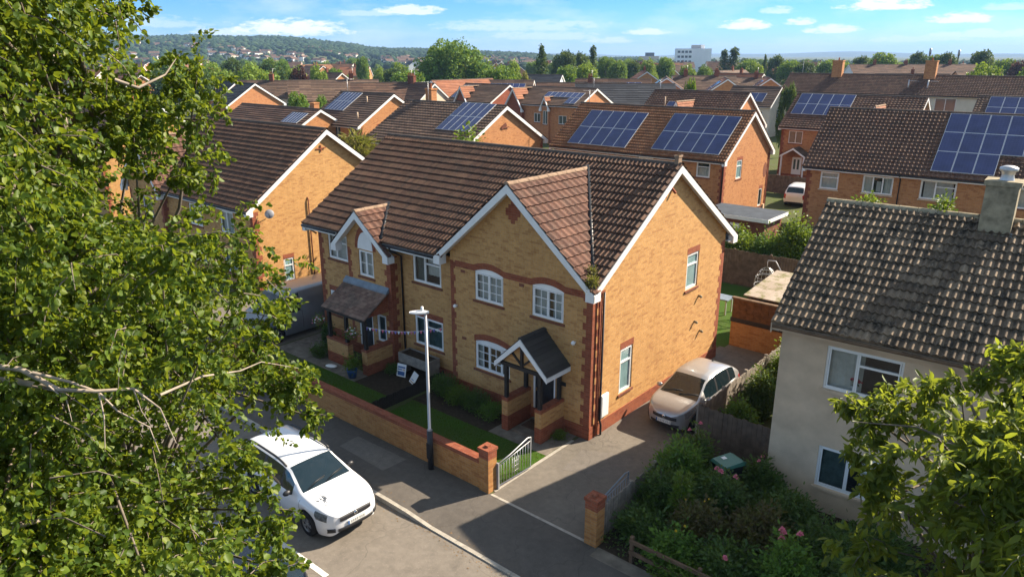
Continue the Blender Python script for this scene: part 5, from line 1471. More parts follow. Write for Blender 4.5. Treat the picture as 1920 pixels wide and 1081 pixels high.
# ------------------------------------------------------------------ garden wall, pillars, gate, lamp
def pillar(mb0, mb1, x, y, h=1.3, w=.34):
    mb0.box(x - w / 2, x + w / 2, y - w / 2, y + w / 2, -.02, h - .3); mb1.box(x - w / 2 - .004, x + w / 2 + .004, y - w / 2 - .004, y + w / 2 + .004, h - .3, h - .08)
    mb1.box(x - w / 2 - .03, x + w / 2 + .03, y - w / 2 - .03, y + w / 2 + .03, h - .08, h); mb1.box(x - .06, x + .06, y - .06, y + .06, h, h + .06)
GW = thing('garden_wall', 'low brick garden wall with red coping along the pavement below the houses', 'garden wall', (-7.5, -4.33, 0))
mb = MB(); mb.box(-6.75, 6.78, -.11, .11, -.02, .78); mb.build('wall', M['brick_wall'], GW)
mb = MB(); mb.box(-6.75, 6.78, -.13, .13, .78, .9); mb.build('coping', M['brick_red'], GW)
for x in (-6.94, 6.95):
    a, b = MB(), MB(); pillar(a, b, x, 0.0, 1.32 if x > 0 else 1.1); p_ = a.build('pillar', M['brick_wall'], GW); b.build('pillar_cap', M['brick_red'], p_)
GP = thing('gate_pillar', 'single brick gate pillar with red cap beside the weathered picket fence', 'gate pillar', (2.98, -4.35, 0))
a, b = MB(), MB(); pillar(a, b, 0, 0, 1.3); a.build('shaft', M['brick_wall'], GP); b.build('pillar_cap', M['brick_red'], GP)
def metal_gate(name, label, loc, rot, w, h=.95, m='metal', slope=.0):
    T = thing(name, label, 'gate', loc, rot)
    mb = MB(); mb.tube([(0, 0, .08), (0, 0, h * .82), (w * .35, 0, h * .9), (w * .9, 0, h * 1.12), (w, 0, h * 1.1), (w, 0, .08), (0, 0, .08)], .02, 6); mb.tube([(0, 0, h * .72), (w, 0, h * .98)], .014, 5); mb.build('gate_frame', M[m], T)
    n = int(w / .11)
    for i in range(1, n):
        mb = MB(); x = w * i / n; mb.tube([(x, 0, .09), (x, 0, h * (.72 + .26 * i / n))], .008, 5); mb.build('bar', M[m], T)
    mb = MB()
    for z in (.25, .4, .55): mb.tube([(w * .42, 0, z * h / .95), (w * .62, 0, z * h / .95 + .02)], .008, 5)
    for x in (.42, .48, .55, .62): mb.tube([(w * x, 0, .2), (w * x, 0, h * .72)], .012, 5)
    mb.build('scroll_panel', M[m], T)
    mb = MB(); mb.box(-.05, .0, -.05, .05, 0, h * .85); mb.build('gate_post', M['postgrey'], T)
    return T
metal_gate('driveway_gate', 'white metal gate swung open beside the sunlit lawn', (-.36, -4.12, 0), R(88), 1.35)
metal_gate('driveway_gate', 'grey metal gate folded back against the picket fence in shade', (2.78, -4.1, 0), R(88), 1.5, 1.0, 'lead')
LP = thing('street_lamp', 'slim grey street lamp standing against the garden wall', 'street lamp', (-2.52, -4.62, 0))
mb = MB(); mb.tube([(0, 0, 0), (0, 0, 1.25)], .085, 12); mb.box(-.07, .07, -.09, -.06, .35, .85); mb.build('base', M['black'], LP)
mb = MB(); mb.tube([(0, 0, 1.25), (0, 0, 1.3), (0, 0, 4.78)], [.085, .047, .038], 12); mb.build('pole', M['postgrey'], LP)
mb = MB()
hd = Vector((-.62, -.78, 0)).normalized(); hs = Vector((-hd.y, hd.x, 0))
rows = []
for s_, wd, tp, bt in ((-.1, .04, .04, -.02), (0, .07, .06, -.03), (.1, .1, .06, -.03), (.28, .11, .045, -.02), (.4, .08, .025, -.01), (.43, .03, .012, 0)):
    c_ = hd * s_ + Vector((0, 0, 4.8 + s_ * .06)); rows.append([c_ + hs * wd + Vector((0, 0, bt)), c_ + hs * wd * .8 + Vector((0, 0, tp * .7)), c_ + Vector((0, 0, tp)), c_ - hs * wd * .8 + Vector((0, 0, tp * .7)), c_ - hs * wd + Vector((0, 0, bt))])
mb.grid(rows, 0, True, True); mb.face(rows[0]); mb.face(rows[-1][::-1]); lh = mb.build('lantern', M['lampwhite'], LP)
mb = MB(); mb.lathe([(.0, .1), (.035, .1), (.04, 0)], tuple(hd * .08 + Vector((0, 0, 4.87))), 8); mb.build('photocell', M['white'], lh)
mb = MB(); mb.box(-.05, .05, -.088, -.084, .5, .75); mb.build('access_door', M['postgrey'], LP)

# fences
board_fence('wooden_fence', 'grey-brown board fence between the driveway and the grey house wall', (2.9, 1.25, 0), (5.25, 1.2, 0), 1.55, 'fence')
board_fence('wooden_fence', 'long board fence running back along the driveway beside the silver car', (2.86, 1.3, 0), (2.8, 9.8, 0), 1.45, 'fence_gy')
board_fence('picket_fence', 'weathered grey picket fence behind the single brick pillar', (3.05, -4.1, 0), (3.05, -1.5, 0), .95, 'fence_gy', .11, 1.2, gap=.012)
board_fence('garden_fence', 'dark board fence across the back garden below the bright hedge', (-7.5, 18.0, 0), (4, 18.2, 0), 1.85, 'fence', .14)
T_ = thing('rail_fence', 'low brown post and rail fence in front of the rose bushes', 'fence', (4.05, -4.47, 0))
mb = MB()
for z in (.32, .62): mb.bar((0, 0, z), (7.0, .05, z - .02), .05, .09)
mb.build('rails', M['rail'], T_)
for x in (0.03, 1.75, 3.5, 5.2, 6.9):
    mb = MB(); mb.box(x - .04, x + .04, .025, .1, 0, .72); mb.build('post', M['rail'], T_)
T_ = thing('divider_fence', 'low dark fence dividing the two front lawns', 'fence', (-6.38, -3.9, 0), R(90))
mb = MB(); n = 36
for i in range(n): mb.box(i * .1 + .01, i * .1 + .09, -.012, .012, .05, .5 + .02 * math.sin(i * 2.2))
mb.build('boards', M['blackwood'], T_)
mb = MB(); mb.box(0, 3.6, .012, .04, .38, .44); mb.box(0, 3.6, .012, .04, .14, .2); mb.build('rails', M['blackwood'], T_)
# brick and timber screen at the head of the driveway
T_ = thing('garden_screen', 'brown panelled screen on a brick base at the head of the driveway', 'garden wall', (-.1, 10.0, 0))
mb = MB(); mb.box(0, 3.0, 0, .2, 0, 1.05); mb.build('brick_base', M['brick_wall'], T_)
mb = MB(); mb.box(-.03, 3.0, -.03, .1, 1.05, 1.22); mb.build('beam', M['blackwood'], T_)
mb = MB()
for i in range(10):
    for j in range(6): t = .012 * ((i + j) % 2); mb.box(i * .3 + .004, i * .3 + .296, .02 - t, .06 - t, 1.22 + j * .135, 1.22 + j * .135 + .13)
mb.build('woven_panel', M['fence_br'], T_)
mb = MB(); mb.box(-.04, 3.0, -.05, .14, 2.03, 2.09); mb.build('cap', M['rail'], T_)
T_ = thing('garden_store', 'garden store with a pale mossy boarded roof behind the brown screen', 'shed', (.2, 10.3, 0))
mb = MB(); mb.box(.1, 2.9, .15, 3.2, 0, 2.0); mb.build('store_walls', M['fence_br'], T_)
mb = MB()
for i in range(7): mb.hexa([(0 + i * .43, 0, 2.12), (.42 + i * .43, 0, 2.12), (.42 + i * .43, 3.4, 2.4), (i * .43, 3.4, 2.4), (i * .43, 0, 2.17), (.42 + i * .43, 0, 2.17), (.42 + i * .43, 3.4, 2.45), (i * .43, 3.4, 2.45)])
mb.build('roof_boards', tilemat('pale_mossy_boards', [c3(.30, .24, .18), c3(.38, .31, .24), c3(.44, .37, .3)], c3(.12, .12, .02), .8), T_)
flat('back_lawn', -14, -.1, 9.6, 17.9, .006, 'lawn')
T_ = thing('hanging_chair', 'egg shaped wire hanging chair in front of the dark back fence', 'chair', (-.35, 14.0, 0))
mb = MB(); mb.tube([(-.5, .3, 0), (.5, .3, .02), (.0, .45, .05), (.62, .25, 1.2), (.6, .1, 2.3), (.35, 0, 2.75), (.0, 0, 2.72)], .03, 6); mb.build('stand', M['postgrey'], T_)
mb = MB()
for k in range(16):
    a = 2 * math.pi * k / 16
    if 3.6 < a < 5.8: continue
    mb.tube([(.5 * math.sin(t) * math.cos(a), .5 * math.sin(t) * math.sin(a), 1.55 - .85 * math.cos(t)) for t in [.15 + 2.8 * i / 8 for i in range(9)]], .011, 4, 0, False)
for z, r in ((.95, .35), (1.3, .48), (1.6, .5), (1.95, .45), (2.2, .3)): mb.tube([(r * math.cos(t), r * math.sin(t), z) for t in [2 * math.pi * i / 18 for i in range(19)]], .011, 4, 0, False)
mb.build('basket', M['metal'], T_, merge=False)
mb = MB(); mb.tube([(0, 0, 2.35), (0, 0, 2.72)], .012, 4); mb.build('chain', M['metal'], T_)
T_ = thing('garden_table', 'grey metal garden table on the back lawn beside the house corner', 'table', (-2.6, 13.6, 0))
mb = MB(); mb.box(-.9, .9, -.4, .4, .7, .75); mb.build('table_top', M['lead'], T_)
for x in (-.8, .8):
    for y in (-.32, .32):
        mb = MB(); mb.box(x - .03, x + .03, y - .03, y + .03, 0, .7); mb.build('leg', M['metal'], T_)
# flat roofed garage behind
T_ = thing('garage', 'brick garage with a blue-grey flat felt roof and white door', 'garage', (-8.3, 23.2, 0))
mb = MB(); mb.box(0.2, 4.0, .25, 2.9, 0, 2.3); mb.build('wall', M['brick_dk'], T_)
mb = MB(); mb.box(0, 4.25, 0, 3.1, 2.4, 2.5); mb.build('roof', M['felt'], T_)
mb = MB(); mb.box(-.02, 4.27, -.03, .0, 2.28, 2.49); mb.box(4.25, 4.28, 0, 3.1, 2.28, 2.49); mb.build('fascia', M['white_wood'], T_)
mb = MB(); mb.box(1.7, 2.5, .2, .25, .05, 2.0); mb.build('door', M['white'], T_)
board_fence('boundary_fence', 'brown fence behind the parked white hatchback', (-14, 45.5, 0), (-5, 45.5, 0), 1.6, 'fence', .3)
board_fence('boundary_fence', 'dark fence panel between the flat roofed garage and the brick house', (-4.0, 25.5, 0), (-1.5, 26.5, 0), 1.9, 'fence', .2)
T_ = thing('paddling_pool', 'bright blue covered pool in front of the white porch door', 'pool', (-11.6, 50.2, 0))
mb = MB(); mb.lathe([(0, .75), (.8, .72), (1.25, .6), (1.35, .45), (1.3, 0)], (0, 0, 0), 18); mb.build('pool_cover', M['blue_sheet'], T_)
# wheelie bin among the shrubs
T_ = thing('wheelie_bin', 'wheelie bin with a green lid among the rose bushes by the grey wall', 'bin', (4.55, -.35, 0), R(-25))
mb = MB(); mb.hexa([(-.22, -.24, .08), (.22, -.24, .08), (.22, .24, .08), (-.22, .24, .08), (-.27, -.32, 1.0), (.27, -.32, 1.0), (.27, .3, 1.0), (-.27, .3, 1.0)]); mb.build('body', M['black'], T_)
mb = MB(); mb.hexa([(-.3, -.36, 1.0), (.3, -.36, 1.0), (.3, .34, 1.0), (-.3, .34, 1.0), (-.27, -.31, 1.07), (.27, -.31, 1.07), (.27, .3, 1.1), (-.27, .3, 1.1)]); mb.tube([(-.28, .38, 1.03), (.28, .38, 1.03)], .025, 6); mb.build('lid', plain('green_bin_lid', c3(.03, .14, .10), .4, .5, 0, .1), T_)
mb = MB(); mb.box(-.19, -.07, -.1, .03, 1.085, 1.09); mb.build('sticker', M['white'], T_)
for x in (-.2, .2):
    mb = MB(); mb.lathe([(0, -.03), (.1, -.03), (.1, .03), (0, .03)], (x, .27, .1), 12, 0, 'x'); mb.build('wheel', M['tyre'], T_)

# ------------------------------------------------------------------ things in the left front garden
def basket(label, x, y, z, cols, seed):
    T = thing('hanging_basket', label, 'hanging basket', (x, y, z - .55))
    mb = MB(); mb.lathe([(0, .0), (.1, .03), (.17, .12), (.19, .2)], (0, 0, 0), 10); mb.build('bowl', M['rail'], T)
    mb = MB(); mb.tube([(0, 0, .1), (0, 0, .58)], .006, 4); mb.build('hanger', M['black'], T)
    n = 260; P = nrg.normal(0, .11, (n, 3)) + np.array((0, 0, .2)); v, f = leaves(P, rdir(n), np.full(n, .07), np.full(n, .045)); np_mesh('foliage', v, f, M['leaf_hedge'], T)
    r0 = random.Random(seed); mb = MB()
    for k in range(26): mb.ball((r0.gauss(0, .13), r0.gauss(0, .13), .27 + r0.gauss(0, .08)), .03, .03, .022, 6, 4, k % 2)
    mb.build('flowers', [M[c] for c in cols], T)
basket('hanging basket of pink and white flowers at the left end of the tiled porch', -11.45, -1.95, 2.05, ('pink', 'white'), 3)
basket('hanging basket of trailing green plants at the right end of the tiled porch', -9.5, -1.95, 2.0, ('white', 'pink'), 4)
def poster(name, label, cat, p, w, h, rx, rz, mats):
    T = thing(name, label, cat, p, rz)
    mb = MB(); mb.box(-w / 2, w / 2, -.008, .008, 0, h); o = mb.build('board', M['white'], T); o.rotation_euler = (rx, 0, 0)
    b = MB()
    for k, (x0, x1, z0, z1, mi) in enumerate(mats): b.box(x0 * w, x1 * w, -.012, -.009, z0 * h, z1 * h, mi)
    b.build('print', [M['blue'], M['red'], M['greyrender']], o)
poster('sign_board', 'tilted white and blue printed sign leaning on the wooden planter', 'sign', (-7.95, -1.0, .05), .4, .48, R(-14), R(12), [(-.4, .4, .68, .8, 0), (-.4, .1, .52, .6, 0), (-.38, .38, .1, .42, 0), (.15, .4, .5, .62, 2)])
poster('sign_board', 'pale folded sign lying against the open front of the wooden planter', 'sign', (-7.25, -1.12, .03), .42, .42, R(-32), R(-20), [(-.4, .4, .08, .2, 2), (-.3, .2, .3, .36, 0)])
T_ = thing('wooden_planter', 'tall wooden planter box with dark soil below the downstairs window', 'planter', (-7.45, -.5, 0))
mb = MB(); mb.box(-.8, .8, -.32, -.28, .55, .9); mb.box(-.8, .8, .24, .28, .55, .9); mb.box(-.8, -.76, -.28, .24, .0, .9); mb.box(.76, .8, -.28, .24, .0, .9); mb.box(-.76, .76, -.28, .24, .5, .56); mb.build('box_frame', M['fence_gy'], T_)
mb = MB(); mb.box(-.75, .75, -.27, .23, .56, .86); mb.build('soil', M['soil'], T_)
T_ = thing('bunting', 'string of small pink and blue bunting from the porch to the window', 'bunting', (-9.1, -1.6, 1.9))
mb = MB(); pts = [Vector((0, 0, 0)).lerp(Vector((2.45, 1.55, .12)), i / 24) + Vector((0, 0, -.16 * math.sin(math.pi * i / 24))) for i in range(25)]; mb.tube(pts, .006, 4); mb.build('cord', M['white'], T_)
mb = MB()
for i in range(1, 25):
    p, q = pts[i - 1], pts[i]; mb.prism([p, p.lerp(q, .85), p.lerp(q, .42) + Vector((0, 0, -.13))], (.002, -.003, 0), i % 3)
mb.build('pennants', [M['pink'], plain('lilac_cloth', c3(.2, .16, .45), .8, .2), M['white']], T_)
T_ = thing('flower_pot', 'blue pot with a bushy plant beside the tiled porch', 'plant pot', (-9.35, -2.15, 0))
mb = MB(); mb.lathe([(0, 0), (.14, 0), (.2, .3), (.21, .33), (.18, .33)], (0, 0, 0), 14); mb.build('pot', M['blue'], T_)
n = 420; P = nrg.normal(0, .15, (n, 3)) * np.array((1, 1, .9)) + np.array((0, 0, .55)); v_, f_ = leaves(P, rdir(n), np.full(n, .1), np.full(n, .05)); np_mesh('foliage', v_, f_, M['leaf_hedge'], T_)
T_ = thing('lying_sack', 'small white plastic sack lying on the path in front of the porch', 'bag', (-10.7, -2.1, .01), R(20))
mb = MB(); mb.ball((0, 0, .05), .26, .15, .05, 10, 6); mb.build('sack', M['white'], T_)
shrub('narrow_conifer', 'dark slender evergreen in a pot left of the tiled porch', 'shrub', (-12.35, -1.0, 0), 1.35, .45, 'leaf_t3', .07, 1.2, 5)
shrub('potted_shrub', 'low dark shrub beside the slender evergreen left of the porch', 'shrub', (-11.9, -1.75, 0), .55, .7, 'leaf_sh', .06, 1., 6)
for i, (x, y, h, w, lb) in enumerate([(-5.7, -.9, .75, .9, 'rounded green shrub at the far end of the bed under the lattice window'), (-4.9, -1.1, .6, .8, 'leafy green shrub in the bed directly below the lattice window'), (-4.1, -1.0, .7, .9, 'spreading green shrub in the bed right of centre below the lattice window'), (-3.3, -1.15, .55, .8, 'small green shrub next to the dwarf wall of the gabled porch')]):
    shrub('bed_shrub', lb, 'shrub', (x, y, 0), h, w, ['leaf_sh', 'leaf_hedge', 'leaf_sh', 'leaf_t1'][i], .06, 1.1, 20 + i, 'shrubs in the bed below the lattice window')
shrub('ground_plant', 'low weeds growing at the foot of the wall right of the gabled porch', 'shrub', (-.75, -.85, 0), .25, .5, 'leaf_hedge', .05, .8, 31)
shrub('corner_bush', 'green bush beside the wooden planter in the left front garden', 'shrub', (-8.4, -.9, 0), .4, .6, 'leaf_sh', .06, 1., 33)
shrub('corner_bush', 'dark bush at the recess corner between the two houses', 'shrub', (-6.25, -.7, 0), .6, .6, 'leaf_sh', .06, 1., 34)
shrub('valley_weed', 'small yellowish weed growing in the roof valley above the porch', 'weed', (.05, -.45, 4.95), .5, .35, 'leaf_t5', .06, .6, 35)
shrub('valley_weed', 'reddish dry weed growing higher up the same roof valley', 'weed', (-.25, -.1, 5.2), .45, .25, 'leaf_sh2', .05, .5, 36)

def aerial(H, x, y, z, h=1.3, rot=0.):
    mb = MB(); mb.tube([(x, y, z - .3), (x, y, z + h)], .025, 5); c, s = math.cos(rot), math.sin(rot)
    mb.tube([(x - .5 * c, y - .5 * s, z + h - .05), (x + .7 * c, y + .7 * s, z + h - .05)], .014, 4)
    for k in range(7):
        q = -.45 + k * .17; mb.tube([(x + q * c - .2 * s, y + q * s + .2 * c, z + h - .05), (x + q * c + .2 * s, y + q * s - .2 * c, z + h - .05)], .009, 4)
    mb.build('aerial', M['metal'], H)
aerial(H6, -8.4, 4.7, 8.2, 1.2, .5); aerial(H7, -7.0, 4.2, 7.8, 1.3, 1.2); aerial(H1, -13.5, 3.8, 7.8, 1.0, .3); aerial(H9, -.4, 3.8, 7.2, 1.4, .8); aerial(H5, -33.0, 3.2, 8.9, 1.6, .4); aerial(H3, -.8, 4.2, 8.1, 1.1, .7); aerial(H10, -9.4, 4.3, 8.0, 1.1, .2)
# ------------------------------------------------------------------ vehicles
car('estate_car', 'white estate car with black roof rails parked along the kerb', 'car', (-4.1, -7.76, -.12), R(-2), ESTATE)
car('hatchback_car', 'silver hatchback parked on the driveway beside the brick gable wall', 'car', (1.55, 3.6, .0), R(-91), MPV)
car('work_van', 'grey panel van parked on the drive between the two brick houses', 'van', (-15.3, -.55, 0), R(-90), VAN)
car('suv_car', 'white hatchback seen from behind beyond the flat roofed garage', 'car', (-9.0, 42.6, 0), R(97), SUV)
car('dark_car', 'dark blue car mostly hidden under the leafy tree by the road', 'car', (-2.3, -10.9, -.12), R(180), dict(MPV, paint='cpdark', taillight=None))

# ------------------------------------------------------------------ near trees
def tip(px, py, d, r, w=1.): q = CAM + ray(px, py).normalized() * d; return (tuple(q), r, w)
tips = []
r1 = random.Random(3)
def inside(px, py):   # how far right the crown of the street tree reaches at each height
    ys = [-420, -60, 0, 60, 110, 150, 200, 260, 320, 360, 415, 455, 520, 600, 650, 690, 740, 800, 840, 900, 960, 1081, 1500]
    xs = [90, 130, 185, 120, 150, 280, 310, 300, 230, 100, 120, 300, 395, 410, 420, 440, 450, 400, 345, 360, 430, 440, 300]
    return px < np.interp(py, ys, xs)
k = 0
while k < 290:
    px, py = r1.uniform(-560, 580), r1.uniform(-400, 1420)
    if not inside(px, py): continue
    d = 8.2 + r1.gauss(0, 1.15); d = min(10.4, max(6.0, d))
    if py > 750: d -= .5
    if ((px - 60) / 60) ** 2 + ((py - 205) / 26) ** 2 < 1 or ((px - 30) / 60) ** 2 + ((py - 705) / 26) ** 2 < 1: continue
    if ((px - 235) / 45) ** 2 + ((py - 130) / 22) ** 2 < 1: continue
    big = inside(px + 55, py); tips.append(tip(px, py, d, r1.uniform(.45, .75) if big else r1.uniform(.22, .34), r1.uniform(.7, 1.3) if big else r1.uniform(.35, .6))); k += 1
# outlying sprays that reach past the rest of the crown
for px, py, d, r, w in [(225, 10, 8.2, .22, .35), (330, 130, 8.4, .3, .4), (370, 138, 8.4, .22, .3), (385, 225, 8.2, .3, .45), (350, 290, 8.2, .28, .35), (325, 335, 8.1, .2, .25), (430, 455, 8, .35, .5), (460, 520, 8, .35, .5), (495, 590, 7.9, .28, .4), (470, 640, 7.9, .28, .35),
                        (530, 690, 7.7, .28, .45), (550, 735, 7.7, .22, .35), (575, 778, 7.7, .13, .2), (520, 705, 7.7, .25, .4), (445, 870, 7.4, .22, .3), (475, 955, 7.2, .22, .3), (500, 1010, 7.1, .24, .35), (480, 905, 7.3, .16, .2), (520, 1065, 7.0, .2, .3)]:
    tips.append(tip(px, py, d, r, w))
def bare(lb, B):
    def L(pts, r0, r1, d):
        P = [CAM + ray(x, y).normalized() * (d + dd) - B for x, y, dd in pts]
        n = len(P); lb.tube(P, [r0 + (r1 - r0) * i / (n - 1) for i in range(n)], 6, 1, False)
    L([(-60, 680, .4), (40, 692, .1), (110, 730, 0), (180, 733, -.05), (250, 728, 0), (300, 765, 0), (330, 830, .1)], .022, .004, 5.9)
    L([(-60, 700, .6), (20, 712, .4), (110, 730, 0)], .03, .018, 5.9)
    L([(60, 698, 0), (130, 715, 0), (185, 735, 0), (220, 770, 0), (280, 800, .1), (300, 850, .1)], .012, .003, 5.9)
    L([(185, 735, 0), (195, 780, 0), (197, 840, 0)], .008, .003, 5.9)
    L([(250, 728, 0), (265, 770, 0), (285, 800, 0)], .007, .002, 5.9)
    L([(90, 722, 0), (125, 750, 0), (135, 790, 0)], .008, .002, 5.9)
    L([(300, 740, .6), (380, 705, .9), (450, 695, 1.2), (490, 678, 1.4), (560, 690, 1.8)], .012, .003, 6.0)
    L([(215, 150, 2.), (260, 165, 2.), (310, 140, 2.2), (330, 110, 2.3)], .02, .004, 6.)
    L([(400, 540, 2.), (440, 580, 2.), (540, 600, 2.)], .01, .003, 6.)
    L([(150, 560, 2.), (250, 500, 2.), (330, 480, 2.1)], .03, .01, 6.)
    L([(-40, 1010, .5), (120, 960, .8), (300, 940, 1.2), (470, 905, 1.4)], .02, .004, 6.)
leafy_tree('street_tree', 'large leafy birch-like tree with pale twigs filling the left of the view', 'tree', (2.6, -14.4, -.01),
    [(2.6, -14.4, 0), (2.5, -14.45, 2.5), (2.6, -14.5, 5), (2.5, -14.4, 7.5), (2.5, -14.35, 10), (2.4, -14.3, 12.2)], [.24, .19, .16, .13, .09, .04], tips, 'leaf_big', 'bark_lt', .050, 44, .40, 34, droop=.55, wl=.82, extra=bare)
tips = []
for _ in range(72):
    while True:
        px, py = r1.uniform(1620, 2280), r1.uniform(640, 1400)
        lo = np.interp(px, [1560, 1640, 1700, 1780, 1850, 1900, 2000, 2250], [1010, 880, 835, 800, 755, 725, 690, 800])
        if py > lo + 48 and px > np.interp(py, [700, 800, 900, 1000, 1081, 1400], [1755, 1725, 1715, 1695, 1650, 1770]): break
    tips.append(tip(px, py, 11.3 + r1.gauss(0, 1.0), r1.uniform(.5, .85), r1.uniform(.7, 1.3)))
for px, py, d, r, w in [(1800, 712, 10.8, .14, .14), (1915, 665, 10.8, .2, .25), (1905, 715, 10.8, .26, .35), (1590, 745, 11, .13, .12), (1650, 745, 11, .2, .22), (1700, 755, 11, .28, .35), (1640, 785, 10.6, .24, .28), (1600, 850, 10.4, .1, .08), (1655, 875, 10.4, .22, .28), (1610, 1015, 10.2, .22, .25), (1650, 940, 10.4, .22, .25), (1740, 720, 10.8, .15, .12)]:
    tips.append(tip(px, py, d, r, w))
def bare2(lb, B):
    for pts in ([(1960, 920, 0), (1880, 895, 0), (1830, 870, .1), (1780, 850, .2)], [(1960, 1010, 0), (1880, 985, 0), (1830, 960, 0), (1770, 930, .2)], [(1860, 900, 0), (1790, 830, .2), (1720, 800, .4), (1600, 790, .5)], [(1900, 860, .3), (1830, 780, .4), (1800, 712, .5)]):
        P = [CAM + ray(x, y).normalized() * (9.9 + dd) - B for x, y, dd in pts]; n = len(P); lb.tube(P, [.03 - .024 * i / (n - 1) for i in range(n)], 6, 1, False)
leafy_tree('cherry_tree', 'garden tree with long drooping leaves in front of the grey house', 'tree', (11.0, -6.6, 0), [(11.0, -6.6, 0), (10.9, -6.5, 1.8), (10.9, -6.6, 3.6), (10.8, -6.6, 5.4)], [.17, .14, .1, .05], tips, 'leaf_ch', 'bark', .12, 54, .5, 26, droop=.8, wl=.42, extra=bare2)

# ------------------------------------------------------------------ shrubs and roses in the grey house's front garden
gs = [  # x, y, h, w, material, flowers, label
 (3.45, -.1, 1.35, 1.2, 'leaf_sh', ('pink', .07, 2), 'tall green shrub against the board fence beside the silver car'),
 (3.6, -1.15, 1.5, 1.4, 'leaf_t1', None, 'tall loose shrub behind the picket fence at the driveway edge'),
 (3.75, -2.2, 1.35, 1.4, 'leaf_sh', None, 'bushy shrub rising over the picket fence near the brick pillar'),
 (3.85, -3.4, .75, 1.3, 'leaf_sh', None, 'low dark leafy plant at the foot of the single brick pillar'),
 (4.9, -1.6, 1.4, 1.3, 'leaf_sh', ('pink', .08, 3), 'pink flowering rose bush in front of the green bin lid'),
 (5.0, -2.9, 1.15, 1.3, 'leaf_sh2', ('yellow', .03, 3), 'bronze leaved shrub in the middle of the shaded rose garden'),
 (6.2, -2.3, 1.2, 1.5, 'leaf_sh2', None, 'reddish brown shrub right of the green bin lid'),
 (6.3, -.9, 1.0, 1.6, 'leaf_sh', None, 'dark green shrub below the lower window of the grey house'),
 (5.35, .1, 1.1, 1.0, 'leaf_sh', ('pink', .06, 2), 'leafy shrub beside the bin at the corner of the grey wall'),
 (4.9, -3.9, .8, 1.3, 'leaf_t1', ('yellow', .04, 2), 'low leafy plant with yellow flowers behind the brown rail fence'),
 (6.1, -3.7, 1.0, 1.4, 'leaf_sh', ('pink', .08, 1), 'green shrub with a single pink rose behind the brown rail fence'),
 (7.3, -3.4, 1.35, 1.3, 'leaf_t1', ('pink', .085, 4), 'rose bush crowded with pink blooms under the cherry tree'),
 (7.6, -1.8, 1.1, 1.6, 'leaf_sh', None, 'dense dark shrub between the pink roses and the grey wall'),
 (8.6, -3.0, 1.2, 1.8, 'leaf_sh', None, 'spreading dark shrub below the drooping branches of the cherry tree'),
 (8.4, -.8, .9, 1.8, 'leaf_sh', None, 'low dark shrub hard against the grey wall under the cherry tree'),
 (5.6, -4.3, .5, 1.8, 'leaf_hedge', None, 'low bright ground plant growing through the brown rail fence'),
 (7.9, -4.3, .6, 1.8, 'leaf_hedge', None, 'low leafy ground plant at the right end of the brown rail fence'),
 (4.4, -2.6, 1.7, .45, 'leaf_hedge', None, 'slender upright pale green plant in front of the bronze shrub'),
 (3.55, 2.6, 1.3, 1.1, 'leaf_t1', None, 'climbing plant on the sunny side of the long board fence near its front post'),
 (3.4, 4.6, 1.6, 1.0, 'leaf_sh', None, 'climbing plant halfway along the sunny side of the long board fence'),
 (3.3, 6.8, 1.7, 1.0, 'leaf_t2', None, 'pale climbing plant near the back end of the long board fence'),
 (2.5, 9.6, .7, .6, 'leaf_t2', None, 'small pale plant in front of the brown screen'),
]
for i, (x, y, h, w, m, fl, lb) in enumerate(gs):
    shrub('rose_bush' if fl and fl[0] == 'pink' else 'garden_shrub', lb, 'shrub', (x, y, 0), h, w, m, .105 if h > .6 else .075, 1.2, 50 + i, 'shrubs in the front garden of the grey house' if y < 1 else 'plants along the driveway fence', fl, wl=.5, spiky=.25)
n = 9000
P = np.stack([nrg.uniform(2.95, 10, n), nrg.uniform(-4.4, .3, n), nrg.uniform(0, .22, n)], 1)
L_ = nrg.uniform(.05, .11, n); v_, f_ = leaves(P, rdir(n), L_, L_ * .5, .1, 1.)
tag(np_mesh('ground_cover', v_, f_, M['leaf_sh']), 'low dark ground cover filling the soil between the rose bushes', 'ground cover', kind='stuff')
for i, (x, y, h, w, lb) in enumerate([(-4.3, 20.0, 2.3, 2.3, 'bright rounded garden bush behind the dark back fence, left one'), (-2.7, 20.2, 2.2, 2.0, 'darker green bush between two bright ones behind the dark back fence'), (-1.3, 20.3, 3.0, 2.3, 'tall bright green bush behind the hanging egg chair')]):
    shrub('garden_bush', lb, 'bush', (x, y, 0), h, w, ['leaf_hedge', 'leaf_t1', 'leaf_hedge'][i], .15, 1.2, 80 + i, 'bushes behind the dark back fence', spiky=.3)
shrub('palm_plant', 'yellowish spiky garden plant between the two gables behind the neighbour', 'plant', tuple(at_d(668, 300, 52).to_2d()) + (0,), 6.2, 4.5, 'leaf_t5', .5, 1.0, 91, wl=.2)
q = at_d(872, 262, 40)
shrub('back_tree', 'bright leafy bush showing just above the main brown ridge', 'bush', (q.x, q.y, 0), q.z - 1.0, 4.5, 'leaf_hedge', .22, 1.0, 92, spiky=.4)
for i, (lx, lb) in enumerate([(-9.75, 'weed tuft sprouting behind the left part of the grey house ridge'), (-8.0, 'weed tuft sprouting behind the middle of the grey house ridge')]):
    shrub('roof_weed', lb, 'weed', in_G(lx, 3.75, 7.2), .62, .6, 'leaf_hedge', .1, .45, 95 + i, spiky=.5)

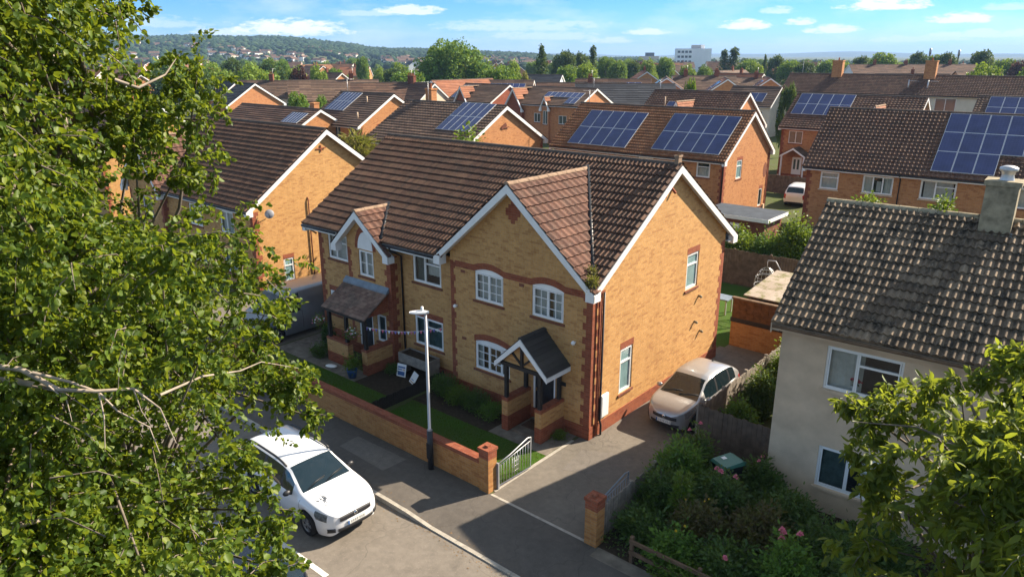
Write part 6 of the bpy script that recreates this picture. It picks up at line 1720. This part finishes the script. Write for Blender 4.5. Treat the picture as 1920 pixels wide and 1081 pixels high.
# ------------------------------------------------------------------ middle distance: trees
PR = {'round': tree_proto('round_tree', 60, .055, 7000, 'leaf_t1', 1), 'light': tree_proto('light_tree', 56, .058, 6500, 'leaf_t2', 2), 'dark': tree_proto('dark_tree', 60, .055, 7000, 'leaf_t3', 3),
      'wide': tree_proto('broad_tree', 130, .042, 7500, 'leaf_t1', 4, 'wide'), 'cone': tree_proto('conifer', 90, .045, 7000, 'leaf_t3', 5, 'cone'), 'col': tree_proto('column_tree', 60, .045, 9000, 'leaf_t3', 6, 'column'),
      'copper': tree_proto('copper_tree', 56, .058, 6000, 'leaf_t4', 7), 'bush': tree_proto('bush', 30, .09, 5000, 'leaf_t1', 8, 'bush'), 'olive': tree_proto('olive_bush', 30, .09, 5000, 'leaf_t5', 9, 'bush')}
WID = dict(round=1.0, light=1.0, dark=1.0, wide=1.42, cone=.62, col=.38, copper=1.0, bush=1.5, olive=1.5)
def tree_at(kind, px, top, d, wpx, label, group=None, cat='tree'):
    g = at_d(px, 300, d); t = at_d(px, top, d); dep = (Vector((g.x, g.y, CAM.z)) - CAM).dot(_fw)
    w = wpx * dep / 1400 / WID[kind]
    return place(PR[kind], g.x, g.y, max(2, t.z / (1.0 if kind not in ('round', 'light', 'dark', 'copper') else .99)), w, 0, label, group, cat)
tree_at('wide', 852, 70, 165, 172, 'largest broad green tree standing above the rooftops left of centre')
for kind, px, top, d, w, lb in [
 ('cone', 1013, 83, 185, 52, 'dark conifer just right of the largest broad tree'),
 ('light', 960, 112, 175, 50, 'pale rounded tree between the largest broad tree and the conifer'),
 ('dark', 1055, 96, 215, 62, 'dark broad tree right of the conifer'),
 ('dark', 1085, 99, 220, 46, 'dark rounded tree behind the pale clump right of the conifer'),
 ('col', 1106, 87, 225, 26, 'narrow upright tree standing tallest right of the conifer'),
 ('light', 1090, 116, 170, 74, 'pale green clump in front of the narrow upright tree'),
 ('round', 1060, 122, 165, 50, 'mid green tree below the conifer'),
 ('round', 1130, 106, 230, 44, 'rounded tree just right of the narrow upright tree'),
 ('round', 1150, 112, 220, 46, 'mid green rounded tree left of the low blue-grey building'),
 ('dark', 1178, 114, 230, 40, 'dark rounded tree below the low blue-grey building'),
 ('light', 1205, 110, 235, 44, 'pale rounded tree below the low blue-grey building'),
 ('round', 1236, 107, 240, 46, 'rounded tree touching the left edge of the white tower block'),
 ('light', 1278, 120, 220, 42, 'pale tree in front of the white tower block'),
 ('round', 1310, 124, 215, 40, 'mid green tree in front of the right corner of the white tower block'),
 ('col', 1342, 94, 300, 30, 'left one of two tall dark poplars right of the tower block'),
 ('col', 1360, 90, 300, 36, 'right one of two tall dark poplars right of the tower block'),
 ('round', 1385, 112, 250, 50, 'green tree at the foot of the two tall poplars'),
 ('light', 1400, 118, 230, 50, 'pale green tree right of the two tall poplars'),
 ('cone', 1416, 102, 280, 22, 'small pointed dark tree right of the two tall poplars'),
 ('dark', 1436, 104, 270, 40, 'dark tree with a ragged top left of the cream terrace'),
 ('round', 1462, 112, 240, 60, 'broad green tree above the left end of the cream terrace'),
 ('dark', 1490, 115, 240, 50, 'dark green tree behind the left chimney of the cream terrace'),
 ('round', 1530, 112, 260, 50, 'green tree right of the left chimney of the cream terrace'),
 ('light', 1560, 116, 240, 50, 'pale bushy tree between the two terrace chimneys, left'),
 ('dark', 1590, 106, 270, 46, 'dark green tree between the two terrace chimneys'),
 ('round', 1627, 98, 265, 66, 'large rounded tree left of the distant brown roofed terrace'),
 ('dark', 1693, 98, 300, 46, 'dark rounded tree left of the first mast'),
 ('round', 1722, 102, 300, 36, 'green tree between the two slim masts'),
 ('dark', 1744, 99, 290, 44, 'dark rounded tree beside the second mast'),
 ('dark', 1806, 95, 270, 56, 'dark spreading tree above the bright bush at the right'),
 ('light', 1815, 118, 160, 92, 'bright broad bush behind the right chimney of the cream terrace'),
 ('round', 1850, 110, 260, 50, 'green tree right of the bright broad bush'),
 ('copper', 1880, 112, 250, 50, 'reddish tree near the right edge beyond the terrace'),
 ('dark', 1912, 105, 250, 50, 'dark tree at the right edge beyond the terrace'),
 ('copper', 575, 122, 150, 46, 'copper leaved tree among the rooftops left of centre'),
 ('light', 608, 120, 155, 46, 'pale rounded tree right of the copper leaved tree'),
 ('light', 497, 120, 160, 54, 'bright rounded tree left of the copper leaved tree'),
 ('dark', 455, 109, 190, 50, 'dark rounded tree above the slate gabled houses'),
 ('round', 522, 108, 210, 40, 'green tree behind the bright rounded tree'),
 ('round', 545, 112, 220, 40, 'green tree behind the copper leaved tree'),
 ('dark', 400, 135, 130, 46, 'dark bush left of the slate gabled houses'),
 ('light', 425, 118, 160, 70, 'olive green scrub above the slate gabled houses'),
 ('round', 690, 106, 230, 30, 'small dark tree on its own left of the largest broad tree'),
 ('round', 340, 108, 190, 70, 'green tree behind the outer twigs of the street tree'),
 ('round', 640, 128, 190, 40, 'green tree among brown roofs left of the largest broad tree'),
 ('light', 755, 118, 190, 60, 'pale tree at the left foot of the largest broad tree'),
 ('dark', 745, 128, 180, 60, 'dark low tree at the left foot of the largest broad tree'),
 ('light', 935, 122, 170, 50, 'pale low tree at the right foot of the largest broad tree'),
 ('round', 1285, 146, 92, 34, 'rounded green tree among the roofs below the white tower block'),
 ('dark', 1466, 158, 92, 46, 'dark green tree beside the cream house with a solar roof'),
 ('round', 566, 172, 92, 58, 'dark green bush between the slate gables and the cream house'),
 ('round', 612, 178, 88, 40, 'green bush left of the solar array on the vented roof'),
 ('olive', 985, 135, 150, 46, 'yellowish hedge behind the roofs below the conifer')]:
    tree_at(kind, px, top, d, w, lb, 'trees above the rooftops')

# ------------------------------------------------------------------ middle distance: houses
def far(name, label, px, py, zr, rot, L=10, D=8, rise=3.0, wall='cream', roof='tile', group=None, chim=None, panels=(), wins=True, board='white_wood'):
    q = at_z(px, py, zr); ez = zr - rise
    c, s = math.cos(R(rot)), math.sin(R(rot)); lx, ly = L / 2, -D / 2     # centre of the ridge sits at q
    o = (q.x + lx * c - ly * s, q.y + lx * s + ly * c, 0)
    w = [('F', -L * .8, -L * .8 + 1.4, ez - 1.9, ez - .7, 'two'), ('F', -L * .35, -L * .35 + 1.4, ez - 1.9, ez - .7, 'two'), ('R', D * .4, D * .4 + 1.1, ez - 1.9, ez - .6, 'two')] if wins else []
    T = house(name, label, o, R(rot), L, D, ez, zr, wall=wall, roof=roof, tile=(.3, 0, .45, 0), quoins=False, plinth=False, wins=w, board=board, boxed=False, group=group, panels=panels)
    if chim: aerial(T, -L * chim[0] + .3, D / 2, zr + .8, 1.1, 1.)
    for x in (chim or ()): chimney(T, -L * x, D / 2, zr - .5, zr + .9, .7, .55, 'brick_dk', 2)
    return T
far('cream_house', 'long low house with a grey-brown roof behind the slate gables', 525, 151, 7.4, 38, 14, 8, 2.6, 'cream', 'tile_dk', chim=(.6,))
far('cream_house', 'pale house with a grey end gable and cream front left of centre', 625, 150, 7.6, 57, 14, 8.5, 3.0, 'cream', 'tile_dk', chim=(.3,))
far('cream_house', 'house with a tiny pointed cream gable and a long brown roof', 728, 155, 7.4, 50, 11, 8, 2.7, 'cream', 'tile', chim=(.2,))
far('cream_house', 'house with a bright cream end gable left of the red brick gable', 775, 155, 7.4, 0, 9, 8, 3.2, 'cream', 'tile', chim=(.5,))
far('brick_house', 'red brick gable facing forward with an orange roof below the broad tree', 868, 149, 7.6, -90, 14, 8.5, 3.0, 'brick_red', 'tile_plain')
far('brick_house', 'brown roofed house with glossy panels right of the orange roof', 956, 150, 7.4, 30, 8, 8, 3.0, 'brick_far', 'tile_dk', panels=[(1, .8, 6, 2, 1.0, 1.7)])
far('white_house', 'small white gabled house with a slate roof below the conifer', 1018, 140, 7.6, 20, 8, 7, 2.8, 'white_wood', 'tile_slate')
far('slate_house', 'long blue-grey slate roofed white house behind the two solar arrays', 1172, 157, 7.2, 38, 15, 8, 3.2, 'white_wood', 'tile_slate', board='white_wood')
far('brown_house', 'brown roofed house left of the long slate roof', 1090, 155, 7.2, 35, 14, 8, 3.0, 'brick_far', 'tile', chim=(.4,))
far('panel_house', 'house roofed with pale glossy panels above the long slate roof', 1150, 148, 7.4, 30, 13, 8, 3.0, 'brick_far', 'tile', panels=[(5, .6, 6, 2, 1.1, 1.8)])
far('panel_house', 'house with a blue panelled roof left of the small round tree', 1250, 144, 7.6, -60, 10, 8, 3.0, 'brick_far', 'tile', panels=[(1, .6, 6, 2, 1.1, 1.8)])
far('panel_house', 'orange roofed house with blue panels right of the small round tree', 1362, 146, 7.6, -62, 10, 8, 3.0, 'brick_o', 'tile_plain', panels=[(2, .6, 6, 2, 1.1, 1.8)])
far('panel_house', 'orange roofed house with blue panels left of the cream terrace', 1440, 145, 7.4, -62, 10, 8, 3.0, 'brick_o', 'tile_plain', panels=[(1, .6, 6, 2, 1.1, 1.8)])
far('brown_house', 'brown roof with a dark brick chimney behind the small round tree', 1320, 142, 7.6, 40, 12, 8, 3.2, 'brick_far', 'tile_dk', chim=(.8, .3))
far('brown_house', 'brown roofed house between the panelled roofs right of centre', 1400, 146, 7.2, 40, 9, 8, 3.0, 'brick_far', 'tile_dk', chim=(.3,))
far('solar_white_house', 'cream house with a glossy panel on its roof left of the terrace', 1420, 162, 7.0, 2, 7, 7, 2.6, 'cream', 'tile_dk', panels=[(1, 1, 4, 1, 1.2, 2)])
far('brown_terrace', 'distant brown roofed white terrace above the cream terrace ridge', 1710, 121, 9.0, 41, 34, 9, 3.2, 'white_wood', 'tile', chim=(.2, .55, .8))
far('brown_house', 'brown roofed house under trees just right of the tower block', 1362, 117, 8.4, 20, 15, 11, 3.5, 'cream', 'tile')
far('brown_house', 'brown roofed gabled houses at the right edge beyond the terrace', 1870, 119, 8.4, -50, 14, 9, 4, 'cream', 'tile_dk')
# rooftops filling the town; copies of a few kinds
protos = []
for i, (wall, roof, L, rot) in enumerate([('cream', 'tile_dk', 12, 0), ('brick_far', 'tile', 11, 0), ('cream', 'tile_or', 14, 0), ('brick_far', 'tile_dk', 16, 0), ('white_wood', 'tile_slate', 10, 0), ('brick_o', 'tile_plain', 10, 0)]):
    protos.append((wall, roof, L))
NM = ['cream walled house with a dark brown roof', 'salmon brick house with a brown roof', 'cream walled house with an orange roof', 'long salmon brick house with a dark roof', 'white house with a slate roof', 'orange brick house with an orange roof']
made = {}
r2 = random.Random(21); used = []
def spot_free(p, rad):
    return all((p.x - q[0]) ** 2 + (p.y - q[1]) ** 2 > (rad + q[2]) ** 2 for q in used)
for o in list(C.objects):
    if o.parent is None and o.get('category') in ('house', 'tree') and o.location.length > 60: used.append((o.location.x, o.location.y, 9 if o['category'] == 'house' else 4))
cnt = 0; tries = 0
while cnt < 80 and tries < 4000:
    tries += 1
    px = r2.uniform(-40, 1960); d = r2.uniform(120, 520) if r2.random() < .75 else r2.uniform(95, 180)
    p = at_d(px, 300, d)
    if not spot_free(p, 8): continue
    if p.y > 92 and p.x > -40 and d < 150: continue
    k = r2.randrange(6); rot = r2.choice([0, 0, 38, 41, -52, 90, 20, -20]); used.append((p.x, p.y, 9)); cnt += 1
    lb = NM[k] + ' among the far rooftops'; gr = 'far town houses: ' + NM[k]
    if k not in made:
        wall, roof, L = protos[k]
        T = house('town_house', lb, (p.x, p.y, 0), R(rot), L, 8, 4.6, 7.6, wall=wall, roof=roof, tile=(.3, 0, .6, 0), quoins=False, plinth=False, boxed=False, group=gr,
                  wins=[('F', -L * .8, -L * .8 + 1.3, 2.8, 4, 'one'), ('F', -L * .3, -L * .3 + 1.3, 2.8, 4, 'one')], gables=(1, 0))
        chimney(T, -L * .5, 4, 7.2, 8.4, .6, .5, 'brick_dk', 1); made[k] = T
    else: dup(made[k], (p.x, p.y, 0), R(rot), lb, gr)
cnt = 0; tries = 0
while cnt < 190 and tries < 4000:
    tries += 1
    px = r2.uniform(-40, 1960); d = 110 + 480 * r2.random() ** .8; p = at_d(px, 300, d)
    if p.y > 88 and p.x > -40 and d < 150: continue
    if not spot_free(p, 3): continue
    used.append((p.x, p.y, 3)); cnt += 1
    kind = r2.choice(['round', 'round', 'light', 'light', 'dark', 'bush', 'light', 'round'])
    h = r2.uniform(5, 10.5) if kind != 'bush' else r2.uniform(3, 5)
    nm = {'round': 'mid green rounded tree', 'light': 'pale green rounded tree', 'dark': 'dark green rounded tree', 'bush': 'low green bush'}[kind]
    place(PR[kind], p.x, p.y, h, h * r2.uniform(.8, 1.1) * (.6 if kind == 'bush' else .9), 0, nm + ' scattered among far rooftops', 'far town trees: ' + nm)

# tower block, low block, masts
q = at_d(1255, 300, 560)
T_ = thing('tower_block', 'white tower block with rows of dark windows above the tree tops', 'tower block', (q.x, q.y, 0), R(33))
def tower(T, L, D, H, rows, cols, x0, fac):
    mb = MB(); mb.box(0, L, 0, D, 0, H); mb.build('wall', M['tower'], T)
    for r in range(rows):
        for c in range(cols):
            mb = MB(); mb.box(x0 + c * 2.6, x0 + c * 2.6 + 1.9, -.06, 0, H - 3.0 - r * 3.3, H - 1.5 - r * 3.3); mb.build('window', M['glass_far'], T)
M['tower'] = plain('tower_white_cladding', c3(.8, .8, .79), .8, .3, 0, .04, .3)
tower(T_, 24.5, 12, 15.8, 4, 4, 1.0, 0)
for c in range(4):
    mb = MB(); mb.box(12.5 + c * 2.8, 13.1 + c * 2.8, -.3, 0, 0, 15.6); mb.build('pilaster', M['tower'], T_)
mb = MB(); mb.box(11, 17, 4, 9, 15.8, 18.2); mb.build('plant_room', M['postgrey'], T_)
mb = MB(); mb.box(17.2, 20, 4, 8, 15.8, 18.4); mb.build('lift_room', M['tower'], T_)
q = at_d(1189, 300, 1050)
T_ = thing('office_block', 'low blue-grey office block on the skyline left of the tower block', 'office block', (q.x, q.y, 0), R(33))
mb = MB(); mb.box(0, 26, 0, 14, 0, 10); mb.build('wall', M['greyrender'], T_)
mb = MB(); mb.box(8, 20, 3, 10, 10, 14.5); mb.build('upper_floor', M['felt'], T_)
for k, px in enumerate((1711, 1763)):
    q = at_d(px, 300, 330); t = at_d(px, 91 if k == 0 else 94, 330)
    T_ = thing('mast', 'slim dark mast on the skyline, ' + ('left one between two rounded trees' if k == 0 else 'right one standing clear of the trees'), 'mast', (q.x, q.y, 0))
    mb = MB(); mb.tube([(0, 0, 0), (0, 0, t.z - 2)], .3, 8); mb.build('pole', M['felt'], T_)
    mb = MB(); mb.tube([(0, 0, t.z - 2), (0, 0, t.z)], .42, 8); mb.build('antenna_head', M['postgrey'], T_)

# ------------------------------------------------------------------ hills
def hill():
    px = [-500, -200, 150, 400, 560, 640, 700, 800, 900, 1000, 1060, 1120, 1200]
    py = [58, 60, 65, 70, 73, 79, 88, 90, 94, 98, 103, 106, 110]
    az = [YAW + math.atan((x - 960) / 1441) for x in px]
    HM = [max(0, (104 - y) / 1400 * 1700 * math.cos(a - YAW) + 1) for a, y in zip(az, py)]
    def ss(t): t = min(1, max(0, t)); return t * t * (3 - 2 * t)
    def h(a, r):
        b = float(np.interp(a, az, HM)); w = math.sin(a * 23) * .04 + math.sin(a * 61 + r * .004) * .03
        return b * (ss((r - 620) / 1000) * (1 + w) if r < 1700 else 1 - .25 * ss((r - 1700) / 900)) - .5
    A = np.linspace(az[0], az[-1], 90); Rr = np.linspace(600, 2700, 40)
    mb = MB(); rows = [[(CAM.x + math.sin(a) * r, CAM.y + math.cos(a) * r, h(a, r)) for a in A] for r in Rr]
    mb.grid(rows, 0, True); o = struct(mb.build('hills', M['field'], merge=False))
    # woodland on the upper slope, looser trees and houses lower down
    P = []; Rd = []
    r3 = random.Random(9)
    lo = lambda a: 1120 + 130 * math.sin(a * 9) + 60 * math.sin(a * 31)
    for _ in range(19000):
        a = r3.uniform(az[0], az[-1]); r = math.sqrt(r3.uniform(1000 ** 2, 1760 ** 2))
        if r < lo(a) and r3.random() > .25: continue
        rad = r3.uniform(3.5, 7.0); P.append((CAM.x + math.sin(a) * r, CAM.y + math.cos(a) * r, h(a, r) + rad * .35)); Rd.append(rad)
    for _ in range(3200):
        a = r3.uniform(az[0], R(8)); r = math.sqrt(r3.uniform(520 ** 2, 1130 ** 2))
        rad = r3.uniform(2.5, 5.5); P.append((CAM.x + math.sin(a) * r, CAM.y + math.cos(a) * r, max(0, h(a, r)) + rad * .4)); Rd.append(rad)
    m = NT('woodland_canopy'); f = m.geo('Random Per Island'); nz = m.noise(m.geo(), .35, 5, .7)
    m.base(m.ramp(m.math('ADD', m.math('MULTIPLY', f, .6), m.math('MULTIPLY', nz, .4)), [(.2, c3(.010, .026, .012)), (.5, c3(.020, .044, .018)), (.85, c3(.042, .070, .026))])).rough(1, .1)
    tag(blobs('hillside_woodland', np.array(P), np.array(Rd), m.mat), 'dense green woodland covering the long distant hill', 'woodland', kind='stuff')
    # small houses along the foot of the hill
    proto = []
    for wall, roof, nm in (('white_wood', 'tile', 'white'), ('cream', 'tile_dk', 'cream'), ('white_wood', 'tile_dk', 'dark-roofed white')):
        mb = MB(); mb.box(-5, 5, -4, 4, -2, 5); mb.prism([(-5.3, -4.5, 4.8), (-5.3, 4.5, 4.8), (-5.3, 0, 7.6)], (10.6, 0, 0), 1)
        for x in (-3, 2): mb.box(x, x + 1.4, -4.05, -4, 2.6, 4, 2)
        o = mb.build('hillside_house', [M[wall], M[roof], M['glass_far']]); o.location = (0, 0, -500); proto.append((o, nm))
    k = 0
    while k < 240:
        a = r3.uniform(az[0] + .25, az[-1] - .05); r = r3.uniform(760, lo(a) + 40)
        if math.sin(a * 40 + r * .012) < -.35: continue
        o, nm = proto[k % 3]
        c = o if k < 3 else o.copy()
        if k >= 3: C.objects.link(c)
        c.location = (CAM.x + math.sin(a) * r, CAM.y + math.cos(a) * r, max(0, h(a, r)) + .5); c.rotation_euler = (0, 0, r3.uniform(0, 3.14)); s = r3.uniform(.5, .85); c.scale = (s * 1.2, s, s)
        tag(c, 'tiny distant %s house on the lower slope of the wooded hill' % nm, 'house', 'houses on the hillside: ' + nm); k += 1
    # blue hills on the far horizon
    mb = MB(); rows = [[], [], []]
    for i in range(80):
        a = R(-75) + R(100) * i / 79; hh = 16 + 10 * math.sin(i * .31) + 6 * math.sin(i * .83 + 1) + 10 * (i / 79)
        for j, (r, f) in enumerate(((5200, -.02), (6200, 1), (7200, .3))): rows[j].append((CAM.x + math.sin(a) * r, CAM.y + math.cos(a) * r, hh * f))
    mb.grid(rows, 0, True); struct(mb.build('hills', M['farhill'], merge=False))
M['farhill'] = plain('far_hill_ground', c3(.04, .06, .03), 1, .1, 0, .3, .01)
hill()
# the air
mb = MB(); mb.box(-8800, 8800, -8800, 9300, -1.2, 95)
hz = mb.build('haze', NT('haze_air').mat); hz['kind'] = 'stuff'; tag(hz, 'thin pale haze filling the air over the town', 'haze')
ht = hz.data.materials[0].node_tree; ht.nodes.remove(ht.nodes['Principled BSDF'])
pv = ht.nodes.new('ShaderNodeVolumePrincipled'); pv.inputs['Color'].default_value = (.42, .64, 1, 1); pv.inputs['Density'].default_value = HAZE; pv.inputs['Anisotropy'].default_value = .0
ht.links.new(pv.outputs[0], ht.nodes['Material Output'].inputs['Volume'])
